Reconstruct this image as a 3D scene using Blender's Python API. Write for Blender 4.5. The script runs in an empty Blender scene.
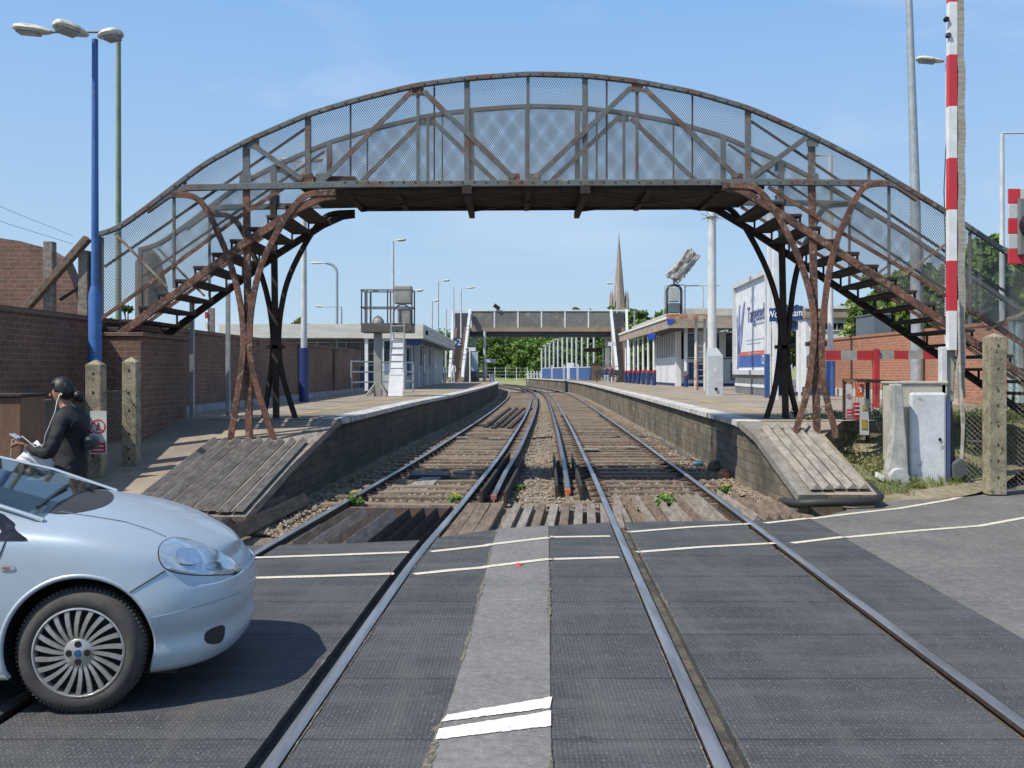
import bpy, bmesh, math, random
import numpy as np
from mathutils import Vector, Matrix, noise
from mathutils.bvhtree import BVHTree
random.seed(7)
R = random.Random(11)
scene = bpy.context.scene
col = scene.collection
CAMH, F, CX, HY = 1.65, 1000.0, 512.0, 372.0
V = Vector

def P(px, py, Y):                       # a measured point at depth Y
    return V(((px - CX) * Y / F, Y, CAMH - (py - HY) * Y / F))
def XZ(px, py, Y):
    p = P(px, py, Y); return (p.x, p.z)
def PG(px, py, z=0.0):
    Y = (CAMH - z) * F / (py - HY); return V(((px - CX) * Y / F, Y, z))

# ------------------------------------------------------------------ materials
def new_mat(name):
    m = bpy.data.materials.new(name); m.use_nodes = True
    nt = m.node_tree; b = nt.nodes['Principled BSDF']
    return m, nt, b
def nd(nt, t, **kw):
    n = nt.nodes.new(t)
    for k, v in kw.items(): setattr(n, k, v)
    return n
def ramp(nt, fac, stops):
    r = nd(nt, 'ShaderNodeValToRGB'); e = r.color_ramp.elements
    while len(e) > 1: e.remove(e[-1])
    e[0].position = stops[0][0]; e[0].color = (*stops[0][1], 1)
    for p, c in stops[1:]:
        x = e.new(p); x.color = (*c, 1)
    nt.links.new(fac, r.inputs[0]); return r.outputs[0]
def noise_fac(nt, vec, scale, detail=6, rough=.6, dist=0.0):
    n = nd(nt, 'ShaderNodeTexNoise'); n.inputs['Scale'].default_value = scale
    n.inputs['Detail'].default_value = detail; n.inputs['Roughness'].default_value = rough
    n.inputs['Distortion'].default_value = dist
    nt.links.new(vec, n.inputs['Vector']); return n.outputs[0]
def mixc(nt, fac, a, b, mode='MIX'):
    m = nd(nt, 'ShaderNodeMix', data_type='RGBA', blend_type=mode)
    if isinstance(fac, float): m.inputs[0].default_value = fac
    else: nt.links.new(fac, m.inputs[0])
    for i, x in ((6, a), (7, b)):
        if isinstance(x, tuple): m.inputs[i].default_value = (*x, 1)
        else: nt.links.new(x, m.inputs[i])
    return m.outputs[2]
def pos(nt, scale=None):
    g = nd(nt, 'ShaderNodeTexCoord').outputs['Object']
    if scale:
        mp = nd(nt, 'ShaderNodeMapping'); mp.inputs['Scale'].default_value = scale
        nt.links.new(g, mp.inputs[0]); return mp.outputs[0]
    return g
def bump(nt, b, h, dist=.01, strength=.6):
    n = nd(nt, 'ShaderNodeBump'); n.inputs['Distance'].default_value = dist
    n.inputs['Strength'].default_value = strength
    nt.links.new(h, n.inputs['Height']); nt.links.new(n.outputs[0], b.inputs['Normal'])
def M(name, c, c2=None, scale=4.0, rough=.7, metal=0.0, lo=.4, hi=.6, bmp=0.0, bscale=None, stretch=None, dirt=.25, coat=0, c3=None, lo3=.6, hi3=.66, scale3=None):
    m, nt, b = new_mat(name)
    v = pos(nt, stretch)
    if c2 is None: c2 = tuple(x * .7 for x in c)
    f = noise_fac(nt, v, scale)
    cc = ramp(nt, f, [(lo, c), (hi, c2)])
    if c3:
        f3 = noise_fac(nt, v, scale3 or scale * 2.3, 8, .65)
        k = ramp(nt, f3, [(lo3, (0, 0, 0)), (hi3, (1, 1, 1))])
        cc = mixc(nt, k, cc, c3)
    if dirt:
        g = noise_fac(nt, v, scale * 9, 4, .7)
        d = ramp(nt, g, [(.3, (1 - dirt,) * 3), (.7, (1 + dirt * .5,) * 3)])
        cc = mixc(nt, 1.0, cc, d, 'MULTIPLY')
    nt.links.new(cc, b.inputs['Base Color'])
    b.inputs['Roughness'].default_value = rough; b.inputs['Metallic'].default_value = metal
    if coat: b.inputs['Coat Weight'].default_value = coat; b.inputs['Coat Roughness'].default_value = .05
    if bmp: bump(nt, b, noise_fac(nt, v, bscale or scale * 6, 6, .65), bmp)
    return m
def brick_mat(name, c1, c2, mortar, stain, bw=.225, bh=.075, staink=.5, axis='xy'):
    m, nt, b = new_mat(name)
    g = pos(nt); s = nd(nt, 'ShaderNodeSeparateXYZ'); nt.links.new(g, s.inputs[0])
    a = nd(nt, 'ShaderNodeMath', operation='ADD'); nt.links.new(s.outputs[0], a.inputs[0]); nt.links.new(s.outputs[1], a.inputs[1])
    cb = nd(nt, 'ShaderNodeCombineXYZ'); nt.links.new(a.outputs[0], cb.inputs[0]); nt.links.new(s.outputs[2], cb.inputs[1])
    t = nd(nt, 'ShaderNodeTexBrick'); nt.links.new(cb.outputs[0], t.inputs[0])
    t.inputs['Scale'].default_value = 1; t.inputs['Brick Width'].default_value = bw; t.inputs['Row Height'].default_value = bh
    t.inputs['Mortar Size'].default_value = .007; t.inputs['Bias'].default_value = -.2
    t.inputs['Color1'].default_value = (*c1, 1); t.inputs['Color2'].default_value = (*c2, 1); t.inputs['Mortar'].default_value = (*mortar, 1)
    k = ramp(nt, noise_fac(nt, g, .9, 7, .65), [(.42, (0, 0, 0)), (.66, (staink,) * 3)])
    c = mixc(nt, k, t.outputs[0], stain)
    d = ramp(nt, noise_fac(nt, g, 14, 4), [(.3, (.7,) * 3), (.7, (1.15,) * 3)])
    c = mixc(nt, 1.0, c, d, 'MULTIPLY')
    nt.links.new(c, b.inputs['Base Color']); b.inputs['Roughness'].default_value = .9
    bump(nt, b, t.outputs[1], -.006, .8)
    return m
def plain(name, c, rough=.5, metal=0.0, coat=0):
    return M(name, c, tuple(x * .85 for x in c), 3, rough, metal, dirt=.12, coat=coat)

IRON = M('weathered_blue_grey_iron', (.135, .155, .155), (.15, .095, .07), 2.6, .7, 0, .46, .60, .004, dirt=.35, c3=(.26, .25, .20), lo3=.60, hi3=.68, scale3=5)
RUST = M('brown_rusted_rail_iron', (.22, .105, .068), (.10, .055, .04), 4, .88, 0, .42, .58, .012, bscale=45, dirt=.6, c3=(.30, .20, .14), lo3=.54, hi3=.62, scale3=14)
RUSTD = M('dark_rusted_iron', (.07, .045, .035), (.035, .027, .024), 3, .9, 0, .4, .6, .004, dirt=.4)
MESHM = M('grey_expanded_mesh', (.19, .20, .195), (.13, .12, .115), 3, .7, .1, .5, .65, dirt=.1)
TREADM = M('dark_timber_tread', (.055, .045, .038), (.03, .026, .024), 5, .9, dirt=.4, bmp=.004)
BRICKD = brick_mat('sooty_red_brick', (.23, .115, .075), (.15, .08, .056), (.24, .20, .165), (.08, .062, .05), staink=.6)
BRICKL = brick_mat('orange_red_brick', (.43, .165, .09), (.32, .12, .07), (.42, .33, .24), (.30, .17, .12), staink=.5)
BRICKS = brick_mat('dark_platform_brick', (.12, .10, .075), (.07, .06, .048), (.05, .045, .038), (.035, .032, .027), bw=.42, bh=.15, staink=.75)  # dark brown brick, well below the right platform's buff in tone
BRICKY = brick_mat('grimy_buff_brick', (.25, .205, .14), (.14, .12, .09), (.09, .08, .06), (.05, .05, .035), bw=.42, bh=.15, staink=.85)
CONC = M('weathered_concrete', (.30, .27, .22), (.20, .18, .15), 3, .9, 0, .4, .62, .004, dirt=.35)
CONCP = M('mossy_concrete_post', (.38, .33, .22), (.24, .205, .14), 6, .95, 0, .4, .6, .006, dirt=.5, c3=(.10, .09, .06), lo3=.58, hi3=.64)
COPE = M('worn_white_coping', (.62, .60, .55), (.33, .31, .27), 5, .85, 0, .45, .62, .003, dirt=.3)
TIMB = M('weathered_grey_timber', (.33, .285, .24), (.20, .17, .14), 3, .9, 0, .4, .6, .008, stretch=(6, .9, 6), dirt=.6, c3=(.42, .37, .31))
TIMBL = M('bleached_grey_timber', (.36, .32, .27), (.22, .195, .165), 3, .9, 0, .4, .6, .006, stretch=(6, .7, 6), dirt=.4)
TIMBB = M('brown_creosoted_timber', (.23, .165, .115), (.13, .095, .068), 4, .9, 0, .4, .6, .006, stretch=(4, .8, 4), dirt=.45)
TIMBD = M('black_creosoted_timber', (.055, .042, .033), (.03, .025, .02), 4, .9, 0, .4, .6, .006, stretch=(4, .8, 4), dirt=.4)
SLEEP = M('dusty_sleeper_timber', (.30, .23, .165), (.16, .125, .09), 3, .95, 0, .4, .62, .008, stretch=(.6, 5, 3), dirt=.5)
RAILTOP = M('polished_rail_top', (.40, .40, .41), (.25, .245, .24), 8, .36, .65, dirt=.1, stretch=(1, .1, 1))
RAILSIDE = M('rusty_rail_side', (.085, .052, .036), (.05, .034, .026), 9, .9, 0, dirt=.3)
CONDTOP = M('rubbed_conductor_rail_top', (.26, .25, .25), (.17, .15, .14), 6, .4, .6, dirt=.2, stretch=(1, .15, 1))
WHITE = M('white_paint', (.78, .78, .76), (.66, .66, .64), 3, .5, 0, .4, .7, dirt=.08)
GALV = M('galvanised_steel', (.42, .45, .46), (.34, .37, .38), 6, .45, .3, dirt=.12)
LAMPW = M('pale_grey_lamp_post', (.62, .63, .62), (.50, .52, .52), 3, .5, 0, dirt=.1)
LAMPHEAD = M('grimy_cream_lamp_hood', (.62, .60, .50), (.34, .34, .27), 7, .6, 0, .5, .62, dirt=.2)
LENS = M('dull_lamp_lens', (.28, .30, .30), (.20, .22, .22), 8, .25, 0, dirt=.1)
BLUE = M('blue_pole_paint', (.065, .17, .43), (.05, .13, .36), 3, .45, 0, dirt=.15, c3=(.33, .16, .10), lo3=.68, hi3=.71)
NAVY = plain('navy_paint', (.02, .045, .16), .5)
MIDBLUE = plain('mid_blue_panel', (.04, .10, .27), .6)
OLIVE = M('olive_green_pole', (.26, .31, .20), (.20, .25, .16), 4, .6)
RED = M('signal_red', (.46, .035, .04), (.36, .03, .035), 4, .5, dirt=.15)
BLACK = plain('black_paint', (.012, .012, .013), .55)
DARKGREY = plain('dark_grey_metal', (.07, .075, .08), .6)
GREYBOX = M('grey_box_paint', (.36, .365, .33), (.28, .28, .25), 4, .6, dirt=.2)
CREAMF = M('cream_fascia', (.66, .64, .55), (.56, .54, .46), 2, .7, dirt=.12, stretch=(.6, .6, 3))
BEIGEF = M('beige_stained_fascia', (.40, .33, .25), (.30, .24, .18), 2, .8, dirt=.2)
GLASSD = M('dark_window_glass', (.035, .05, .06), (.02, .03, .035), 2, .08, 0, dirt=.05)
WALLG = M('pale_panel_wall', (.50, .53, .53), (.40, .43, .43), 2, .7, dirt=.15)
ROOFM = M('flat_roof_felt', (.22, .21, .19), (.16, .15, .14), 3, .9)
YELLOW = M('worn_yellow_line', (.55, .38, .06), (.36, .27, .10), 12, .8, 0, .45, .6, dirt=.35)

# ------------------------------------------------------------------ objects
def tag(o, label=None, cat=None, group=None, kind=None):
    if label: o['label'] = label
    if cat: o['category'] = cat
    if group: o['group'] = group
    if kind: o['kind'] = kind
    return o
def empty(name, loc, label, cat, group=None):
    o = bpy.data.objects.new(name, None); col.objects.link(o)
    o.location = loc; o.empty_display_size = .1; o['_l'] = 0
    del o['_l']
    return tag(o, label, cat, group)
def put(name, me, mats, parent=None):
    o = bpy.data.objects.new(name, me); col.objects.link(o)
    for m in (mats if isinstance(mats, (list, tuple)) else [mats]): me.materials.append(m)
    if parent is not None:
        o.parent = parent
        # every mesh is modelled in place, so only an Empty's own offset is undone
        o.matrix_parent_inverse = Matrix.Translation(-parent.location) if parent.parent is None else Matrix.Identity(4)
    return o
class MB:
    def __init__(s): s.v = []; s.f = []; s.m = []
    def add(s, vs, fs, m=0):
        n = len(s.v); s.v += [tuple(v) for v in vs]
        s.f += [tuple(n + i for i in f) for f in fs]; s.m += [m] * len(fs); return s
    def box(s, x0, x1, y0, y1, z0, z1, m=0):
        return s.add([(x, y, z) for z in (z0, z1) for y in (y0, y1) for x in (x0, x1)],
                     [(0, 2, 3, 1), (4, 5, 7, 6), (0, 1, 5, 4), (2, 6, 7, 3), (0, 4, 6, 2), (1, 3, 7, 5)], m)
    def bar(s, p, q, w, h, m=0, up=(0, 0, 1)):
        p, q = V(p), V(q); d = (q - p).normalized(); up = V(up)
        if abs(d.dot(up)) > .98: up = V((0, 1, 0))
        a = d.cross(up).normalized(); b = a.cross(d).normalized()
        a *= w / 2; b *= h / 2
        return s.add([p - a - b, p + a - b, p + a + b, p - a + b, q - a - b, q + a - b, q + a + b, q - a + b],
                     [(3, 2, 1, 0), (4, 5, 6, 7), (0, 1, 5, 4), (1, 2, 6, 5), (2, 3, 7, 6), (3, 0, 4, 7)], m)
    def tube(s, pts, r, n=8, m=0, caps=True):
        pts = [V(p) for p in pts]; k = len(pts)
        rs = r if isinstance(r, (list, tuple)) else [r] * k
        vs = []; fs = []; prev = None
        for i, p in enumerate(pts):
            d = (pts[min(i + 1, k - 1)] - pts[max(i - 1, 0)]).normalized()
            if prev is None:
                a = d.cross(V((0, 0, 1)) if abs(d.z) < .9 else V((0, 1, 0))).normalized()
            else:
                a = (prev - d * prev.dot(d)).normalized()
            prev = a; b = d.cross(a)
            for j in range(n):
                t = 2 * math.pi * j / n
                vs.append(p + (a * math.cos(t) + b * math.sin(t)) * rs[i])
        for i in range(k - 1):
            for j in range(n):
                fs.append((i * n + j, i * n + (j + 1) % n, (i + 1) * n + (j + 1) % n, (i + 1) * n + j))
        if caps:
            fs.append(tuple(range(n - 1, -1, -1))); fs.append(tuple((k - 1) * n + j for j in range(n)))
        return s.add(vs, fs, m)
    def sweep(s, pts, prof, m=0, up=(0, 0, 1), side=None, mtop=None):
        pts = [V(p) for p in pts]; k = len(pts); n = len(prof); vs = []; up = V(up)
        for i, p in enumerate(pts):
            d = (pts[min(i + 1, k - 1)] - pts[max(i - 1, 0)]).normalized()
            if side is not None: a = V(side); b = a.cross(d).normalized() * 1.0
            else: a = d.cross(up).normalized(); b = a.cross(d).normalized()
            for (u, w) in prof: vs.append(p + a * u + b * w)
        fs = []; ms = []
        for i in range(k - 1):
            for j in range(n):
                fs.append((i * n + j, i * n + (j + 1) % n, (i + 1) * n + (j + 1) % n, (i + 1) * n + j))
        s.add(vs, fs, m)
        if mtop is not None:
            idx, mm = mtop; base = len(s.m) - len(fs)
            for i in range(k - 1):
                for j in idx: s.m[base + i * n + j] = mm
        s.add([vs[j] for j in range(n)], [tuple(range(n - 1, -1, -1))], m)
        s.add([vs[(k - 1) * n + j] for j in range(n)], [tuple(range(n))], m)
        return s
    def prism(s, poly, ext, m=0):
        poly = [V(p) for p in poly]; e = V(ext); n = len(poly)
        return s.add(poly + [p + e for p in poly],
                     [tuple(range(n - 1, -1, -1)), tuple(range(n, 2 * n))] + [(i, (i + 1) % n, n + (i + 1) % n, n + i) for i in range(n)], m)
    def lathe(s, prof, c, axis=(0, 0, 1), n=24, m=0):
        ax = V(axis).normalized(); a = ax.cross(V((0, 0, 1)) if abs(ax.z) < .9 else V((1, 0, 0))).normalized(); b = ax.cross(a); c = V(c)
        vs = []; k = len(prof)
        for (r, h) in prof:
            for j in range(n):
                t = 2 * math.pi * j / n
                vs.append(c + ax * h + (a * math.cos(t) + b * math.sin(t)) * max(r, 1e-4))
        fs = [(i * n + j, i * n + (j + 1) % n, (i + 1) * n + (j + 1) % n, (i + 1) * n + j) for i in range(k - 1) for j in range(n)]
        return s.add(vs, fs, m)
    def quad(s, a, b, c, d, m=0): return s.add([a, b, c, d], [(0, 1, 2, 3)], m)
    def poly(s, pts, m=0): return s.add(pts, [tuple(range(len(pts)))], m)
    def strip(s, left, right, m=0):
        n = len(left); return s.add(list(left) + list(right), [(i, n + i, n + i + 1, i + 1) for i in range(n - 1)], m)
    def build(s, name, mats, parent=None, smooth=None, bevel=0, fix=True):
        me = bpy.data.meshes.new(name)
        me.from_pydata(s.v, [], s.f)
        me.polygons.foreach_set('material_index', s.m)
        if fix and len(s.f) < 60000:
            bm = bmesh.new(); bm.from_mesh(me)
            bmesh.ops.recalc_face_normals(bm, faces=bm.faces); bm.to_mesh(me); bm.free()
        if smooth:
            me.polygons.foreach_set('use_smooth', [True] * len(me.polygons))
            me.set_sharp_from_angle(angle=math.radians(smooth))
        me.update()
        o = put(name, me, mats, parent)
        if bevel:
            b = o.modifiers.new('edge', 'BEVEL'); b.width = bevel; b.segments = 2; b.limit_method = 'ANGLE'
        return o
def struct(o): o['kind'] = 'structure'; return o
def curve(tab):
    ys = np.array([t[0] for t in tab], float); xs = np.array([t[1] for t in tab], float)
    m = np.gradient(xs, ys)
    def f(y):
        i = int(np.clip(np.searchsorted(ys, y) - 1, 0, len(ys) - 2)); h = ys[i + 1] - ys[i]; t = (y - ys[i]) / h
        if y < ys[0] : return float(xs[0] + m[0] * (y - ys[0]))
        if y > ys[-1]: return float(xs[-1] + m[-1] * (y - ys[-1]))
        return float((2*t**3-3*t*t+1)*xs[i] + (t**3-2*t*t+t)*h*m[i] + (-2*t**3+3*t*t)*xs[i+1] + (t**3-t*t)*h*m[i+1])
    return f
def text(name, s, size, mat, parent, loc, right, up, depth=.002, align='CENTER', bold=0):
    cu = bpy.data.curves.new(name, 'FONT'); cu.body = s; cu.size = size; cu.extrude = depth; cu.align_x = align; cu.align_y = 'CENTER'; cu.offset = bold
    t = bpy.data.objects.new('tmp', cu); col.objects.link(t)
    bpy.context.view_layer.update()
    me = bpy.data.meshes.new_from_object(t.evaluated_get(bpy.context.evaluated_depsgraph_get()))
    bpy.data.objects.remove(t)
    r = V(right).normalized(); u = V(up).normalized(); n = r.cross(u)
    mt = Matrix((r, u, n)).transposed().to_4x4(); mt.translation = V(loc)
    me.transform(mt); me.materials.clear()
    return put(name, me, mat, parent)
# ------------------------------------------------------------------ camera, light, sky
cam = bpy.data.cameras.new('camera'); co = bpy.data.objects.new('camera', cam); col.objects.link(co)
co.location = (0, 0, CAMH); co.rotation_euler = (math.radians(90), 0, 0)
cam.sensor_width = 36; cam.lens = 36 * F / 1024; cam.shift_y = -(384 - HY) / 1024; cam.clip_end = 5000; cam.clip_start = .05
scene.camera = co
EL, AZ = math.radians(53), math.radians(238)
w = bpy.data.worlds.new('World'); scene.world = w; w.use_nodes = True
nt = w.node_tree; bg = nt.nodes['Background']
sky = nd(nt, 'ShaderNodeTexSky', sky_type='NISHITA'); sky.sun_disc = False
sky.sun_elevation = EL; sky.sun_rotation = AZ; sky.air_density = 1.0; sky.dust_density = .4; sky.ozone_density = 2.0
tc = nd(nt, 'ShaderNodeTexCoord').outputs['Generated']
mp = nd(nt, 'ShaderNodeMapping'); mp.inputs['Scale'].default_value = (1, 1, 3.2); nt.links.new(tc, mp.inputs[0])
cf = ramp(nt, noise_fac(nt, mp.outputs[0], 3.1, 7, .55, .4), [(.54, (0, 0, 0)), (.80, (.34, .34, .34))])
sz = nd(nt, 'ShaderNodeSeparateXYZ'); nt.links.new(tc, sz.inputs[0])
hz = ramp(nt, sz.outputs[2], [(.0, (.95,) * 3), (.35, (.85,) * 3), (.6, (.4,) * 3), (.9, (.1,) * 3)])
haze = ramp(nt, sz.outputs[2], [(.0, (3.05, 4.05, 4.95)), (.12, (2.55, 3.75, 5.15)), (.35, (1.60, 3.05, 5.35)), (.8, (.9, 2.1, 4.6))])
c = mixc(nt, hz, sky.outputs[0], haze)
c = mixc(nt, cf, c, (5.2, 5.5, 5.9))
nt.links.new(c, bg.inputs[0]); bg.inputs[1].default_value = .165
sun = bpy.data.lights.new('sun', 'SUN'); sun.energy = 5.0; sun.angle = math.radians(.53); sun.color = (1, .95, .86)
so = bpy.data.objects.new('sun', sun); col.objects.link(so)
sd = V((math.sin(AZ) * math.cos(EL), math.cos(AZ) * math.cos(EL), math.sin(EL)))
so.rotation_euler = sd.to_track_quat('Z', 'Y').to_euler(); so.location = sd * 60
vs = scene.view_settings; vs.view_transform = 'Standard'; vs.look = 'None'; vs.exposure = 0

# ------------------------------------------------------------------ track geometry
CL = curve([(-6, -2.1), (0, -1.9), (5, -1.74), (9, -1.60), (12, -1.42), (15, -1.25), (20, -.98), (26, -.72), (38, -.24), (52, .2), (65, .5), (75, .55), (85, .4), (94, 0), (110, -1.4), (125, -3.3), (150, -7.5)])
CR = curve([(-6, 1.35), (0, 1.5), (5, 1.66), (9, 1.80), (12, 1.91), (15, 2.02), (20, 2.19), (26, 2.39), (38, 2.74), (52, 3.12), (65, 3.4), (75, 3.5), (85, 3.4), (94, 3.02), (110, 1.8), (125, .1), (150, -3.8)])
G = .7525
def yr(a, b, n): return [a + (b - a) * i / n for i in range(n + 1)]

ASPH = M('grey_asphalt', (.175, .165, .15), (.125, .12, .11), 1.3, .92, 0, .35, .65, .004, 90, dirt=.3, c3=(.26, .25, .23), lo3=.56, hi3=.66, scale3=50)
ASPHC = M('worn_centre_asphalt', (.215, .205, .19), (.155, .15, .14), 2, .9, 0, .35, .65, .004, 80, dirt=.3, c3=(.25, .24, .22), lo3=.53, hi3=.62, scale3=55)
def rubber():
    m, nt, b = new_mat('ribbed_rubber_panel')
    g = pos(nt)
    cc = ramp(nt, noise_fac(nt, g, 1.1, 7, .6), [(.36, (.054, .055, .059)), (.66, (.086, .087, .091))])
    s = ramp(nt, noise_fac(nt, g, 75, 3, .6), [(.60, (0, 0, 0)), (.67, (.6, .6, .6))])
    cc = mixc(nt, s, cc, (.30, .30, .29))
    wv = nd(nt, 'ShaderNodeTexWave', wave_type='BANDS', bands_direction='X'); wv.inputs['Scale'].default_value = 14; wv.inputs['Distortion'].default_value = .4
    nt.links.new(g, wv.inputs[0])
    wy = nd(nt, 'ShaderNodeTexWave', wave_type='BANDS', bands_direction='Y'); wy.inputs['Scale'].default_value = 8; wy.inputs['Distortion'].default_value = .3
    nt.links.new(g, wy.inputs[0])
    mm = nd(nt, 'ShaderNodeMath', operation='MULTIPLY'); nt.links.new(wv.outputs[1], mm.inputs[0]); nt.links.new(wy.outputs[1], mm.inputs[1])
    d = ramp(nt, mm.outputs[0], [(0, (.78,) * 3), (.7, (1.12,) * 3)])
    cc = mixc(nt, 1.0, cc, d, 'MULTIPLY')
    # transverse joints between panels, every 1.8 m
    sx = nd(nt, 'ShaderNodeSeparateXYZ'); nt.links.new(g, sx.inputs[0])
    md = nd(nt, 'ShaderNodeMath', operation='PINGPONG'); md.inputs[1].default_value = .45; nt.links.new(sx.outputs[1], md.inputs[0])
    jn = ramp(nt, md.outputs[0], [(.004, (.45,) * 3), (.014, (1,) * 3)])
    cc = mixc(nt, 1.0, cc, jn, 'MULTIPLY')
    # dusty wheel paths
    k = ramp(nt, noise_fac(nt, pos(nt, (.5, 3.5, 1)), 1.4, 6), [(.46, (0, 0, 0)), (.72, (.5,) * 3)])
    cc = mixc(nt, k, cc, (.13, .13, .13))
    k2 = ramp(nt, noise_fac(nt, pos(nt, (1.6, .35, 1)), 1.9, 8, .7, .6), [(.48, (0, 0, 0)), (.70, (.55,) * 3)]); cc = mixc(nt, k2, cc, (.125, .118, .105))
    k3 = ramp(nt, noise_fac(nt, g, 2.6, 5, .6, 1.0), [(.66, (0, 0, 0)), (.70, (.6,) * 3)]); cc = mixc(nt, k3, cc, (.028, .028, .03))
    nt.links.new(cc, b.inputs['Base Color']); b.inputs['Roughness'].default_value = .8; b.inputs['Specular IOR Level'].default_value = .3
    bump(nt, b, mm.outputs[0], .004, .7)
    return m
RUBBER = rubber()
def line_mat(name, c, lo, hi):
    m, nt, b = new_mat(name); g = pos(nt)
    k = ramp(nt, noise_fac(nt, g, 34, 8, .75), [(lo, c), (hi, (.20, .195, .18))])
    nt.links.new(k, b.inputs['Base Color']); b.inputs['Roughness'].default_value = .8; return m
LINE = line_mat('worn_cream_road_paint', (.66, .61, .48), .50, .68)
LINEW = line_mat('white_road_paint', (.80, .78, .72), .55, .70)
DIRT = M('dry_dirt_and_grass', (.20, .16, .11), (.11, .12, .05), .6, 1, 0, .42, .58, .02, 12, dirt=.4)
BALL = M('brown_ballast_bed', (.30, .235, .165), (.18, .145, .105), 2.2, 1, 0, .4, .6, .03, 26, dirt=.55, c3=(.40, .32, .24), lo3=.55, hi3=.65, scale3=30)
PATHM = M('worn_tarmac_platform_top', (.34, .28, .21), (.24, .20, .155), .8, .95, 0, .4, .6, .004, 60, dirt=.2, c3=(.28, .20, .13), lo3=.58, hi3=.68, scale3=1.7)
VERGE = M('dusty_verge_soil', (.32, .265, .185), (.20, .175, .095), 1.6, 1, 0, .4, .6, .02, 20, dirt=.4)

MB().quad((-900, -300, -.24), (900, -300, -.24), (900, 2500, -.24), (-900, 2500, -.24)).build('ground', DIRT, fix=False)
bpy.data.objects['ground']['kind'] = 'structure'

def Ye(x):        # far edge of the road at lateral position x
    t = [(-40, 9.5), (-2.6, 9.5), (-1, 9.75), (-.2, 10.5), (.4, 10.75), (1, 11.0), (3.3, 11.2), (4.6, 12.75), (5.4, 13.2), (6.1, 13.5), (6.9, 14.2), (8.0, 15.6), (12, 19.5), (20, 25), (40, 31)]
    return float(np.interp(x, [a for a, b in t], [b for a, b in t]))
def surf_strip(name, fx0, fx1, z, mat, y0=-6.0, n=40, th=.25, cross=1, parent=None, ye=None, grow=0):
    "slab between two curves that ends on the far edge of the road"
    b = MB()
    for c_ in range(cross):
        L = []; Rr = []
        for i in range(n + 1):
            t = i / n
            pair = []
            for a in (c_ / cross, (c_ + 1) / cross):
                y = 10.0
                for _ in range(4):
                    x = fx0(y) * (1 - a) + fx1(y) * a; y = ye(x) if ye else Ye(x)
                yy = y0 + (y - y0) * t
                pair.append(V((fx0(yy) * (1 - a) + fx1(yy) * a, yy, z)))
            L.append(pair[0]); Rr.append(pair[1])
        b.strip(L, Rr)
        b.quad(L[-1], Rr[-1], Rr[-1] - V((0, 0, th)), L[-1] - V((0, 0, th)))
        if c_ == 0:
            for i in range(n): b.quad(L[i], L[i + 1], L[i + 1] - V((0, 0, th)), L[i] - V((0, 0, th)))
        if c_ == cross - 1:
            for i in range(n): b.quad(Rr[i], Rr[i + 1], Rr[i + 1] - V((0, 0, th)), Rr[i] - V((0, 0, th)))
    return struct(b.build(name, mat, parent, fix=False))
k_ = lambda v: (lambda y: v)
L1 = lambda y: CL(y) - G; L2 = lambda y: CL(y) + G; R1 = lambda y: CR(y) - G; R2 = lambda y: CR(y) + G
mid_l = lambda y: float(np.interp(y, [-6, 4.17, 5.2, 6.7, 9.1, 10.4], [-.62, -.365, -.30, -.255, -.20, -.16]))
mid_r = lambda y: float(np.interp(y, [-6, 4.17, 10.7], [-.05, .163, .39]))
surf_strip('road_surface', k_(-40), lambda y: L1(y) - .9, -.012, ASPH, cross=4)
surf_strip('road_panel', lambda y: L1(y) - .9, lambda y: L1(y) - .045, -.004, RUBBER)
surf_strip('road_panel', lambda y: L1(y) + .105, lambda y: L2(y) - .105, -.004, RUBBER, cross=2)
surf_strip('road_panel', lambda y: L2(y) + .05, mid_l, -.004, RUBBER, cross=1)
surf_strip('road_surface', mid_l, mid_r, .002, ASPHC)
surf_strip('road_panel', mid_r, lambda y: R1(y) - .05, -.004, RUBBER)
surf_strip('road_panel', lambda y: R1(y) + .115, lambda y: R2(y) - .105, -.004, RUBBER, cross=2)
surf_strip('road_panel', lambda y: R2(y) + .045, lambda y: float(np.interp(y, [-6, 6.2, 11.1], [2.7, 3.17, 3.36])), -.004, RUBBER)
surf_strip('road_surface', lambda y: float(np.interp(y, [-6, 6.2, 11.1, 12], [2.7, 3.17, 3.36, 3.36])), k_(40), -.012, ASPH, cross=26)
# flangeway bottoms
for a, b_ in ((-1.0, 1.0),):
    for c_, r_, s_ in ((CL, -G, 1), (CL, G, -1), (CR, -G, 1), (CR, G, -1)):
        b = MB(); ys = yr(-6, 11.2, 40)
        lo = [V((c_(y) + r_ + min(0, s_) * .14 , y, -.055)) for y in ys]; hi = [V((c_(y) + r_ + max(0, s_) * .14, y, -.055)) for y in ys]
        struct(b.strip(lo, hi).build('road_flangeway', M('flangeway_grime', (.13, .11, .085), (.06, .052, .045), 5, .95, dirt=.4), fix=False))
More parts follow.
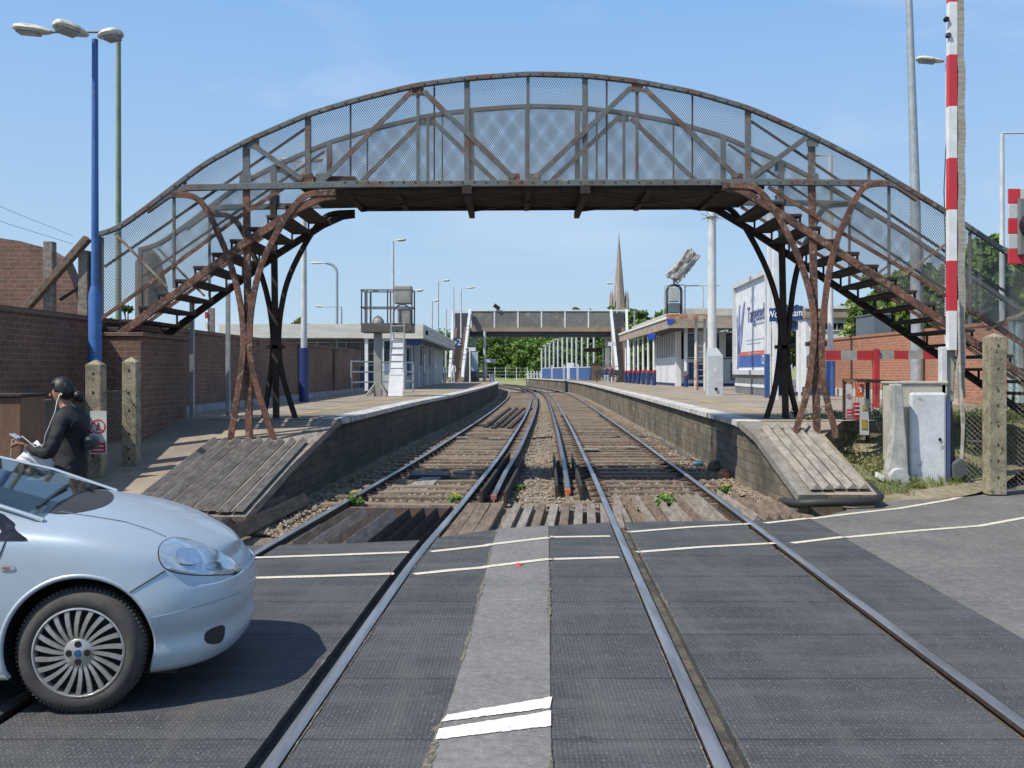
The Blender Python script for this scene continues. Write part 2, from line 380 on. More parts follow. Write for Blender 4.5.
# painted lines: world polylines measured on the road
def paint(name, pts, wd, mat, z=.0045):
    b = MB(); L = []; Rr = []; fine = []
    for a, c_ in zip(pts, pts[1:]):
        n_s = max(2, int(math.hypot(c_[0] - a[0], c_[1] - a[1]) / .05))
        fine += [(a[0] + (c_[0] - a[0]) * k / n_s, a[1] + (c_[1] - a[1]) * k / n_s) for k in range(n_s)]
    pts = fine + [pts[-1]]; wd0 = wd
    for i, p in enumerate(pts):
        wd = wd0 * (1 + .12 * noise.noise(V((p[0] * 4, p[1] * 4, 0))) + R.uniform(-.03, .03)); z = .0065 if mid_l(p[1]) - .03 < p[0] < mid_r(p[1]) + .03 else .0005 if p[0] < 3.33 else -.0075
        p = V((p[0], p[1], 0)); q0 = V((*pts[max(i - 1, 0)][:2], 0)); q1 = V((*pts[min(i + 1, len(pts) - 1)][:2], 0))
        d = (q1 - q0).normalized(); n_ = V((-d.y, d.x, 0)) * wd / 2
        L.append(p + n_ + V((0, 0, z))); Rr.append(p - n_ + V((0, 0, z)))
    return struct(b.strip(L, Rr).build(name, mat, fix=False))
GRIT = M('gritty_edge_dirt', (.25, .22, .165), (.09, .08, .065), 40, 1, 0, .4, .6, .004, 60, dirt=.5)
def joint(fn, z, w_=.022, y0=-3, y1=11.0):
    b = MB(); L = []; Rr = []; y = y0
    while y < y1:
        q_ = fn(0) * 3; k = max(0, noise.noise(V((y * 1.1, w_ * 90, q_))) + .32)
        j1 = .25 + max(0, noise.noise(V((y * 9, 3, q_)))) * 2 + R.uniform(0, .5); j2 = .25 + max(0, noise.noise(V((y * 8, 9, q_)))) * 2 + R.uniform(0, .5)
        L.append(V((fn(y) - w_ * j1 * k, y, z))); Rr.append(V((fn(y) + w_ * j2 * k, y, z))); y += .011
    struct(b.strip(L, Rr).build('road_joint', GRIT, fix=False))
joint(mid_l, .005, .022, -3, 10.3); joint(mid_r, .0052, .018, -3, 10.6)
joint(lambda y: float(np.interp(y, [-6, 6.2, 11.1], [2.7, 3.17, 3.36])), .0005, .012, -3, 11.1)
joint(lambda y: R1(y) + .12, .0008, .012); joint(lambda y: L2(y) + .052, .0008, .010); joint(lambda y: L2(y) - .11, .0008, .006); joint(lambda y: R2(y) - .11, .0008, .010); joint(lambda y: R1(y) - .055, .0008, .008)
def gpix(l): return [(PG(x, y).x, PG(x, y).y) for x, y in l]
for seg in ([(255, 557.5), (330, 555), (409, 552)], [(431, 551.5), (490, 545), (549, 538)], [(550, 537), (610, 536)], [(628, 532), (690, 527), (752, 523.5)], [(765, 523), (810, 518), (850, 513), (900, 507.5), (950, 499), (966, 494.5)],
            [(245, 578), (320, 576), (394, 573.5)], [(414, 574), (452, 570), (488, 567), (553, 559)], [(554, 559), (619, 557)], [(637, 552), (700, 547), (775, 543)], [(792, 543), (850, 536), (915, 530), (980, 525), (1024, 517), (1100, 500)]):
    g_ = gpix(seg); wd = .05 if seg[0][0] < 900 else .07
    paint('road_marking', g_, .082, LINE)
b = MB()
for pts in ([(447, 716), (552, 698), (550, 709), (441, 723)], [(439, 730), (551, 712), (551, 727), (435, 741)]):
    q = [PG(*p) for p in pts]; n_s = 40; up_, lo_ = [], []
    for k in range(n_s + 1):
        t = k / n_s; e_ = .012 * noise.noise(V((t * 14, pts[0][1], 0))); up_.append(q[0].lerp(q[1], t) + V((0, e_ + R.uniform(-.004, .004), .007))); lo_.append(q[3].lerp(q[2], t) + V((0, -e_ * .7 + R.uniform(-.005, .005), .007)))
    b.strip(up_, lo_)
struct(b.build('road_marking', LINEW, fix=False))

# ballast bed, uneven
def bed():
    b = MB(); ys = [9.3 + i * .22 for i in range(120)] + [36 + i * 1.6 for i in range(80)]
    n = 46; rows = []
    for y in ys:
        xl, xr = CL(y) - 1.9, CR(y) + 1.75
        if y < 16: xl = min(xl, -4.9 ); xr = max(xr, 3.6)
        row = []
        for j in range(n + 1):
            x = xl + (xr - xl) * j / n
            z = -.160 + .03 * noise.noise(V((x * 3, y * 3, 0))) + .02 * noise.noise(V((x * 9, y * 9, 4)))
            off = min(abs(x - CL(y)), abs(x - CR(y)))
            if off > .9: z += min(.06, (off - .9) * .1)
            row.append((x, y, z))
        rows.append(row)
    vs = [p for r_ in rows for p in r_]; m_ = n + 1
    fs = [(i * m_ + j, i * m_ + j + 1, (i + 1) * m_ + j + 1, (i + 1) * m_ + j) for i in range(len(rows) - 1) for j in range(n)]
    return struct(b.add(vs, fs).build('ground_ballast_bed', BALL, smooth=60, fix=False))
bed()
STONE = M('loose_ballast_stone', (.34, .27, .195), (.18, .145, .105), 25, .95, dirt=.3, c3=(.50, .42, .34), lo3=.58, hi3=.6, scale3=30)
def stones():
    b = MB(); rnd = random.Random(3)
    for _ in range(26000):
        y = 10.8 + 34 * rnd.random() ** 1.9
        x = rnd.uniform(CL(y) - 1.5, CR(y) + 1.5)
        if y < 12.9 and -2.4 < x < 2.8: continue
        if abs(x - L1(y)) < .06 or abs(x - L2(y)) < .06 or abs(x - R1(y)) < .06 or abs(x - R2(y)) < .06: continue
        s = rnd.uniform(.018, .046); z = -.125 + rnd.uniform(-.02, .015) + (.03 if min(abs(x - CL(y)), abs(x - CR(y))) > 1.1 else 0)
        a = rnd.uniform(0, 6.28); c_, s_ = math.cos(a), math.sin(a)
        pts = []
        for (u, v_, w_) in ((1, 0, 0), (-.9, .2, .1), (.1, .9, -.1), (-.1, -1, 0), (.15, .1, .75), (0, 0, -.7)):
            u *= rnd.uniform(.7, 1.2); v_ *= rnd.uniform(.7, 1.2)
            pts.append((x + s * (u * c_ - v_ * s_), y + s * (u * s_ + v_ * c_), z + s * w_))
        b.add(pts, [(0, 2, 4), (2, 1, 4), (1, 3, 4), (3, 0, 4), (2, 0, 5), (1, 2, 5), (3, 1, 5), (0, 3, 5)])
    o = b.build('gravel', STONE, fix=False); tag(o, 'loose brown ballast stones lying between and beside the rails', 'gravel', kind='stuff')
stones()

# rails
prof = [(-.07, -.165), (.07, -.165), (.07, -.15), (.012, -.13), (.012, -.035), (.034, -.03), (.036, -.004), (.026, .004), (-.026, .004), (-.036, -.004), (-.034, -.03), (-.012, -.035), (-.012, -.13), (-.07, -.15)]
ysr = [-5 + i * .5 for i in range(80)] + [35 + i * 1.5 for i in range(78)]
for c_, s_, lab in ((CL, -1, 'leftmost long running rail, passing under the silver car and beside the left platform'),
                    (CL, 1, 'right-hand running rail of the left track, a dark groove along its left side'),
                    (CR, -1, 'left-hand running rail of the right track, a brown groove along its right side'),
                    (CR, 1, 'rightmost long running rail, curving alongside the right platform')):
    o = MB().sweep([(c_(y) + s_ * G, y, .002) for y in ysr], prof, 0, mtop=([6, 7, 8], 1)).build('running_rail', [RAILSIDE, RAILTOP], smooth=50)
    tag(o, lab, 'rail', 'running rails')
# sleepers
def near_piece(lo, hi): return lo
sl0 = None
for c_, lab in ((CL, 'old wooden sleeper half buried in ballast under the left track'), (CR, 'old wooden sleeper half buried in ballast under the right track')):
    y = 13.2
    i = 0
    while y < 82:
        b = MB(); hw = 1.28
        d = (c_(y + .5) - c_(y - .5))
        z = -.12 + R.uniform(-.006, .012)
        a = V((-1, d, 0)).normalized()
        cpt = V((c_(y), y, z - .025))
        b.bar(cpt - a * hw, cpt + a * hw, .24 + R.uniform(-.02, .02), .13)
        o = b.build('sleeper', SLEEP if R.random() < .75 else TIMBB, bevel=.012)
        tag(o, lab, 'sleeper', 'sleepers under the ' + ('left' if c_ is CL else 'right') + ' track')
        # cast chairs gripping the rails
        if y < 40:
            ch = MB()
            for s_ in (-1, 1):
                ch = MB(); xm = c_(y) + s_ * G; ch.prism([(xm - .16, y - .06, -.10), (xm + .16, y - .06, -.10), (xm + .15, y - .06, -.075), (xm + .06, y - .06, -.045), (xm - .06, y - .06, -.045), (xm - .15, y - .06, -.075)], (0, .12, 0)); ch.build('rail_chair', RAILSIDE, o)
        y += .68
# conductor rails
cprof = [(-.065, -.09), (.065, -.09), (.065, -.07), (.015, -.05), (.015, .02), (.035, .03), (.037, .07), (.03, .076), (-.03, .076), (-.037, .07), (-.035, .03), (-.015, .02), (-.015, -.05), (-.065, -.07)]
def cond(c_, off, y0, lab, tip):
    root = empty('conductor_rail', (c_(y0) + off, y0, -.1), lab, 'conductor rail', 'conductor rails')
    ys = [y0 + .0] + [y0 + .25 * k for k in range(1, 12)] + [y0 + 3 + i * .8 for i in range(60)] + [y0 + 52 + i * 3 for i in range(12)]
    dz = lambda y: -.07 * max(0, 1 - (y - y0) / 2.6)
    MB().sweep([(c_(y) + off, y, dz(y)) for y in ys], cprof, 0, mtop=([6, 7, 8], 1)).build('rail', [RAILSIDE, CONDTOP], root, smooth=50)
    e = MB().sweep([(c_(y0) + off, y0 - .012, dz(y0)), (c_(y0) + off, y0 + .10, dz(y0))], [(u * 1.08, w_ * 1.04) for u, w_ in cprof], 0).build('rail_end', tip, root)
    for k in range(14):
        y = y0 + .5 + k * 2.04
        MB().lathe([(0, -.01), (.07, -.01), (.075, .02), (.05, .05), (.055, .07), (0, .07)], (c_(y) + off, y, -.16), n=12).build('insulator', CREAMF, root, smooth=40)
    return root
cond(CL, 1.10, 13.3, 'third rail left of the ballast strip, its near end capped pinkish', M('pink_primer', (.42, .16, .12), (.3, .12, .09), 9))
cond(CR, -1.20, 13.95, 'third rail right of the ballast strip, its near end painted orange', M('orange_end_paint', (.72, .16, .05), (.55, .12, .04), 9))
def board(c_, off, y0, y1, lab, z=.09):
    o = MB().sweep([(c_(y) + off, y, 0) for y in yr(y0, y1, 12)], [(-.02, -.16), (.02, -.16), (.02, z), (-.02, z)]).build('guard_board', TIMBD, bevel=.006)
    return tag(o, lab, 'guard board', 'timber boards guarding the third rail')
board(CL, .95, 13.1, 19.5, 'dark guard board between the left running rail and the third rail')
board(CL, 1.27, 13.0, 18.5, 'dark guard board on the ballast side of the left third rail')
board(CR, -1.36, 13.7, 19.5, 'dark guard board on the ballast side of the right third rail')
board(CR, -1.02, 13.7, 19.0, 'dark guard board between the right third rail and the running rail')
# ------------------------------------------------------------------ timber guards (anti-trespass)
def tri_timber(b, p, q, w, h, m=0):
    p, q = V(p), V(q); d = (q - p).normalized(); a = d.cross(V((0, 0, 1))).normalized() * w / 2; u = V((0, 0, h))
    b.add([p - a, p + a, p + u, q - a, q + a, q + u], [(0, 2, 1), (3, 4, 5), (0, 1, 4, 3), (1, 2, 5, 4), (2, 0, 3, 5)], m)
def guard(label, timbers, mat, w, h, group='timber trespass guards', jitter=.02, flat=False):
    t0 = timbers[0][0]
    root = empty('trespass_guard', tuple(t0), label, 'trespass guard', group)
    for (p, q) in timbers:
        b = MB(); p = V(p); q = V(q); q = q + V((R.uniform(-jitter, jitter) * .4, R.uniform(-jitter, jitter) * 3, 0)); p = p + V((0, R.uniform(-jitter, jitter), 0))
        if flat: b.bar(p + V((0, 0, h / 2)), q + V((0, 0, h / 2)), w, h)
        else: tri_timber(b, p, q, w, h)
        b.build('timber', mat if not isinstance(mat, list) else R.choice(mat), root, bevel=.006)
    return root
# left of the left track
guard('dark ridged timbers on the ground just left of the leftmost rail', [((-4.3 + i * .24, 9.62, -.05), (-4.0 + i * .22, 11.9 + i * .16, -.05)) for i in range(7)], [TIMBD, TIMBB], .13, .15)
# in the left track: low grey ones then tall dark blades
guard('low grey ridged timbers between the left track rails, beside the leftmost rail', [((L1(9.7) + .17 + i * .17, 9.75, -.12), (L1(12.3) + .17 + i * .17, 12.2, -.12)) for i in range(4)], [TIMB, TIMBB], .17, .12)
guard('tall dark gapped timbers between the left track rails, nearer its right-hand rail', [((L1(9.7) + .90 + i * .165, 9.75, -.15), (L1(12.4) + .90 + i * .165, 12.1 + .1 * i, -.15)) for i in range(4)], TIMBD, .085, .15)
# six foot
guard('three flat brown boards beside the right-hand rail of the left track', [((L2(9.8) + .12 + i * .16, 9.8 + i * .14, -.11), (L2(12.8) + .12 + i * .16, 12.9, -.11)) for i in range(3)], TIMBB, .15, .075, flat=True)
guard('gapped wooden slats in the middle between the two tracks', [((-.12 + i * .157 + .035, 10.55 + .03 * i, -.13), (-.10 + i * .157 + .17, 12.75, -.13)) for i in range(9)], [TIMBB, TIMB, TIMBL], .10, .10, flat=True)
guard('brown ridged timbers between the two rails of the right track', [((R1(11) + .20 + i * .135, 11.08, -.09), (R1(13.8) + .20 + i * .135, 13.7 + R.uniform(-.2, .2), -.09)) for i in range(9)], [TIMBB, TIMB], .105, .10)
guard('brown ridged timbers right of the rightmost rail by the ramp', [((R2(11.2) + .13 + i * .125, 11.28, -.03), (R2(13.6) + .13 + i * .125, 13.8 - i * .3, -.05)) for i in range(5)], [TIMBB, TIMB], .10, .08)
struct(MB().box(L1(12.5) + .12, L2(12.5) - .1, 12.42, 12.55, -.16, -.04).build('road_edge_timber', M('terracotta_edge', (.13, .085, .06), (.09, .065, .05), 6)))
# ------------------------------------------------------------------ platforms
def zL(y): return min(.9, max(-.02, .9 - .155 * (15.96 - y)))
def zR(y): return float(np.interp(y, [12.3, 14.4, 15.4], [.14, .74, .9]))
eL = lambda y: CL(y) - 1.55 - .10 * min(1, max(0, (y - 15) / 10)) if y > 13 else -2.87 + 0 * y
eR = lambda y: CR(y) + 1.46
def edgeL(y): return float(np.interp(y, [10, 13, 15.96], [-2.86, -2.86, -2.745])) if y < 15.96 else float(CL(y) - 1.53 - .12 * math.sin(min(1, (y - 15.96) / 16) * math.pi))
def edgeR(y): return float(np.interp(y, [12.3, 15.4], [3.52, 3.48])) if y < 15.4 else CR(y) + 1.46
def platform(side, label):
    e = edgeL if side < 0 else edgeR; z = zL if side < 0 else zR
    y0 = 10.75 if side < 0 else 12.3
    ys = [y0 + i * (6.3 if side < 0 else 4.2) / 18 for i in range(18)] + [16.6 + i * 1.0 for i in range(30)] + [47 + i * 2.5 for i in range(32)]
    back = (lambda y: min(-6.0, CL(y) - 5.2)) if side < 0 else (lambda y: max(10.8 if y < 60 else 9, CR(y) + 5.0))
    if side > 0:
        back = lambda y: float(np.interp(y, [12.3, 14.4, 15.4, 17, 18.6, 19, 60, 90, 125, 150], [4.5, 4.5, 5.1, 6.6, 7.4, 10.9, 10.9, 9.5, 6, 2]))
    root = empty('platform', (e(16), 16, 0), label, 'platform', 'platforms')
    cop = .34
    A = [V((e(y) + side * cop, y, z(y))) for y in ys]; B = [V((back(y), y, z(y))) for y in ys]
    MB().strip(A, B).build('deck', PATHM, root, fix=False)
    # face wall, set back beneath the coping
    b = MB()
    T = [V((e(y) + side * .07, y, z(y) - .05)) for y in ys]; Bo = [V((e(y) + side * .10, y, -.3)) for y in ys]
    b.strip(T, Bo)
    b.quad(V((e(y0), y0, z(y0))), V((back(y0), y0, z(y0))), V((back(y0), y0, -.3)), V((e(y0), y0, -.3)))
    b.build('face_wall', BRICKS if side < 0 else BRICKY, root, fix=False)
    MB().strip([p - V((0, 0, .003)) for p in B], [V((p.x, p.y, -.3)) for p in B]).build('back_wall', BRICKY, root, fix=False)
    # coping slabs: white past the top of the ramp
    def cope(ylo, yhi, m, h, over):
        pts = [V((e(y) + side * (cop / 2 - over), y, z(y) - h / 2 + .004)) for y in ys if ylo <= y <= yhi]
        w_ = cop / 2 + over
        MB().sweep(pts, [(-w_ + over, -h / 2), (w_, -h / 2), (w_, h / 2), (-w_ + over, h / 2)] if side > 0 else [(-w_, -h / 2), (w_ - over, -h / 2), (w_ - over, h / 2), (-w_, h / 2)]).build('coping', m, root)
    ry = 15.9 if side < 0 else 15.3
    cope(ry, 200, COPE, .085, .03)
    cope(0, ry + .4, CONC if side > 0 else TIMB, .10, .0)
    b = MB(); yy = [y for y in ys if y > ry + .6 and y < 90]
    b.strip([V((e(y) + side * 1.02, y, z(y) + .004)) for y in yy], [V((e(y) + side * 1.14, y, z(y) + .004)) for y in yy])
    b.build('yellow_line', YELLOW, root, fix=False)
    # cross strip painted at the head of the ramp
    b = MB().quad(*[V((e(ry) + side * a, ry + c_, .904)) for a, c_ in ((.34, .05), (2.1, .05), (2.1, .17), (.34, .17))])
    b.build('end_line', COPE, root, fix=False)
    return root
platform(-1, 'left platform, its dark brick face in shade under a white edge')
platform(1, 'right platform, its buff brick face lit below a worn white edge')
# ridged covers on both ramps
def ramp_cover(label, x0a, x1a, x0b, x1b, y0, y1, z, n, mat, y0b=None):
    root = empty('ramp_cover', ((x0a + x1a) / 2, y0, z(y0)), label, 'ramp cover', 'ridged timber ramp covers')
    for i in range(n):
        t = (i + .5) / n; ya = y0 + ((y0b or y0) - y0) * t + R.uniform(-.03, .03); yb = y1 + R.uniform(-.05, .05)
        b = MB(); wd = abs(x1a - x0a) / n * .99
        tri_timber(b, (x0a + (x1a - x0a) * t, ya, z(ya) + .03), (x0b + (x1b - x0b) * t, yb, z(yb) + .03), wd, .07 + R.uniform(-.012, .012))
        b.build('timber', mat, root, bevel=.007)
    b = MB(); ya, yb = y0 + .15, y1 - .1
    for yy, c_ in ((ya, 0), (yb, 1)):
        xa, xb = (x0a, x1a) if not c_ else (x0b, x1b)
        b.box(xa + .02, xb - .02, yy, yy + .12, z(yy) - .04, z(yy) + .035)
    b.build('bearer', TIMBD, root)
    return root
ramp_cover('grey ridged timber cover on the left platform ramp behind the silver car', -4.25, -2.90, -4.30, -2.90, 10.95, 14.2, lambda y: zL(y) + .01, 9, TIMB, 10.75)
ramp_cover('pale ridged timber cover on the right platform ramp', 3.68, 4.44, 3.66, 4.42, 12.36, 14.75, lambda y: zR(y) + .01, 5, TIMBL)
# rounded black kerb hose round the foot of the right cover
tag(MB().tube([(3.42, 12.7, .0), (3.5, 12.3, .03), (3.68, 12.16, .06), (4.1, 12.15, .07), (4.42, 12.2, .08), (4.56, 12.4, .10), (4.6, 12.9, .18)], .055, 10).build('rubber_hose', plain('black_rubber', (.03, .03, .03), .6), smooth=60), 'thick black hose curled round the foot of the right ramp cover', 'hose')
# verges and ground patches beside the ramps
def patch(name, pts, mat, z): 
    return struct(MB().poly([V((x, y, z)) for x, y in pts]).build(name, mat, fix=False))
b = MB()
ysv = yr(9.5, 10.3, 3)
struct(MB().poly([V((-6.0, 9.5, -.014)), V((-4.4, 9.5, -.014)), V((-4.3, 11.2, .03)), V((-6.0, 11.2, .03))]).build('path', PATHM, fix=False))
def vz(x, y):
    y0 = Ye(x)
    h = -.015 + .12 * min(1, (y - y0) * .6) + .05 * noise.noise(V((x * 1.5, y * 1.5, 0))) * min(1, (y - y0))
    h += .80 * min(1, max(0, (y - 15.0 - .2 * max(0, x - 6)) / 1.5)) ** 1.1 + .22 * min(1, max(0, (y - 13) / 2)) + (.45 * max(0, 1 - (x - 4.05) / .9) * min(1, max(0, (y - 12.6) / 2)))
    return min(h, .84)
VG = MB()
nv = 44
grid = []
for i in range(nv + 1):
    x = 4.05 + (16 - 4.05) * i / nv; row = []
    for j in range(nv + 1):
        y0 = Ye(x) - .18; y = y0 + (24 - y0) * (j / nv) ** 1.3; h = vz(x, y)
        row.append((x, y, h))
    grid.append(row)
VG.add([p for r_ in grid for p in r_], [(i * (nv + 1) + j, (i + 1) * (nv + 1) + j, (i + 1) * (nv + 1) + j + 1, i * (nv + 1) + j + 1) for i in range(nv) for j in range(nv)])
struct(VG.build('ground_verge', VERGE, smooth=60, fix=False))
# ground level behind the station on both sides, and the far bank
struct(MB().box(10.95, 120, 24, 150, -.2, .5).build('ground_car_park', ASPH))
struct(MB().box(-120, -6.6, 9.5, 150, -.2, .3).build('ground_yard', ASPH))
GRASSB = M('dry_grass_bank', (.34, .33, .17), (.20, .24, .09), .7, 1, 0, .4, .6, dirt=.3)
b = MB()
vsb = []; nxb = 40
for i in range(nxb + 1):
    x = -30 + 80 * i / nxb
    for (y, z) in ((132, -.2), (150, .3), (165, 2.0), (200, 3.2)): vsb.append((x, y + 2 * noise.noise(V((x * .2, y, 0))), z + .35 * noise.noise(V((x * .3, y, 1)))))
b.add(vsb, [(i * 4 + j, (i + 1) * 4 + j, (i + 1) * 4 + j + 1, i * 4 + j + 1) for i in range(nxb) for j in range(3)])
struct(b.build('ground_bank', GRASSB, smooth=80, fix=False))

# ------------------------------------------------------------------ brick walls
def wall_x(name, x0, x1, y0, y1, z0, z1, mat, copm, label, group=None, slope=None):
    root = empty(name, ((x0 + x1) / 2, y0, z0), label, 'wall', group)
    n = 20
    if slope is None: slope = lambda y: z1
    b = MB(); pts = yr(y0, y1, n)
    for i in range(n):
        a, c_ = pts[i], pts[i + 1]
        b.add([(x0, a, z0), (x1, a, z0), (x1, a, slope(a)), (x0, a, slope(a)), (x0, c_, z0), (x1, c_, z0), (x1, c_, slope(c_)), (x0, c_, slope(c_))],
              [(1, 2, 6, 5), (0, 4, 7, 3), (2, 3, 7, 6)] + ([(0, 1, 2, 3)] if i == 0 else []) + ([(4, 7, 6, 5)] if i == n - 1 else []))
    b.build('brickwork', mat, root, fix=False)
    b = MB(); b.sweep([V(((x0 + x1) / 2, y, slope(y) + .035)) for y in pts], [(-(x1 - x0) / 2 - .03, -.035), ((x1 - x0) / 2 + .03, -.035), ((x1 - x0) / 2 + .03, .035), (-(x1 - x0) / 2 - .03, .035)])
    b.build('coping', copm, root)
    return root
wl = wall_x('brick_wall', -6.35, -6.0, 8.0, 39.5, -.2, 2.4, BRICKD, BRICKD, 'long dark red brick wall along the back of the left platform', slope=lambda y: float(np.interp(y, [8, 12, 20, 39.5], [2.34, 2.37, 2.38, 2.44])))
MB().box(-6.0, -5.86, 15.9, 39.4, .9, 1.03).build('plinth', M('pale_plinth', (.33, .36, .38), (.24, .26, .27), 3, .8), wl)
for y in (17.2, 22.5, 28, 33.5): MB().box(-6.0, -5.93, y, y + .45, .9, 2.37).build('pier', BRICKD, wl)
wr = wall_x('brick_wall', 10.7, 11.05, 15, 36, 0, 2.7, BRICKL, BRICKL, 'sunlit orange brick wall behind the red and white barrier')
MB().box(10.45, 10.7, 24, 36, .85, 1.12).build('plinth', M('white_kerb', (.6, .6, .56), (.45, .45, .42), 3, .8), wr)
# high sooty gable behind the near wall
Yg = 17.0
pl = [(-80, 372), (-80, 232), (0, 238), (20, 241), (42, 247), (62, 259), (73, 284), (83, 320), (86, 372)]
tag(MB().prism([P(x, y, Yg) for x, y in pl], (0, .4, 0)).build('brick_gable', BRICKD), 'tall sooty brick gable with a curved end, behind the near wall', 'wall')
# brick pier carrying the bridge landing
tag(MB().box(-6.0, -5.30, 14.3, 16.3, -.1, 2.16).box(-6.05, -5.26, 14.27, 16.34, 2.16, 2.22).build('brick_pier', BRICKD, bevel=.01), 'square dark brick pier under the left foot of the footbridge', 'pier')
# ------------------------------------------------------------------ the iron footbridge
YF, YB = 14.5, 16.2
fb = empty('footbridge', (0, (YF + YB) / 2, 0), 'arched rusty iron footbridge with mesh sides crossing both tracks', 'footbridge')
TOP = [(97, 235), (117, 230), (145, 210), (190, 175.5), (207, 163), (246, 142), (308, 115), (360, 99.5), (418, 85.5), (467, 79), (528, 74.5), (585, 76), (637, 82), (693, 92.5), (748, 108.5), (812, 136.5), (867, 165), (890, 179), (945, 212), (970, 229), (1011, 256), (1060, 289), (1130, 336), (1180, 370)]
TXZ = [XZ(x, y, YF) for x, y in TOP]
tx = np.array([a for a, b in TXZ]); tz = np.array([b for a, b in TXZ])
def smooth_top():
    xs = np.linspace(tx[0], tx[-1], 220); zs = np.interp(xs, tx, tz)
    for _ in range(6): zs[1:-1] = (zs[:-2] + 2 * zs[1:-1] + zs[2:]) / 4
    return list(zip(xs, zs))
TS = smooth_top()
def topz(x): return float(np.interp(x, [a for a, b in TS], [b for a, b in TS]))
def zz(y): return CAMH - (y - HY) * YF / F
def xx(x): return (x - CX) * YF / F
zc = zz(183.5)                # centre of the lower chord
# stair lines (front plane), world X -> Z of the stringer centre
LS = [XZ(336, 196, YF), XZ(322, 198, YF), XZ(300, 208, YF), XZ(247, 242, YF), XZ(117, 337, YF)]
RS = [XZ(722, 187, YF), XZ(740, 190, YF), XZ(777, 212, YF), XZ(815, 237, YF), XZ(880, 280, YF), XZ(984, 350, YF), XZ(1180, 482, YF)]
def lin(pts):
    p = sorted(pts); return lambda x: float(np.interp(x, [a for a, b in p], [b for a, b in p]))
sl, sr = lin(LS), lin(RS)
LB = [XZ(100, 320, YF), XZ(125, 302, YF), XZ(242, 215, YF), XZ(286, 187, YF)]
RB = [XZ(768, 187, YF), XZ(840, 232, YF), XZ(915, 276, YF), XZ(1018, 342, YF), XZ(1180, 452, YF)]
lb, rb = lin(LB), lin(RB)
TEE = [(-.055, .0), (.055, .0), (.055, .02), (.012, .02), (.012, .05), (-.012, .05), (-.012, .02), (-.055, .02)]
def legcurve(pts, Y, mats, w=.10, d=.07):
    # smooth pixel polyline to a bent rail in the plane Y
    p = [P(x, y, Y) for x, y in pts]
    for _ in range(2):
        q = [p[0]]
        for a, b_ in zip(p, p[1:]): q += [a.lerp(b_, .25), a.lerp(b_, .75)]
        q.append(p[-1]); p = q
    b = MB(); w2 = w / 2
    b.sweep(p, [(-d, -w2), (-.0, -w2), (0.0, w2), (-d, w2)], side=(0, 1, 0))
    return b
def clip_lines(poly, ang, pitch, wd, Y, b):
    n = V((-math.sin(ang), math.cos(ang))); d = V((math.cos(ang), math.sin(ang)))
    pts = [V(p) for p in poly]; ds = [p.dot(n) for p in pts]
    k = math.floor(min(ds) / pitch)
    while k * pitch < max(ds):
        c_ = k * pitch + 1e-5; hits = []
        for i in range(len(pts)):
            a, e = pts[i], pts[(i + 1) % len(pts)]; da, de = a.dot(n) - c_, e.dot(n) - c_
            if (da < 0) != (de < 0):
                t = da / (da - de); hits.append((a + (e - a) * t).dot(d))
        hits.sort()
        for s0, s1 in zip(hits[::2], hits[1::2]):
            if s1 - s0 < .02: continue
            q0 = n * c_ + d * s0; q1 = n * c_ + d * s1; h = n * wd / 2
            b.quad((q0.x - h.x, Y, q0.y - h.y), (q1.x - h.x, Y, q1.y - h.y), (q1.x + h.x, Y, q1.y + h.y), (q0.x + h.x, Y, q0.y + h.y))
        k += 1
LEGS = {
 'L': [[(172, 195), (196, 196), (207, 208), (217, 228), (232, 264), (241, 300), (245, 335), (243, 365), (239, 392), (231, 441)],
       [(336, 193), (308, 194), (296, 204), (280, 228), (260, 268), (252, 307), (250, 337), (252, 365), (259, 392), (275, 441)]],
 'R': [[(722, 186), (748, 186), (758, 190), (769, 203), (785, 230), (800, 262), (810, 295), (814, 325), (811, 362), (806, 395), (795, 430)],
       [(887, 184), (866, 185), (857, 194), (849, 211), (837, 236), (828, 270), (823, 310), (820, 345), (822, 380), (826, 400), (834, 431)]]}
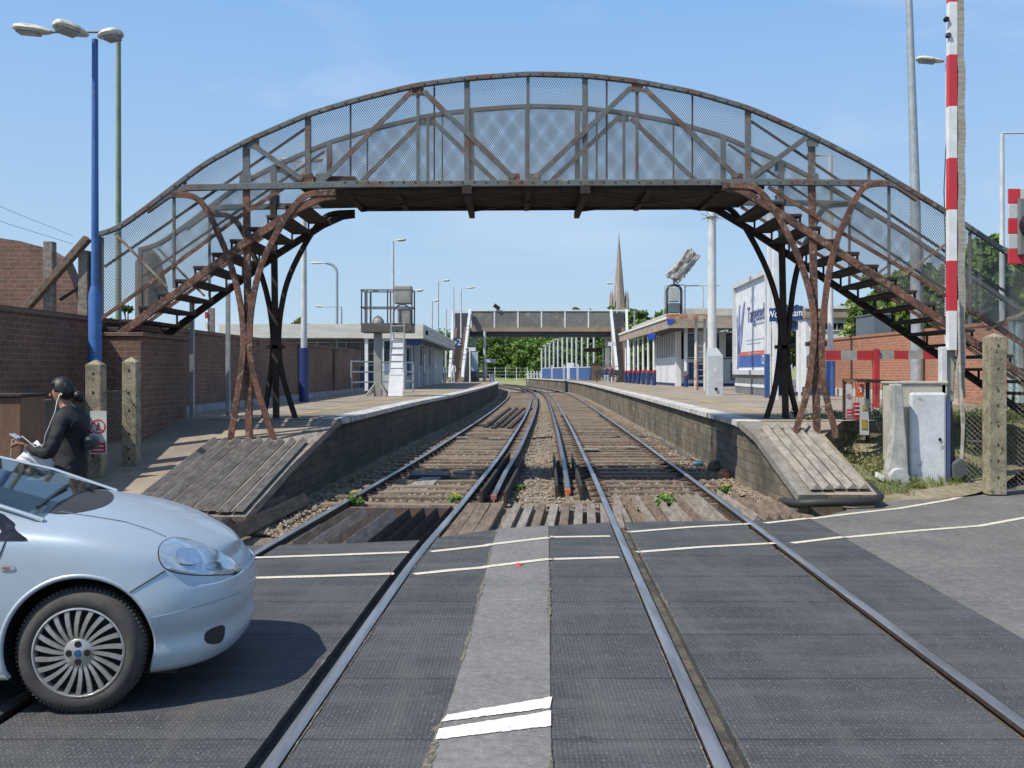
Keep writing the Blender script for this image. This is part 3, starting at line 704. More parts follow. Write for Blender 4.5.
for Y, front in ((YF, True), (YB, False)):
    irn = IRON; s = 1 if front else -1
    # curved handrail / top chord
    MB().sweep([(x, Y, z) for x, z in TS], [(-.06, -.035), (.015, -.035), (.015, .035), (-.06, .035)], side=(0, s, 0)).build('top_chord', irn, fb, smooth=40, bevel=.008)
    # lower chord, bent down at both ends
    ch = [(147, 211), (165, 198), (180, 189.5), (190, 188), (345, 185), (528, 183.5), (760, 182.5), (888, 183.5), (897, 186), (917, 199)]
    MB().sweep([(xx(x), Y, zz(y)) for x, y in ch], [(-.05, -.045), (.02, -.045), (.02, .045), (-.05, .045)], side=(0, s, 0)).build('bottom_chord', irn, fb, bevel=.006)
    MB().sweep([(xx(x), Y + s * .045, zz(y + 4)) for x, y in ((345, 185), (528, 184), (722, 183))], [(0, -.06), (.02, -.06), (.02, .05), (0, .05)], side=(0, s, 0)).build('fascia_plate', RUSTD, fb)
    # posts
    for x, wd in ((308, .085), (467, .08), (585, .08), (748, .085)):
        MB().box(xx(x) - wd / 2, xx(x) + wd / 2, Y - .02, Y + .03, zc, topz(xx(x)) - .02).build('post', irn, fb, bevel=.006)
    for x in (418, 528, 637): MB().box(xx(x) - .022, xx(x) + .022, Y - .02, Y + .02, zc, topz(xx(x))).build('post', irn, fb)
    for x in (350, 434, 693, 607): MB().box(xx(x) - .012, xx(x) + .012, Y + .04, Y + .06, zc, topz(xx(x))).build('post', RUSTD, fb)
    # diagonals
    for a, c_ in (((254, 146), (303, 180)), ((322, 182), (412, 92)), ((424, 92), (514, 179)), ((535, 179), (631, 88)), ((644, 89), (737, 178)), ((751, 178), (807, 137))):
        MB().bar((xx(a[0]), Y - .035, zz(a[1])), (xx(c_[0]), Y - .035, zz(c_[1])), .02, .075).build('diagonal', irn, fb, bevel=.004)
    # stair side: lower rail, middle handrail, thin posts, bracing
    MB().sweep([(a, Y, c_) for a, c_ in LB], [(-.03, -.025), (.0, -.025), (.0, .025), (-.03, .025)], side=(0, s, 0)).build('stair_rail', RUST, fb)
    MB().sweep([(a, Y, c_) for a, c_ in RB], [(-.03, -.025), (.0, -.025), (.0, .025), (-.03, .025)], side=(0, s, 0)).build('stair_rail', RUST, fb)
    MB().bar((xx(102), Y + .1 * s, zz(266)), (xx(304), Y + .1 * s, zz(127)), .025, .035).build('handrail', RUSTD, fb)
    MB().bar((xx(752), Y + .1 * s, zz(119)), (xx(1180), Y + .1 * s, zz(406)), .025, .035).build('handrail', RUSTD, fb)
    for x, y0, y1 in ((174, 197, 288), (889, 184, 276), (970, 232, 324), (185, 179, 189), (869, 168, 180), (1085, 308, 395)):
        MB().box(xx(x) - .018, xx(x) + .018, Y - .015, Y + .02, zz(y1), zz(y0)).build('stair_post', irn, fb)
    for a, c_ in (((116, 234), (168, 287)), ((947, 243), (902, 276)), ((1050, 300), (986, 330))):
        MB().bar((xx(a[0]), Y - .03 * s, zz(a[1])), (xx(c_[0]), Y - .03 * s, zz(c_[1])), .02, .035).build('stair_brace', M('bleached_iron', (.34, .28, .2), (.2, .11, .07), 5), fb)
    MB().box(xx(97) - .03, xx(97) + .03, Y - .03, Y + .03, zz(330), zz(233)).build('end_post', irn, fb)
    # sloping stringers, bent flat where they meet the deck
    for pts in (LS, RS):
        MB().sweep([(a, Y, c_) for a, c_ in pts], [(-.045, -.055), (.015, -.055), (.015, .055), (-.045, .055)], side=(0, s, 0)).build('stringer', RUST if front else RUSTD, fb, bevel=.008)
    # splayed rail columns
    for side in 'LR':
        z = zL if side == 'L' else zR
        cx_ = 247.5 if side == 'L' else 814.5
        for k, pts in enumerate(LEGS[side]):
            pp = [(x, y) for x, y in pts]
            p = [V((xx(x), Y, zz(y))) for x, y in pp]
            for _ in range(2):
                q = [p[0]]
                for a, b_ in zip(p, p[1:]): q += [a.lerp(b_, .25), a.lerp(b_, .75)]
                q.append(p[-1]); p = q
            zg = z(Y) - .06; keep = [p[0]]
            for a, b_ in zip(p, p[1:]):
                if b_.z < zg: keep.append(a.lerp(b_, (a.z - zg) / (a.z - b_.z))); break
                keep.append(b_)
            else: keep.append(V((p[-1].x + (p[-1].x - p[-2].x) * .3, Y, zg)))
            p = keep
            MB().sweep(p, ([(-.06, -.045), (-.045, -.045), (-.038, -.012), (.0, -.012), (.006, -.032), (.02, -.032), (.02, .032), (.006, .032), (.0, .012), (-.038, .012), (-.045, .045), (-.06, .045)]), side=(0, s, 0)).build('column_rail', RUST if front else RUSTD, fb, smooth=40, bevel=.008)
        xa = xx(246 if side == 'L' else 812); xb = xx(249 if side == 'L' else 817.5)
        MB().bar((xa, Y + .02 * s, topz(xa) - .03), (xa, Y + .02 * s, zc), .10, .05, up=(0, 1, 0)).build('column_post', irn, fb, bevel=.006)
        MB().bar((xa, Y + .02 * s, zc), (xb, Y + .02 * s, z(Y) - .1), .10, .06, up=(0, 1, 0)).build('column_post', RUST if front else RUSTD, fb, bevel=.006)
        # clamp where the rails are gathered
        MB().box(xb - .16, xb + .13, Y - .05, Y + .07, zz(344) - .03, zz(344) + .03).build('clamp', RUSTD, fb)
    # knee brace under the deck end
    for a in ((336, 196, 300, 232, 283, 300), (722, 187, 760, 222, 783, 292)):
        pass
    # expanded mesh infill
    b = MB(); Ym = Y + .055 * (-s)
    polyt = [(x, z - .02) for x, z in TS if x > xx(98)]
    xe = polyt[-1][0]
    bot = [(xx(1180), rb(xx(1180))), (xx(1018), rb(xx(1018))), (xx(915), rb(xx(915))), (xx(840), rb(xx(840))), (xx(768), zc), (xx(286), zc), (xx(242), lb(xx(242))), (xx(125), lb(xx(125))), (xx(98), lb(xx(98)))]
    poly = polyt + bot
    for ang in (math.radians(55), math.radians(125)): clip_lines(poly, ang, .0275, .0066, Y, b)
    b.build('mesh_panel', MESHM, fb, fix=False)
# rivets and gusset plates on both faces
for Y, s in ((YF, 1), (YB, -1)):
    b = MB()
    x = xx(110)
    while x < xx(1100):
        b.lathe([(0, .012), (.012, .009), (.016, 0)], (x, Y - .062 * s, topz(x) + R.uniform(-.003, .003)), axis=(0, -s, 0), n=6); x += .19
    x = xx(345)
    while x < xx(885): b.lathe([(0, .012), (.012, .009), (.016, 0)], (x, Y - .052 * s, zc + .02), axis=(0, -s, 0), n=6); x += .17
    b.build('rivet', IRON, fb, fix=False)
    for px, top in ((308, 0), (322, 0), (514, 0), (535, 0), (737, 0), (751, 0), (418, 1), (637, 1), (254, 1), (812, 1), (246, 0), (812, 0)):
        x = xx(px); z = topz(x) - .08 if top else zc + .07
        MB().box(x - .085, x + .085, Y - .03 * s - .006, Y - .03 * s + .006, z - .07, z + .07).build('gusset_plate', R.choice([IRON, RUST]), fb)
# deck, cross girders and under-bracing between the two sides
xd0, xd1 = xx(300), xx(765)
MB().box(xd0, xd1, YF + .03, YB - .03, zc - .075, zc + .035).build('deck', TIMBD, fb)
b = MB()
MB().box(xx(303), xx(355), YF - .0, YB, zc + .045, zc + .11).build('top_step', RUST, fb, bevel=.01)
for x in (345, 395, 467, 528, 585, 650, 722): MB().box(xx(x) - .04, xx(x) + .04, YF + .04, YB - .03, zc - .13, zc - .06).build('cross_girder', RUSTD, fb)
for x in (467, 585):
    MB().bar((xx(x), YF - .05, zc - .15), (xx(x), YB + .18, zc - .17), .09, .10).build('cantilever', RUSTD, fb, bevel=.01)
    MB().box(xx(x) - .07, xx(x) + .07, YF - .09, YF - .03, zc - .16, zc - .04).build('bracket', RUSTD, fb)
for a, c_ in ((345, 467), (467, 345), (467, 585), (585, 467), (585, 722), (722, 585)):
    MB().bar((xx(a), YF + .1, zc - .13), (xx(c_), YB - .1, zc - .13 - (.02 if a > c_ else 0)), .05, .015).build('wind_brace', RUSTD, fb)
# diagonal knees joining rear column to deck
for x0, y0, x1, y1 in ((308, 232, 350, 196), (752, 232, 716, 196)):
    pass
for x0, x1 in ():
    MB().bar((x0, YF + .1, zz(350)), (x0, YB - .1, zz(300)), .05, .05).build('tie_bar', RUSTD, fb)
    MB().bar((x0, YB - .1, zz(350)), (x0, YF + .1, zz(262)), .05, .05).build('tie_bar', RUST, fb)
# treads on brackets
def treads(f, x_hi, x_lo, n, sgn):
    for i in range(n):
        x = x_hi + (x_lo - x_hi) * (i + .5) / n; z = f(x) + .06
        MB().box(x - .16, x + .16, YF - .02, YB + .02, z, z + .045).build('tread', TREADM, fb, bevel=.006)
        for Y in (YF + .06, YB - .06):
            b = MB(); b.box(x + .15 * sgn - .012, x + .15 * sgn + .012, Y - .02, Y + .02, z - .20, z)
            b.build('tread_bracket', RUSTD, fb)
treads(sl, xx(305), xx(122), 10, -1)
treads(sr, xx(762), xx(1165), 21, 1)
# left landing and the boxed handrail going down behind the wall
MB().box(-7.1, -5.7, YF, YB, 2.24, 2.30).build('landing', TREADM, fb, bevel=.01)
b = MB()
b.bar(P(22, 313, YF), P(88, 238, YF), .14, .10)
b.build('landing_rail', TIMBB, fb, bevel=.01)
for x, y0, y1 in ((47, 241, 330), (82, 250, 330), (95, 236, 345)):
    p = P(x, y0, YF); MB().box(p.x - .07, p.x + .07, YF + .02, YF + .16, P(x, y1, YF).z - .3, p.z).build('landing_post', TIMB if x < 90 else IRON, fb, bevel=.012)
b = MB()
for (x0, y0, x1, y1) in ((60, 300, 88, 282), (30, 322, 90, 322)): b.bar(P(x0, y0, YF + .1), P(x1, y1, YF + .1), .03, .04)
b.build('landing_brace', RUSTD, fb)
# far-side parapet end seen behind the landing
pz = [(135, 262), (147, 246), (158, 256), (170, 310), (135, 318)]
MB().prism([P(x, y, YB + .1) for x, y in pz], (0, .12, 0)).build('landing_screen', TIMB, fb)
# ------------------------------------------------------------------ lamp posts
def hood(b, c, d, L, w, h):
    "lamp hood: teardrop from c along d"
    d = V(d).normalized(); s_ = d.cross(V((0, 0, 1))).normalized(); vs = []; n = 10; st = [(-.02, .3), (.12, .62), (.4, .95), (.72, 1.0), (.92, .8), (1.0, .35)]
    for t, k in st:
        for j in range(n):
            a = 2 * math.pi * j / n
            vs.append(V(c) + d * (L * t) + s_ * (math.cos(a) * w / 2 * k) + V((0, 0, 1)) * (max(math.sin(a), -.45) * h / 2 * k))
    fs = [(i * n + j, i * n + (j + 1) % n, (i + 1) * n + (j + 1) % n, (i + 1) * n + j) for i in range(len(st) - 1) for j in range(n)]
    fs += [tuple(range(n)), tuple(range((len(st) - 1) * n, len(st) * n))]
    b.add(vs, fs)
def lamp(label, px, ytop, Y, zbase, heads, r=.05, mat=LAMPW, sleeve=None, arm=None, group='platform lamps', curved=False, tilt=.06, name='street_lamp'):
    p = P(px, ytop, Y); x, z = p.x, p.z
    root = empty(name, (x, Y, zbase), label, 'lamp post', group)
    if curved:
        dx = heads[0][0]; pts = [V((x, Y, zbase)), V((x, Y, z - .45))] + [V((x + dx * (1 - math.cos(t)) * .7, Y, z - .45 + .45 * math.sin(t))) for t in [math.pi / 2 * k / 6 for k in range(1, 7)]]
        MB().tube(pts, r, 10).build('pole', mat, root, smooth=50)
        b = MB(); hood(b, pts[-1], (dx, 0, -.02), abs(dx) * .9, .22, .13); h = b.build('lamp_head', LAMPHEAD, root, smooth=50)
        return root
    MB().tube([(x, Y, zbase), (x, Y, z - .02)], [r * 1.15, r * .8], 10).build('pole', mat, root, smooth=50)
    for (hx, hy, L, w_) in heads:      # arm reach (hx, hy) then a hood of length L
        d = V((hx, hy, 0)); dn = d.normalized()
        st = V((x, Y, z)); en = st + d + V((0, 0, tilt * d.length))
        if d.length > .12: MB().tube([st, en], .022, 8).build('arm', mat, root, smooth=50)
        b = MB(); hood(b, en, dn + V((0, 0, .10)), L, w_, w_ * .55); h = b.build('lamp_head', LAMPHEAD, root, smooth=50)
        c_ = en + (dn + V((0, 0, .1))) * L * .6
        MB().bar(c_ - dn * L * .28 - V((0, 0, w_ * .2)), c_ + dn * L * .28 - V((0, 0, w_ * .2 - .05 * L)), w_ * .62, .05).build('lens', LENS, h, bevel=.01)
    if sleeve:
        MB().tube([(x, Y, zbase), (x, Y, sleeve[0])], r * 1.65, 12).build('base_sleeve', sleeve[1], root, smooth=50)
    return root
# near left double-headed blue one
Yb = 13.6; p = P(95, 40, Yb)
root = lamp('tall bright blue lamp post with two grimy hoods, in front of the near brick wall', 95, 38, Yb, -.2, [(-.07, -.09, .46, .31), (.07, -.02, .33, .30)], r=.052, mat=BLUE, group='lamp posts', tilt=.0)
MB().tube([(p.x, Yb, -.2), (p.x, Yb, P(0, 295, Yb).z), (p.x, Yb, P(0, 286, Yb).z)], [.088, .085, .055], 14).build('base_sleeve', BLUE, root, smooth=50)
lamp('slim olive green lamp post with one long arm reaching left', 118.5, 32, 17.5, 0, [(-1.18, 0, .66, .36)], r=.052, mat=OLIVE, group='lamp posts', tilt=.0)
lamp('white lamp post with navy foot, seen through the left end of the footbridge', 304, 161, 25, .9, [(-.18, 0, .42, .2), (.08, 0, .42, .2)], r=.075, sleeve=(P(0, 348, 25).z, NAVY), tilt=0)
lamp('swan-necked grey lamp post rising behind the left platform brick wall', 337, 263, 45, .3, [(-.75, 0)], r=.06, mat=GALV, curved=True)
lamp('short lamp post with a long level arm, behind the swan-necked lamp', 341.5, 307, 72, .3, [(-1.2, 0, .7, .3)], r=.07, mat=GALV, tilt=0)
lamp('white lamp post standing just behind the railed signal cage on the left', 393, 241, 37, .9, [(.06, 0, .44, .16)], r=.055, tilt=.2)
lamp('small lamp post showing its hood over the left of the signal cage', 371, 291, 56, .3, [(.02, 0, .42, .3)], r=.06)
lamp('small lamp post showing its hood right of the grey signal box', 414, 291, 57, .9, [(.04, 0, .5, .3)], r=.06)
lamp('short white lamp post over the left station canopy, second from the left there', 432, 301, 74, .3, [(.08, 0, .45, .3)], r=.07)
lamp('tallest white lamp post over the left station canopy, its hood pointing right', 438, 281, 75, .3, [(.25, 0, .65, .3)], r=.08, tilt=0)
lamp('bare white post without a lamp hood, left of the far footbridge', 453.5, 286, 80, .3, [], r=.07, name='white_post')
lamp('white lamp post just left of the far footbridge deck, hood pointing right', 461, 289, 81, .3, [(.35, 0, .8, .28)], r=.07, tilt=.15)
lamp('stubby bare white post beside the tallest canopy lamp', 446, 309, 78, .3, [], r=.07, name='white_post')
# right side
lamp('white lamp post with blue foot, behind the right footbridge columns', 830.5, 155, 31, .9, [(-.28, 0, .5, .22), (-.02, 0, .05, .05)], r=.085, sleeve=(P(0, 361, 31).z, BLUE), tilt=-.1)
lamp('white lamp post whose hood shows left of the striped barrier arm', 947.5, 62, 19, .3, [(-.08, 0, .52, .24)], r=.05, group='lamp posts', tilt=.1)
lamp('thin white post with a level arm leading out at the right edge', 1002, 133, 22, .3, [(.9, 0, .5, .22)], r=.06, group='lamp posts', tilt=0)
lamp('thin lamp post beside the church spire, its hood pointing left', 617, 284, 92, .9, [(-.35, 0, .6, .3)], r=.06, mat=LAMPW)
lamp('bare grey post right of the far footbridge stair', 634.5, 310, 90, .3, [], r=.09, mat=GALV, name='white_post')
# plain tall tapered mast on the right, behind the bridge stair
tag(MB().tube([P(917, 333, 26), P(915, 190, 26), P(911, 60, 26), P(908, -30, 26)], [.165, .125, .095, .08], 18).tube([P(917, 334, 26) - V((0, 0, 2)), P(917, 333, 26)], .165, 18).build('mast', GALV, smooth=50), 'thick tapered pale grey mast rising out of sight behind the right bridge stair', 'mast')
# galvanised posts near left wall
for px, t, Y, lab in ((192, 300, 16.6, 'shorter galvanised post before the left brick wall, left of the bridge columns'), (228, 283, 17.2, 'taller galvanised post before the left brick wall, beside the bridge columns')):
    p = P(px, t, Y); tag(MB().box(p.x - .035, p.x + .035, Y - .03, Y + .03, zL(Y) - .1, p.z).build('fence_post', GALV, bevel=.005), lab, 'post', 'galvanised posts')
p = P(209, 308, 24)
mk = empty('striped_marker_post', (p.x, 24, .9), 'thin post with faded red and white marks behind the brick wall', 'marker post')
MB().box(p.x - .03, p.x + .12, 24, 24.08, .9, p.z).build('post', TIMB, mk)
b = MB()
for k in range(3): b.box(p.x - .09, p.x - .03, 23.97, 24.0, p.z - .25 - k * .26, p.z - .10 - k * .26, k % 2)
b.build('mark', [RED, WHITE], mk)
# wires
for k, (a, c_) in enumerate((((-60, 196), (73, 244)), ((-60, 178), (73, 236)))):
    tag(MB().tube([P(a[0], a[1], 30), P(8, (a[1] + c_[1]) / 2 + 4 - k, 33), P(c_[0], c_[1], 36)], .007, 5).build('overhead_wire', DARKGREY), ('lower' if k == 0 else 'upper') + ' thin wire in the sky above the brick gable', 'wire', 'overhead wires')

# ------------------------------------------------------------------ left station building
def window(root, x0, x1, z0, z1, y, nx=2, nz=2, wall_axis='x', m=WHITE, gl=GLASSD):
    f = MB(); t = .05
    def bx(a0, a1, c0, c1, d0, d1):
        if wall_axis == 'x': f.box(a0, a1, y - d0, y - d1, c0, c1)
        else: f.box(y - d0, y - d1, a0, a1, c0, c1)
    bx(x0, x1, z0, z0 + t, .06, .0); bx(x0, x1, z1 - t, z1, .06, .0)
    for i in range(nx + 1):
        c_ = x0 + (x1 - x0) * i / nx; bx(max(x0, c_ - t / 2), min(x1, c_ + t / 2), z0 + t, z1 - t, .058, .002)
    for j in range(1, nz):
        c_ = z0 + (z1 - z0) * j / nz; bx(x0 + t, x1 - t, c_ - t / 2, c_ + t / 2, .05, .004)
    o = f.build('window', m, root)
    g_ = MB()
    if wall_axis == 'x': g_.quad((x0, y - .02, z0), (x1, y - .02, z0), (x1, y - .02, z1), (x0, y - .02, z1))
    else: g_.quad((y - .02, x0, z0), (y - .02, x1, z0), (y - .02, x1, z1), (y - .02, x0, z1))
    g_.build('pane', gl, o, fix=False)
    return o
sb = empty('station_building', (-4.8, 43, .9), 'low white flat-roofed station building behind the left platform wall', 'building')
ya, yb = 43, 67
rz = P(0, 324, ya).z
MB().box(-5.6, -4.65, ya + .2, yb, .3, rz - .2).box(-12.5, -5.6, ya + 3.5, yb, .3, rz - .2).build('wall', WALLG, sb)
b = MB()
b.box(-3.90, -3.82, ya, yb, rz - .62, rz); b.box(-6.4, -3.90, ya, ya + .08, rz - .62, rz)
b.box(-12.6, -6.4, ya, ya + .08, rz - .60, rz - .0)
b.build('fascia', CREAMF, sb)
for k in range(3): MB().box(-3.815, -3.80, ya, yb, rz - .17 - .2 * k, rz - .155 - .2 * k).build('fascia_groove', GREYBOX, sb)
MB().box(-12.6, -3.90, ya + .08, yb, rz - .14, rz - .04).build('roof', ROOFM, sb)
MB().box(-12.5, -3.92, ya + .1, yb, rz - .62, rz - .58).build('soffit', plain('grey_soffit', (.3, .31, .31), .8), sb)
for y in (ya + 4, ya + 9, ya + 14): 
    MB().box(-4.66, -4.60, y, y + 2.0, .95, 3.0).build('door', plain('blue_grey_door', (.22, .27, .30)), sb)
for y0 in (ya + 6.6, ya + 12, ya + 17): window(sb, y0, y0 + 1.6, 1.9, 3.0, -4.60, 2, 1, 'y')
for y in (ya + 2.6, ya + 7.9, ya + 13.2): MB().tube([(-4.58, y, .9), (-4.58, y, rz - .6)], .045, 8).build('downpipe', LAMPW, sb, smooth=50)
for y, m_ in ((ya + 1.2, MIDBLUE), (ya + 8.5, CREAMF)):
    MB().box(-4.60, -4.56, y, y + 1.0, 1.5, 2.7).build('poster_frame', DARKGREY, sb); MB().box(-4.558, -4.55, y + .08, y + .92, 1.58, 2.62).build('poster', m_, sb)
MB().box(-4.55, -3.9, ya + .12, ya + .16, rz - .9, rz - .66).build('hanging_board', NAVY, sb)
# glazed bay facing the crossing
for (x0, x1) in ((-7.0, -6.05), (-8.9, -7.05)): pass
MB().box(-12.5, -5.62, ya + 3.4, ya + 3.48, .3, 1.9).build('panel', plain('blue_panel', (.05, .10, .24)), sb)
for i in range(5): window(sb, -12.4 + i * 1.36, -11.1 + i * 1.36, 1.95, rz - .66, ya + 3.42, 2, 2)
window(sb, -5.55, -4.7, 1.9, 3.05, ya + .2, 2, 1)
for x in (-6.35,): MB().box(x, x + .14, ya + .1, ya + .24, .3, rz - .6).build('column', WHITE, sb)
for x, z in ((-4.3, rz - .33),): MB().box(-3.80, -3.72, ya + 1.2, ya + 1.5, z - .1, z + .1).build('lamp', BLACK, sb)
# railing and poster board on the left platform
rl = empty('handrail', (-4.6, 34, .9), 'silver tubular handrail with a pale notice panel on the left platform', 'handrail')
b = MB(); 
for x, y in ((-5.3, 33), (-4.75, 35.5), (-3.75, 38)): b.tube([(x, y, .9), (x, y, 2.0)], .03, 8)
for z in (1.3, 1.65, 2.0): b.tube([(-5.3, 33, z), (-4.75, 35.5, z), (-3.75, 38, z)], .025, 8)
b.build('rail', GALV, rl, smooth=50)
MB().bar((-4.60, 35.9, 1.75), (-3.95, 37.5, 1.75), .03, .42).build('notice_panel', plain('pale_blue_notice', (.52, .60, .66)), rl)

# signal cage on the left
Ys = 31.0
sg = empty('signal_post', (P(378, 0, Ys).x, Ys, .9), 'railed signal cage on a square grey post with a white ladder guard', 'signal')
xs = P(378, 0, Ys).x
MB().box(xs - .12, xs + .12, Ys - .12, Ys + .12, .9, P(0, 333, Ys).z).build('post', GREYBOX, sg, bevel=.01)
b = MB()
for sx, sy in ((1, 1), (1, -1), (-1, 1), (-1, -1)): b.bar((xs + sx * .3, Ys + sy * .3, .93), (xs + sx * .1, Ys + sy * .1, 1.25), .05, .05)
b.build('base_bracket', GREYBOX, sg)
x0, x1 = P(363, 0, Ys).x, P(414, 0, Ys).x; zt, zb_, zf = P(0, 291, Ys).z, P(0, 333, Ys).z, P(0, 325, Ys).z
MB().box(x0, x1, Ys - .45, Ys + .35, zb_, zf).build('platform', plain('grey_brown_tray', (.12, .11, .10)), sg, bevel=.02)
b = MB()
for x in (x0 + .02, x0 + .18, xs + .35, x1 - .02):
    for y in (Ys - .43, Ys + .33): b.tube([(x, y, zf), (x, y, zt)], .022, 6)
for z in (zf + .02, (zf + zt) / 2, zt):
    b.tube([(x0, Ys - .43, z), (x1, Ys - .43, z), (x1, Ys + .33, z), (x0, Ys + .33, z), (x0, Ys - .43, z)], .022, 6)
b.build('cage_rail', DARKGREY, sg, smooth=50)
b = MB(); c_ = (P(404, 0, Ys).x); pts = []
for k in range(13):
    t = math.pi * k / 12; pts.append((c_ + .26 * math.cos(t), Ys - .47, P(0, 314, Ys).z + .26 * math.sin(t)))
b.tube([(c_ + .26, Ys - .47, zf)] + pts + [(c_ - .26, Ys - .47, zf)], .022, 6); b.build('hoop', DARKGREY, sg, smooth=50)
MB().box(P(395, 0, Ys).x, P(412, 0, Ys).x, Ys - .2, Ys + .25, P(0, 304, Ys).z, P(0, 286, Ys).z).build('signal_head', GREYBOX, sg, bevel=.03)
MB().box(P(398, 0, Ys).x, P(411, 0, Ys).x, Ys - .2, Ys + .2, zf, P(0, 309, Ys).z).build('equipment_box', GREYBOX, sg, bevel=.03)
MB().lathe([(0, 0), (.19, 0), (.19, .1), (.12, .22), (.03, .28), (0, .3)], (P(379, 0, Ys).x, Ys - .2, zf), n=12).build('junction_cap', GREYBOX, sg, smooth=40)
MB().add([P(391, 341, Ys - .6), P(405, 341, Ys - .6), P(402.5, 396, Ys - .9), P(388, 396, Ys - .9), P(391, 341, Ys - .5), P(405, 341, Ys - .5), P(402.5, 396, Ys - .8), P(388, 396, Ys - .8)], [(0, 1, 2, 3), (7, 6, 5, 4), (0, 4, 5, 1), (1, 5, 6, 2), (2, 6, 7, 3), (3, 7, 4, 0)]).build('ladder_guard', plain('bright_white_panel', (.85, .85, .86)), sg)
b = MB()
for x in (391.5, 404.5): b.tube([P(x, 322, Ys - .55), P(x - 2.5, 396, Ys - .85)], .02, 6)
for k in range(10): y = 326 + 7 * k; b.tube([P(391.5 - k * .25, y, Ys - .57 - k * .03), P(404.5 - k * .25, y, Ys - .57 - k * .03)], .015, 6)
b.build('ladder', GALV, sg, smooth=50)

# ------------------------------------------------------------------ far footbridge
FBY = 85.0
ff = empty('footbridge', (0, FBY, .9), 'far enclosed footbridge of grey panels with stairs down to both platforms', 'footbridge')
xa, xb = P(471, 0, FBY).x, P(612, 0, FBY).x
zt, zp, zs_ = P(0, 310.5, FBY).z, P(0, 327.5, FBY).z, P(0, 336.5, FBY).z
PANEL = M('grimy_grey_panel', (.20, .20, .185), (.155, .15, .135), .5, .8, 0, .4, .6, c3=(.30, .25, .19), lo3=.56, hi3=.62, scale3=1.2)
np_ = 6
for i in range(np_):
    a = xa + (xb - xa) * i / np_; c_ = xa + (xb - xa) * (i + 1) / np_
    MB().box(a + .06, c_ - .06, FBY, FBY + .06, zp, zt - .06).build('panel', PANEL, ff)
    MB().box(a - .06, a + .06, FBY - .04, FBY + .1, zp, zt - .06).build('mullion', WHITE, ff)
MB().box(xa - 1.4, xb + 1.5, FBY - .06, FBY + .12, zt - .06, zt + .06).build('top_rail', WHITE, ff)
MB().box(xa, xb, FBY + 2.2, FBY + 2.3, zp, zt).build('rear_parapet', PANEL, ff)
MB().box(xa - 1.5, xb + 1.5, FBY - .15, FBY + 2.4, zp - .35, zp).build('deck', M('tan_concrete_edge', (.36, .27, .18), (.28, .21, .15), 1), ff)
MB().box(xa - .6, xb + .6, FBY + .1, FBY + 2.2, zs_, zp - .35).build('girder', DARKGREY, ff)
BRSTEP = brick_mat('brown_brick_risers', (.34, .24, .18), (.28, .20, .15), (.30, .25, .2), (.2, .15, .12), bw=.5, bh=.17)
def far_stair(pxl, pxr, bl, br):
    Yt, Y0 = FBY - .2, 74.0; n = 22; zb = .9
    xl, xr = P(pxl, 0, Yt).x, P(pxr, 0, Yt).x; wl_, wr_ = P(bl, 0, Y0).x, P(br, 0, Y0).x
    b = MB()
    for i in range(n):
        t = (i + .5) / n; y = Y0 + (Yt - Y0) * i / n; z = zb + (zp - .02 - zb) * (i + 1) / n
        xa_ = wl_ + (xl - wl_) * t; xb_ = wr_ + (xr - wr_) * t
        b.box(xa_, xb_, y, y + (Yt - Y0) / n, zb, z)
    b.build('stair_flight', BRSTEP, ff, fix=False)
    for s_, a, c_ in ((0, wl_, xl), (1, wr_, xr)):
        MB().sweep([(a, Y0 - .6, zb + .3), (a, Y0, zb + .9), (c_, Yt, zt)], [(-.10, -.5), (.10, -.5), (.10, .12), (-.10, .12)]).build('stair_parapet', LAMPW, ff)
    MB().box(xl, xr, FBY + 1.9, FBY + 2.0, zp, zt - .1).build('end_screen', DARKGREY, ff)
far_stair(453.5, 470, 450, 463)
far_stair(611, 626.5, 617, 628)
for px in (474, 608): MB().box(P(px, 0, FBY).x - .18, P(px, 0, FBY).x + .18, FBY + .4, FBY + .8, .9, zs_).build('column', GALV, ff)
cc_ = empty('camera_box', P(497, 308, FBY), 'small dark loudspeaker tilted on top of the far footbridge parapet', 'loudspeaker')
MB().bar(P(494, 305, FBY), P(499.5, 309, FBY), .4, .32).build('horn', BLACK, cc_, bevel=.03); MB().bar(P(497, 310.5, FBY), P(497, 307, FBY), .08, .08).build('bracket', BLACK, cc_)

# platform signs near the left stair
def sign(label, px0, py0, px1, py1, Y, mat, txt=None, tm=WHITE, size=.3, posts=(), depth=.05, zb=.9, skew=0):
    a, c_ = P(px0, py0, Y), P(px1, py1, Y)
    r_ = empty('platform_sign', ((a.x + c_.x) / 2, Y, c_.z), label, 'sign')
    MB().box(a.x, c_.x, Y, Y + depth, c_.z, a.z).build('board', mat, r_)
    if txt: text('lettering', txt, size, tm, r_, ((a.x + c_.x) / 2, Y - .01, (a.z + c_.z) / 2 - size * .02), (1, 0, 0), (0, 0, 1))
    for x in posts:
        xp = P(x, 0, Y).x; MB().tube([(xp, Y + .03, zb), (xp, Y + .03, a.z)], .05, 8).build('post', WHITE, r_, smooth=50)
    return r_
s2 = sign('dark blue hanging sign with a white arrow and number 2', 453, 338, 461.5, 347, 68, NAVY, None)
a = P(457.2, 342.5, 68)
text('lettering', '2', .62, WHITE, s2, (a.x + .14, 67.98, a.z), (1, 0, 0), (0, 0, 1))
MB().poly([(a.x - .26, 67.98, a.z), (a.x - .12, 67.98, a.z + .14), (a.x - .12, 67.98, a.z + .04), (a.x - .02, 67.98, a.z + .04), (a.x - .02, 67.98, a.z - .04), (a.x - .12, 67.98, a.z - .04), (a.x - .12, 67.98, a.z - .14)]).build('arrow', WHITE, s2, fix=False)
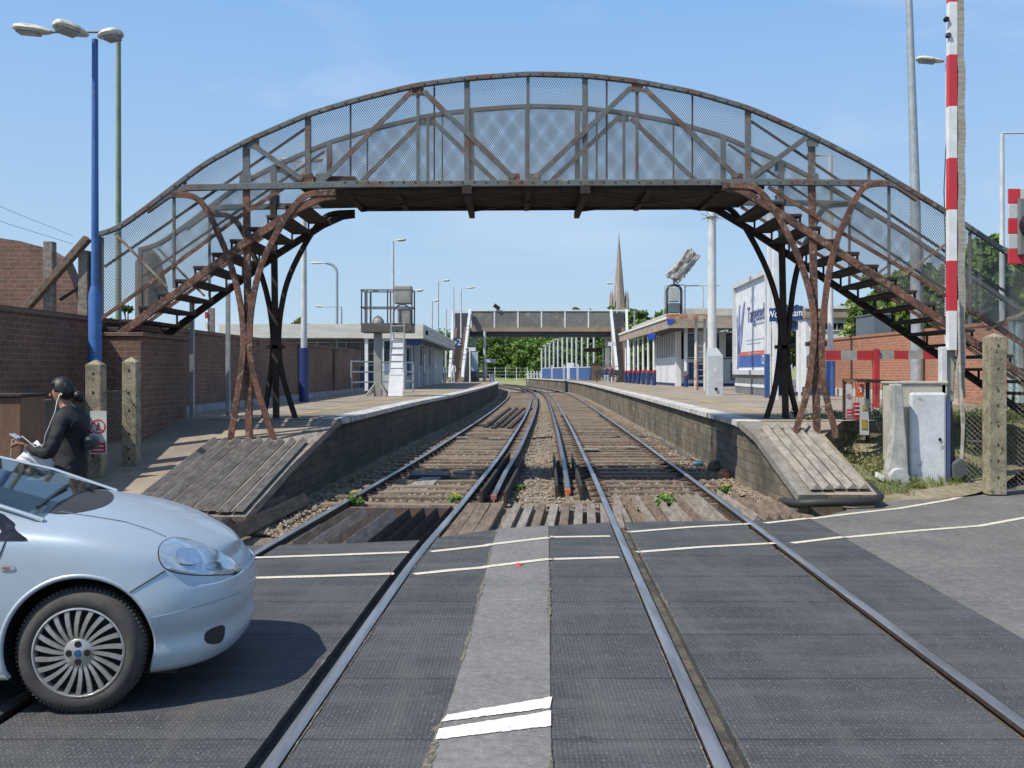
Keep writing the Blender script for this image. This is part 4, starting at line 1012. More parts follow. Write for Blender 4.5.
w1 = sign('white direction sign with a small black arrow by the left far stair', 465, 347.5, 475.5, 351, 72, WHITE, None, posts=(470,))
a = P(467, 349.2, 72); MB().poly([(a.x - .1, 71.97, a.z), (a.x + .1, 71.97, a.z + .1), (a.x + .1, 71.97, a.z - .1)]).build('arrow', BLACK, w1, fix=False)
sign('long pale sign under the end of the left canopy', 439, 347.5, 449, 350.5, 66, LAMPW, posts=(444.5,))
sign('grey oval-topped sign on the left platform near the bend', 486, 359, 496, 362.5, 84, LAMPW, posts=(485,))
p_ = P(484.6, 336, 84); tag(MB().tube([(p_.x, 84.3, .9), (p_.x, 84.3, p_.z + .4)], .11, 10).tube([(p_.x, 84.3, .9), (p_.x, 84.3, 2.1)], .16, 10).build('lamp_column', LAMPW, smooth=50), 'white column with a thick foot left of the track bend', 'column')
tag(MB().box(P(470, 0, 76).x, P(479, 0, 76).x, 76, 77, .9, P(0, 371, 76).z).box(P(471, 0, 76).x, P(478, 0, 76).x, 75.95, 76, P(0, 378, 76).z, P(0, 373, 76).z).build('vending_machine', [DARKGREY], bevel=.03), 'dark boxy machine beside the left far stair', 'machine')
tag(MB().box(P(471.5, 0, 78).x, P(478, 0, 78).x, 78, 78.1, P(0, 371, 78).z, P(0, 352, 78).z).build('glass_screen', plain('pale_blue_glass', (.40, .50, .56), .2)), 'pale blue glazed screen above the dark machine', 'screen')
tag(MB().lathe([(0, 0), (.2, 0), (.24, .55), (.2, .6), (0, .6)], (P(492, 0, 82).x, 82, .9), n=12).build('planter', LAMPW, smooth=40), 'small pale tub at the far end of the left platform', 'tub')

# blue hoarding and post row on the right far platform
ra, rb_ = V((3.5, 118, 0)), V((7.2, 88, 0))
nP = 4
for i in range(nP):
    a = ra.lerp(rb_, i / nP + .02); c_ = ra.lerp(rb_, (i + 1) / nP - .02)
    h_ = empty('hoarding', (a.x, a.y, .9), ['farthest blue hoarding panel on the right platform', 'second farthest blue hoarding panel on the right platform', 'blue hoarding panel right of the pale cabinet', 'nearest blue hoarding panel, beside the seated people'][i], 'fence panel', 'blue hoarding panels')
    MB().bar(a + V((0, 0, 1.5)), c_ + V((0, 0, 1.5)), .08, 1.15).build('sheet', MIDBLUE, h_)
    MB().bar(a + V((0, 0, 2.1)), c_ + V((0, 0, 2.1)), .12, .06).build('top_rail', WHITE, h_)
    MB().bar(c_ + V((.1, -.25, .9)), c_ + V((.1, -.25, 2.4)), .22, .2).build('post', LAMPW, h_)
tops = [349.5, 346.5, 344, 342, 340, 337.5, 335.5, 334, 334, 333, 333, 332]
pxs = [541.7, 545.6, 549.6, 553.8, 558, 562.5, 567.3, 572, 576.5, 582, 588, 594]
for i, (px, ty) in enumerate(zip(pxs, tops)):
    Y = 120 - i * 2.6
    p = P(px, ty, Y)
    lp = empty('lamp_post', (p.x, Y, .9), 'slim white post with a tiny hood in the row along the right far platform', 'lamp post', 'row of slim posts on the right far platform')
    MB().tube([(p.x, Y, .9), (p.x, Y, p.z)], .10, 8).build('pole', LAMPW, lp, smooth=50)
    MB().box(p.x - .38, p.x + .1, Y - .1, Y + .1, p.z, p.z + .14).build('lamp_head', LAMPHEAD, lp)
tag(MB().box(P(567, 0, 100).x, P(574, 0, 100).x, 99.5, 100, .9, P(0, 363, 100).z).build('cabinet', WHITE, bevel=.03), 'small white cabinet in front of the blue hoarding', 'cabinet')
sign('dark brown display board hanging over the right far platform', 584, 348, 601, 352, 88, plain('brown_display', (.10, .05, .035)), posts=(603,))
sign('white direction sign at the foot of the right far stair', 608, 342, 616, 346, 74, WHITE, posts=(612,))
tag(MB().box(P(592, 0, 86).x, P(601, 0, 86).x, 86, 86.6, .9, P(0, 363, 86).z).build('shelter', plain('brown_shelter', (.16, .10, .07)), bevel=.03), 'brown boarded shelter behind the seated people', 'shelter')
# bare palings at far end of right platform
fe = empty('palings', P(530, 380, 124), 'short pale palings where the right platform ends', 'fence')
for px in (528, 531, 534, 537, 540): 
    p = P(px, 371, 122); MB().box(p.x - .08, p.x + .08, 122, 122.1, .5, p.z).build('pale', LAMPW, fe)
p = P(536, 374, 122); MB().box(P(526, 0, 122).x, P(541, 0, 122).x, 122.12, 122.2, p.z - .1, p.z + .1).build('rail', LAMPW, fe)
# post and wire fence on the far bank
wf = empty('wire_fence', (0, 148, .2), 'grey mesh fence along the foot of the far tree bank', 'fence')
b = MB()
for i in range(24): b.box(-9 + i * 1.6, -8.88 + i * 1.6, 148, 148.1, .2, 2.4)
b.build('post', LAMPW, wf)
b = MB()
for z in (.7, 1.2, 1.7, 2.2): b.box(-9, 28, 148.02, 148.06, z, z + .05)
b.build('wire', GALV, wf)

# ------------------------------------------------------------------ right station building
rb = empty('station_building', (9, 50, .9), 'low station building with sloping canopy edge and white boarded bay, right platform', 'building')
x0 = 7.62; Yn, Yf_ = 48.7, 71.0
z1n, z0n = P(0, 316.5, Yn).z, P(0, 328, Yn).z
MB().box(x0, x0 + .12, Yn, Yf_, z0n, z1n - .1).build('fascia', BEIGEF, rb)
MB().box(x0 - .06, x0 + .2, Yn - .1, Yf_, z1n - .1, z1n + .02).build('gutter', WHITE, rb)
MB().box(x0 + .12, 11.6, Yn, Yn + .12, z0n, z1n).build('front_fascia', BEIGEF, rb)
MB().box(x0, 12, Yn + .1, Yf_, z1n - .02, z1n + .05).build('canopy_roof', ROOFM, rb)
MB().box(8.5, 14, Yn + 2.0, Yf_, z1n + .05, P(0, 308.5, Yn + 2).z).build('upper_fascia', M('cream_upper_fascia', (.62, .58, .48), (.5, .46, .38), 2), rb)
MB().box(11.6, 14, Yn + 1.9, Yn + 2.0, z0n - .1, z1n + .1).build('front_fascia', BEIGEF, rb)
# bay: side wall X = 8.75, front wall Y = 52
bx_, by = 8.75, 53.0
WB = M('white_boarding', (.74, .75, .74), (.62, .64, .64), 3, .6, dirt=.1)
MB().box(bx_, bx_ + .15, by, 62, .9, P(0, 357, 55).z).build('side_boarding', WB, rb)
MB().box(bx_ + .15, 13.2, by, by + .15, .9, P(0, 359, by).z).build('front_boarding', WB, rb)
MB().box(bx_ - .03, 13.2, by - .03, 62, .9, 1.05).build('blue_skirting', NAVY, rb)
MB().box(bx_ + .3, 13.2, by + .6, 62, .9, z0n).build('inner_wall', plain('dark_interior', (.06, .06, .06)), rb)
for i in range(9): MB().box(bx_ - .02, bx_ + .10, by + .9 * i + .2, by + .9 * i + .42, P(0, 357, 55).z, z0n).build('mullion', WB, rb)
MB().box(bx_ + .05, bx_ + .08, by + .1, 62, P(0, 357, 55).z, z0n).build('side_glazing', GLASSD, rb)
MB().box(bx_ - .08, bx_ + .2, by - .1, by + .2, .9, z0n).build('corner_post', WHITE, rb)
for i, (a, c_) in enumerate(((9.1, 9.9), (10.2, 11.0), (11.3, 12.7))): window(rb, a, c_, P(0, 358, by).z, z0n - .05, by + .02, 1, 1)
MB().box(9.9, 10.2, by - .02, by + .1, P(0, 358, by).z, z0n).build('mullion', WHITE, rb)
MB().box(11.0, 11.3, by - .02, by + .1, P(0, 358, by).z, z0n).build('mullion', WHITE, rb)
MB().tube([(13.0, by - .06, .9), (13.0, by - .06, z0n)], .05, 8).build('downpipe', LAMPW, rb, smooth=50)
for a in (9.35, 11.6): MB().box(a, a + .75, by - .05, by - .005, 1.25, 2.15).build('poster_frame', DARKGREY, rb); MB().box(a + .05, a + .7, by - .056, by - .05, 1.3, 2.1).build('poster', R.choice([CREAMF, MIDBLUE]), rb)
MB().tube([(12.6, Yn - .05, z0n + .1), (12.6, Yn - .25, z0n + .02)], .06, 8).build('camera', LAMPW, rb, smooth=50)
# canopy posts with blue feet and red bands
for i in range(7):
    Y = 56 + i * 2.3; x = 7.95
    pst = empty('canopy_post', (x, Y, .9), 'white canopy post with a navy foot and red band, right station building', 'post', 'canopy posts')
    MB().tube([(x, Y, 1.7), (x, Y, z0n + .1)], .07, 8).build('pole', WHITE, pst, smooth=50)
    MB().tube([(x, Y, .9), (x, Y, 1.6)], .13, 10).build('foot', NAVY, pst, smooth=50)
    MB().tube([(x, Y, 1.6), (x, Y, 1.75)], .135, 10).build('band', RED, pst, smooth=50)
x = P(686, 0, 50).x
fp = empty('canopy_post', (x, 50, .9), 'white canopy post with navy foot and red band, nearest the crossing', 'post', 'canopy posts')
MB().tube([(x, 50, 1.7), (x, 50, z0n + .1)], .085, 8).build('pole', WHITE, fp, smooth=50)
MB().tube([(x, 50, .9), (x, 50, P(0, 376, 50).z)], .11, 10).build('foot', NAVY, fp, smooth=50); MB().tube([(x, 50, P(0, 376, 50).z), (x, 50, P(0, 374.5, 50).z)], .115, 10).build('band', RED, fp, smooth=50)
for (a, c_, lab) in (((667, 318.5), (673, 325), 'small bright blue sign on the canopy corner of the right building'), ((647.5, 334), (655, 340), 'small bright blue sign hanging at the end of the white bay')):
    pa, pc = P(*a, 48.5), P(*c_, 48.5)
    tag(MB().box(pa.x, pc.x, 48.45, 48.5, pc.z, pa.z).build('sign_plate', plain('bright_blue', (.03, .08, .5)), bevel=.03), lab, 'sign', 'blue signs')
# rusty gantry with signal head on the right
Yg2 = 41.0
gn = empty('signal_gantry', (P(700, 0, Yg2).x, Yg2, .9), 'rusty signal gantry before the right building with a hooped signal head', 'signal')
b = MB(); b.bar(P(667, 315.5, Yg2), P(709, 315.5, Yg2), .7, .09); b.bar(P(667, 317, Yg2 - .4), P(709, 317, Yg2 - .4), .06, .16); b.build('walkway', M('orange_rust_steel', (.36, .17, .09), (.5, .42, .34), 6, .8, 0, .45, .6), gn)
for x, m_ in ((696, CREAMF), (705, CREAMF)):
    MB().tube([P(x, 316, Yg2), V((P(x, 0, Yg2).x, Yg2, .9))], .065, 8).build('post', m_, gn, smooth=50)
MB().tube([P(696, 360, Yg2), V((P(696, 0, Yg2).x, Yg2, .9))], .085, 8).build('rusty_sleeve', M('rust_flaked_sleeve', (.40, .20, .12), (.6, .5, .42), 8, .8), gn, smooth=50)
b = MB()
for k in range(12): b.tube([P(697, 322 + k * 6, Yg2), P(704, 322 + k * 6, Yg2)], .018, 6)
b.build('rung', GALV, gn)
b = MB(); xc = P(674, 0, Yg2).x; zt_ = P(0, 285, Yg2).z; r_ = .30; pts = [V((xc - r_, Yg2, P(0, 314, Yg2).z))] + [V((xc - r_ * math.cos(t), Yg2, zt_ - .25 + .25 * math.sin(t))) for t in [math.pi * k / 10 for k in range(11)]] + [V((xc + r_, Yg2, P(0, 314, Yg2).z))]
b.tube(pts, .055, 8); b.build('hoop', DARKGREY, gn, smooth=50)
MB().box(xc - .21, xc + .21, Yg2 - .1, Yg2 + .2, P(0, 302, Yg2).z, P(0, 287, Yg2).z).build('signal_head', plain('pale_green_grey', (.42, .46, .44)), gn, bevel=.03)
MB().box(xc - .24, xc + .24, Yg2 - .12, Yg2 + .2, P(0, 313, Yg2).z, P(0, 303, Yg2).z).build('equipment_box', plain('teal_grey', (.12, .17, .18)), gn, bevel=.03)
b = MB(); 
for x in (664, 685): b.tube([P(x, 316, Yg2 + .4), P(x, 286, Yg2 + .4)], .025, 6)
b.tube([P(664, 285, Yg2 + .4), P(685, 285, Yg2 + .4)], .025, 6)
b.tube([P(685, 286, Yg2), P(720, 285, Yg2)], .03, 6); b.tube([P(703, 286, Yg2), P(703, 308, Yg2)], .035, 6)
b.build('guard_rail', LAMPW, gn, smooth=50)
# tilted weathered hood over the signal
HOODM = M('mottled_weathered_hood', (.50, .46, .42), (.30, .28, .27), 5, .95, 0, .4, .6, .03, 14, dirt=.35)
bm = bmesh.new(); bmesh.ops.create_cube(bm, size=1); bmesh.ops.subdivide_edges(bm, edges=bm.edges, cuts=14, use_grid_fill=True)
a, c_ = P(674, 278, Yg2), P(693, 254, Yg2); dh = (c_ - a); Lh = dh.length; dh.normalize(); sh = V((0, -1, 0)); uh = sh.cross(dh).normalized()
for v in bm.verts:
    q = v.co.copy(); n_ = noise.noise(q * 4.1) * .16 + noise.noise(q * 11) * .12 + noise.noise(q * 25) * .07
    v.co = (a + c_) / 2 + dh * (q.x * Lh * (1.06 + n_)) + uh * (q.y * .52 * (1 + n_ * 2.2)) + sh * (q.z * .5 * (1 + n_ * 1.5))
me = bpy.data.meshes.new('hood'); bm.to_mesh(me); bm.free(); hd = put('hood', me, HOODM, gn)
b = MB(); b.bar(P(677.5, 279, Yg2 - .24), P(694.5, 259.5, Yg2 - .24), .10, .16); b.build('hood_shade', plain('grey_hood_side', (.16, .17, .19)), gn, bevel=.02)
b = MB(); b.bar(P(674, 284, Yg2), P(674, 277, Yg2), .08, .08); b.build('hood_bracket', GREYBOX, gn)

# white mast with box base
Ym = 32.6
ms = empty('mast', (P(715, 0, Ym).x, Ym, .9), 'straight white mast with a tall box foot and a crown of spikes', 'mast')
xm = P(712, 0, Ym).x
MB().tube([(xm, Ym, P(0, 352, Ym).z), (xm, Ym, P(0, 209, Ym).z)], [.15, .13], 14).build('pole', LAMPW, ms, smooth=50)
xb_ = P(714.5, 0, Ym).x
BOXW = M('pale_grey_box', (.52, .55, .57), (.45, .48, .50), 3, .6, dirt=.1)
b = MB(); w1_ = .23; zt_, zs2 = P(0, 348, Ym).z, P(0, 356, Ym).z
b.box(xb_ - w1_, xb_ + w1_, Ym - w1_, Ym + w1_, .9, zs2)
b.add([(xb_ - w1_, Ym - w1_, zs2), (xb_ + w1_, Ym - w1_, zs2), (xb_ + w1_, Ym + w1_, zs2), (xb_ - w1_, Ym + w1_, zs2), (xm - .14, Ym - .14, zt_), (xm + .14, Ym - .14, zt_), (xm + .14, Ym + .14, zt_), (xm - .14, Ym + .14, zt_)], [(0, 1, 5, 4), (1, 2, 6, 5), (2, 3, 7, 6), (3, 0, 4, 7), (4, 5, 6, 7)])
b.build('box_foot', BOXW, ms)
MB().lathe([(0, 0), (.05, 0), (.05, .03), (0, .03)], (xb_, Ym - w1_ - .02, 1.1), axis=(0, -1, 0), n=12).build('lock', BLACK, ms)
MB().box(xb_ - .08, xb_ + .05, Ym - w1_ - .006, Ym - w1_, 1.62, 1.78).build('label_plate', LAMPW, ms)
b = MB()
for k in range(14):
    t = k * 2 * math.pi / 14; b.tube([(xm, Ym, P(0, 217, Ym).z), (xm + .4 * math.cos(t), Ym + .4 * math.sin(t), P(0, 217, Ym).z + (.12 if k % 2 else -.08))], .012, 5)
b.lathe([(.1, -.05), (.2, 0), (.1, .05)], (xm, Ym, P(0, 217, Ym).z), n=12)
b.build('spike_ring', GALV, ms)

# ------------------------------------------------------------------ billboard
bb = empty('billboard', (8.1, 33.9, .9), 'large white advertising hoarding reading Targeted, with blue arms and a blue band', 'billboard')
A0, A1 = V((8.20, 36.6, 0)), V((7.98, 31.2, 0)); dB = (A1 - A0).normalized(); nB = V((dB.y, -dB.x, 0)).normalized()
if nB.x > 0: nB = -nB
zb0, zb1 = 1.70, 4.72
def bp(u, v, o=0.0): return A0.lerp(A1, u) + nB * o + V((0, 0, zb0 + (zb1 - zb0) * v))
def bquad(b, u0, u1, v0, v1, o, m=0): b.quad(bp(u0, v0, o), bp(u1, v0, o), bp(u1, v1, o), bp(u0, v1, o), m)
MB().bar(A0 + V((0, 0, (zb0 + zb1) / 2)) - nB * .06, A1 + V((0, 0, (zb0 + zb1) / 2)) - nB * .06, .1, zb1 - zb0).build('panel', plain('poster_white', (.76, .78, .80), .5), bb)
b = MB()
for (u0, v0, u1, v1) in ((-.03, 1.02, 1.03, 1.02), (-.03, -.02, 1.03, -.02)): b.bar(bp(u0, v0, .02), bp(u1, v1, .02), .16, .16)
b.bar(bp(-.015, 0, .02), bp(-.015, 1, .02), .16, .16, up=(0, 1, 0)); b.bar(bp(1.015, 0, .02), bp(1.015, 1, .02), .16, .16, up=(0, 1, 0))
b.build('frame', LAMPW, bb)
b = MB(); bquad(b, .12, 1, .17, .215, .006); b.build('red_band', plain('coral_red', (.70, .13, .08)), bb, fix=False)
b = MB(); bquad(b, .10, 1, .04, .165, .006); b.build('blue_band', plain('strong_blue', (.05, .13, .40)), bb, fix=False)
text('lettering', 'Targeted', .76, plain('ink_blue', (.06, .09, .25)), bb, bp(.655, .62, .01), dB, (0, 0, 1), align='CENTER', bold=.003)
b = MB(); bquad(b, .66, .92, .505, .52, .007); bquad(b, .35, .95, .34, .347, .007); bquad(b, .35, .8, .30, .307, .007); bquad(b, .4, .8, .188, .198, .009)
b.build('small_print', plain('pale_ink', (.45, .46, .52)), bb, fix=False)
text('lettering', 'Chi', .42, WHITE, bb, bp(.90, .11, .012), dB, (0, 0, 1))
def arm(pts, ws, m):
    b = MB(); L = [bp(u - w_, v, .008) for (u, v), w_ in zip(pts, ws)]; Rr = [bp(u + w_, v, .008) for (u, v), w_ in zip(pts, ws)]
    b.strip(L, Rr); return b.build('printed_arm', m, bb, fix=False)
INK = M('violet_grey_ink', (.16, .18, .36), (.34, .38, .58), 1.5, .6, 0, .4, .6)
arm([(.06, 0.02), (.10, .2), (.16, .38), (.23, .6), (.27, .74), (.30, .80)], [.03, .05, .06, .035, .03, .01], INK)
arm([(.10, .2), (.09, .42), (.10, .6), (.13, .78)], [.05, .045, .035, .015], INK)
arm([(.09, .42), (.04, .52), (.03, .66)], [.03, .02, .01], INK)
b = MB()
for u in (.04, .5, .96): b.bar(bp(u, -.02, -.06), V((*bp(u, 0, -.06).xy, .9)), .1, .1, up=(0, 1, 0))
b.build('support', DARKGREY, bb)
b = MB(); b.bar(A0 + V((0, 0, 1.42)), A1 + V((0, 0, 1.42)), .05, .32); b.bar(A0 + V((0, 0, 1.02)), A1 + V((0, 0, 1.02)), .05, .22); b.build('skirt_board', M('grey_skirt', (.2, .21, .21), (.14, .15, .15), 3), bb)
b = MB(); b.bar(A0 + V((0, 0, 1.2)) + nB * .02, A1 + V((0, 0, 1.2)) + nB * .02, .05, .10); b.build('skirt_stripe', WHITE, bb)
# white and blue posts right of the billboard, station name sign
for px0, px1, t, Y, m_, lab in ((768, 771.5, 205, 29.5, WHITE, 'tall thin white pole right of the billboard'), (773, 778, 250, 30.5, WHITE, 'white flat post between the billboard and the station name sign')):
    a = P(px0, t, Y); c_ = P(px1, t, Y)
    tag(MB().box(a.x, c_.x, Y, Y + .1, .9, a.z).build('white_post', m_, bevel=.01), lab, 'post', 'white posts by the billboard')
a = P(765, 354, 29); c_ = P(770, 0, 29)
tag(MB().box(a.x, c_.x, 29, 29.1, .9, a.z).build('blue_post', MIDBLUE, bevel=.01), 'blue foot post in front of the billboard edge', 'post')
ns = empty('station_name_sign', P(778, 340, 27), 'navy station name sign with white letters half hidden by the bridge columns', 'sign')
q0, q1 = P(770, 315, 27.0), P(802, 309, 26.0)
dN = (q1 - q0); dN.z = 0; dN.normalize()
MB().bar(q0 , V((q1.x, q1.y, q0.z)), .05, .36).build('board', NAVY, ns)
text('lettering', 'Wokingham', .26, WHITE, ns, (q0 + V((q1.x, q1.y, q0.z))) / 2 + V((-.04, -.035, 0)), dN, (0, 0, 1))
MB().bar(q0 + V((.25, .2, -.32)), V((q1.x, q1.y, q0.z - .32)) + V((0, .2, 0)), .04, .22).build('lower_board', NAVY, ns)
for t in (.25, .95):
    q = q0.lerp(V((q1.x, q1.y, q0.z)), t); MB().box(q.x - .03, q.x + .03, q.y + .05, q.y + .1, .9, q.z + .1).build('post', WHITE, ns)
MB().box(P(779, 0, 27).x, P(788, 0, 27).x, 27.4, 27.5, P(0, 352, 27).z, P(0, 335, 27).z).build('notice', CREAMF, ns)
tag(MB().box(P(779, 0, 33).x, P(786, 0, 33).x, 33, 33.5, .9, P(0, 345, 33).z).build('equipment_cabinet', NAVY, bevel=.02), 'dark navy cabinet glimpsed between the right bridge columns', 'cabinet')
# ------------------------------------------------------------------ right background: low building, car, block
lb_ = empty('low_building', (14, 46, .5), 'low beige-roofed white building behind the orange brick wall', 'building')
x0, x1 = P(806, 0, 46).x, P(885, 0, 46).x
MB().box(x0, x1, 46, 47.6, .5, P(0, 318, 46).z).build('wall', WHITE, lb_)
MB().box(x0 - .1, x1 + .1, 45.8, 47.8, P(0, 318, 46).z, P(0, 307, 46).z).build('roof', BEIGEF, lb_)
MB().box(x0 - .12, x1 + .12, 45.74, 45.8, P(0, 309, 46).z, P(0, 306, 46).z).build('gutter', WHITE, lb_)
for i in range(6):
    a = x0 + .2 + i * (x1 - x0) / 6; window(lb_, a, a + .62, P(0, 331, 46).z, P(0, 322, 46).z, 46, 1, 1)
tag(MB().box(P(874, 0, 38).x, P(892, 0, 38).x, 38, 40, .5, P(0, 315, 38).z).box(P(873, 0, 38).x, P(893, 0, 38).x, 37.95, 40.05, P(0, 315, 38).z, P(0, 313.5, 38).z).build('grey_kiosk', plain('slate_grey', (.13, .16, .18)), bevel=.01), 'slate grey kiosk behind the right bridge stair', 'kiosk')
# small parked car behind the wall
def small_car(px, Y, zb, label):
    x = P(px, 0, Y).x; r_ = empty('parked_car', (x, Y, zb), label, 'car')
    body = [(-2, .25), (-2, .75), (-1.85, .92), (-1.2, 1.0), (-.7, 1.38), (.6, 1.42), (1.3, 1.02), (1.95, .85), (2.05, .6), (2, .25)]
    MB().prism([(x + a, Y, zb + c_) for a, c_ in body], (0, 1.6, 0)).build('body', plain('dark_car_paint', (.05, .06, .09), .25, coat=1), r_, bevel=.05)
    MB().poly([(x - 1.1, Y - .02, zb + 1.0), (x + 1.15, Y - .02, zb + 1.03), (x + .55, Y - .02, zb + 1.34), (x - .68, Y - .02, zb + 1.31)]).build('window', plain('pale_car_glass', (.35, .4, .42), .1), r_, fix=False)
    for a in (-1.25, 1.3): MB().lathe([(0, -.02), (.3, -.02), (.32, .2), (0, .2)], (x + a, Y, zb + .3), axis=(0, 1, 0), n=20).build('wheel', BLACK, r_, smooth=40)
    return r_
small_car(868, 40, P(0, 372, 40).z - .1 , 'small dark car parked behind the orange brick wall')

# ------------------------------------------------------------------ red and white stop board
st = empty('barrier_board', (P(876, 0, 21).x, 21, .9), 'horizontal red and white striped board on a red post behind the bridge', 'barrier')
xs_ = [826, 841, 857, 873]; zt, zb = P(0, 350.5, 21).z, P(0, 360, 21).z
b = MB()
for i in range(3): b.box(P(xs_[i], 0, 21).x, P(xs_[i + 1], 0, 21).x, 21, 21.05, zb, zt, i % 2)
b.build('striped_board', [RED, GREYBOX], st)
b = MB(); xs_ = [880, 894, 908.5, 923, 938]
for i in range(4): b.box(P(xs_[i], 0, 21).x, P(xs_[i + 1], 0, 21).x, 21, 21.05, zb + .02, zt + .0, (i + 1) % 2)
b.build('striped_board', [RED, GREYBOX], st)
MB().box(P(873.5, 0, 21).x, P(879, 0, 21).x, 20.95, 21.09, zR(21) - .6, P(0, 349, 21).z).build('post', RED, st, bevel=.01)

# ------------------------------------------------------------------ level crossing barrier machine
YC = 14.0
br = empty('level_crossing_barrier', (P(918, 0, YC).x, YC, 0), 'raised red and white crossing barrier arm with pale cabinet and hanging counterweight arms', 'barrier')
CABY = M('yellowed_cream_cabinet', (.52, .49, .40), (.40, .37, .29), 3, .6, 0, .4, .65, dirt=.2, c3=(.25, .14, .08), lo3=.66, hi3=.72)
MB().box(P(897, 0, YC).x, P(947, 0, YC).x, YC, YC + .55, .04, P(0, 383.5, YC).z).build('cabinet', CABY, br, bevel=.02)
MB().box(P(895.5, 0, YC).x, P(948, 0, YC).x, YC - .02, YC + .57, P(0, 384, YC).z, P(0, 381.5, YC).z).build('cabinet_lid', CABY, br, bevel=.01)
dr = MB().box(P(908, 0, YC).x, P(944, 0, YC).x, YC - .09, YC - .005, .06, P(0, 392.5, YC).z).build('door', M('pale_blue_white_door', (.68, .69, .71), (.58, .59, .60), 2, .6, dirt=.15, c3=(.34, .32, .28), lo3=.62, hi3=.68, scale3=7), br, bevel=.035)
MB().lathe([(0, 0), (.022, 0), (.022, .015), (0, .02)], (P(937, 0, YC).x, YC - .09, P(0, 439, YC).z), axis=(0, -1, 0), n=12).build('lock', BLACK, dr)
MB().box(P(944.3, 0, YC).x, P(947.6, 0, YC).x, YC - .09, YC + .3, .06, P(0, 400, YC).z).build('side_seal', plain('dull_blue_edge', (.08, .10, .22)), br)
# left counterweight arm: flat tapering casting with a round foot
xa = lambda px: P(px, 0, YC).x; za = lambda py: P(0, py, YC - .15).z
b = MB()
pl = [(885, 384), (895, 384), (896, 400), (897, 420), (899, 440), (901, 470), (900, 480), (894, 486), (886, 486), (880, 480), (879, 473), (883, 455), (886, 430), (886, 405)]
b.prism([V((xa(x), YC - .28, za(y))) for x, y in pl], (0, .16, 0)); b.build('counterweight_arm', M('flaking_pale_casting', (.50, .49, .43), (.33, .34, .31), 6, .75, 0, .4, .6, dirt=.3), br, bevel=.02)
MB().lathe([(0, 0), (.13, 0), (.14, .03), (.14, .2), (.13, .23), (0, .23)], (xa(890), YC - .36, za(477)), axis=(0, 1, 0), n=24).build('counterweight', M('pale_disc', (.48, .49, .48), (.36, .37, .36), 5), br, smooth=40)
MB().add([V((xa(x), YC - .2, za(y))) for x, y in ((873, 472), (880, 476), (878, 481), (872, 477))] + [V((xa(x), YC - .1, za(y))) for x, y in ((873, 472), (880, 476), (878, 481), (872, 477))], [(0, 1, 2, 3), (7, 6, 5, 4), (0, 4, 5, 1), (1, 5, 6, 2), (2, 6, 7, 3), (3, 7, 4, 0)]).build('foot_block', WHITE, br)
# right arm and dark weight
MB().bar((xa(953.5), YC + .1, za(346)), (xa(951.5), YC + .1, za(402)), .11, .11, up=(0, 1, 0)).build('arm_socket', GREYBOX, br, bevel=.015)
MB().box(xa(941.5), xa(947.5), YC + .0, YC + .12, za(396), za(346.5)).build('side_plate', LAMPW, br, bevel=.01)
MB().bar((xa(951), YC + .1, za(402)), (xa(953), YC + .05, za(468)), .09, .09, up=(0, 1, 0)).build('counterweight_arm', DARKGREY, br, bevel=.01)
b = MB(); b.prism([V((xa(x), YC - .1, za(y))) for x, y in ((949, 464), (958, 458), (965, 464), (966, 474), (957, 482), (950, 480))], (0, .3, 0)); b.build('counterweight', plain('dark_cast_weight', (.09, .095, .095), .8), br, bevel=.03)
# boom, red and white bands, slightly leaning
b = MB(); bands = [(350, 311, 1), (311, 261, 0), (261, 210, 1), (210, 158.5, 0), (158.5, 107, 1), (107, 55.5, 0), (55.5, 3, 1), (3, -50, 0), (-50, -100, 1)]
bx0 = lambda y: 948.0 + .0025 * (350 - y) + 0.0
for y0_, y1_, k in bands:
    mk_ = 1 if k else 0
    p0, p1 = P(951.3 + (350 - y0_) * .0018 * .9, y0_, YC), P(951.3 + (350 - y1_) * .0018 * .9, y1_, YC)
    b.bar(p0, p1, .11, .10, mk_, up=(0, 1, 0))
BR_ = M('boom_red', (.58, .035, .05), (.55, .04, .05), 6, .45, dirt=.1); BW_ = M('boom_white', (.80, .80, .78), (.70, .70, .68), 6, .45, dirt=.08)
b.build('boom', [BR_, BW_], br, fix=True)
# folded aluminium skirt hanging against the boom
b = MB()
pts = [V((xa(959.5 + 1.2 * math.sin(k * .5)) , YC + .03, za(0) + 0)) for k in range(2)]
n = 44; ln = []
for k in range(n + 1):
    y = -100 + (398 + 100) * k / n
    ln.append((P(960.3 + .7 * math.sin(k * 1.3) * (1 if y > 100 else .5) - (1.2 if y < 60 else 0) , y, YC)))
b.sweep(ln, [(-.045, -.05), (.03, -.05), (.03, .05), (-.045, .05)], side=(0, 1, 0)); b.build('skirt', M('dusty_beige_skirt', (.44, .41, .34), (.30, .27, .22), 8, .75, 0, .4, .6, stretch=(1, 1, 6), dirt=.3), br)
b = MB(); b.tube([P(958.6, 300, YC - .08), P(959.5, 345, YC - .08), P(961, 395, YC - .08), P(962.5, 430, YC - .06), P(961, 470, YC - .02)], .02, 8); b.tube([P(962, 390, YC - .1), P(964.5, 420, YC - .1), P(962, 472, YC - .04)], .012, 6); b.build('cable', M('grey_cable', (.45, .43, .38), (.3, .28, .25), 8), br, smooth=50)
for y in (20, 36): MB().lathe([(0, 0), (.035, 0), (.04, .03), (.03, .06), (0, .06)], P(945.5 + (0 if y == 20 else 2), y, YC - .02), axis=(0, -1, 0), n=12).build('boom_lamp', BLACK if y == 20 else DARKGREY, br, smooth=40)
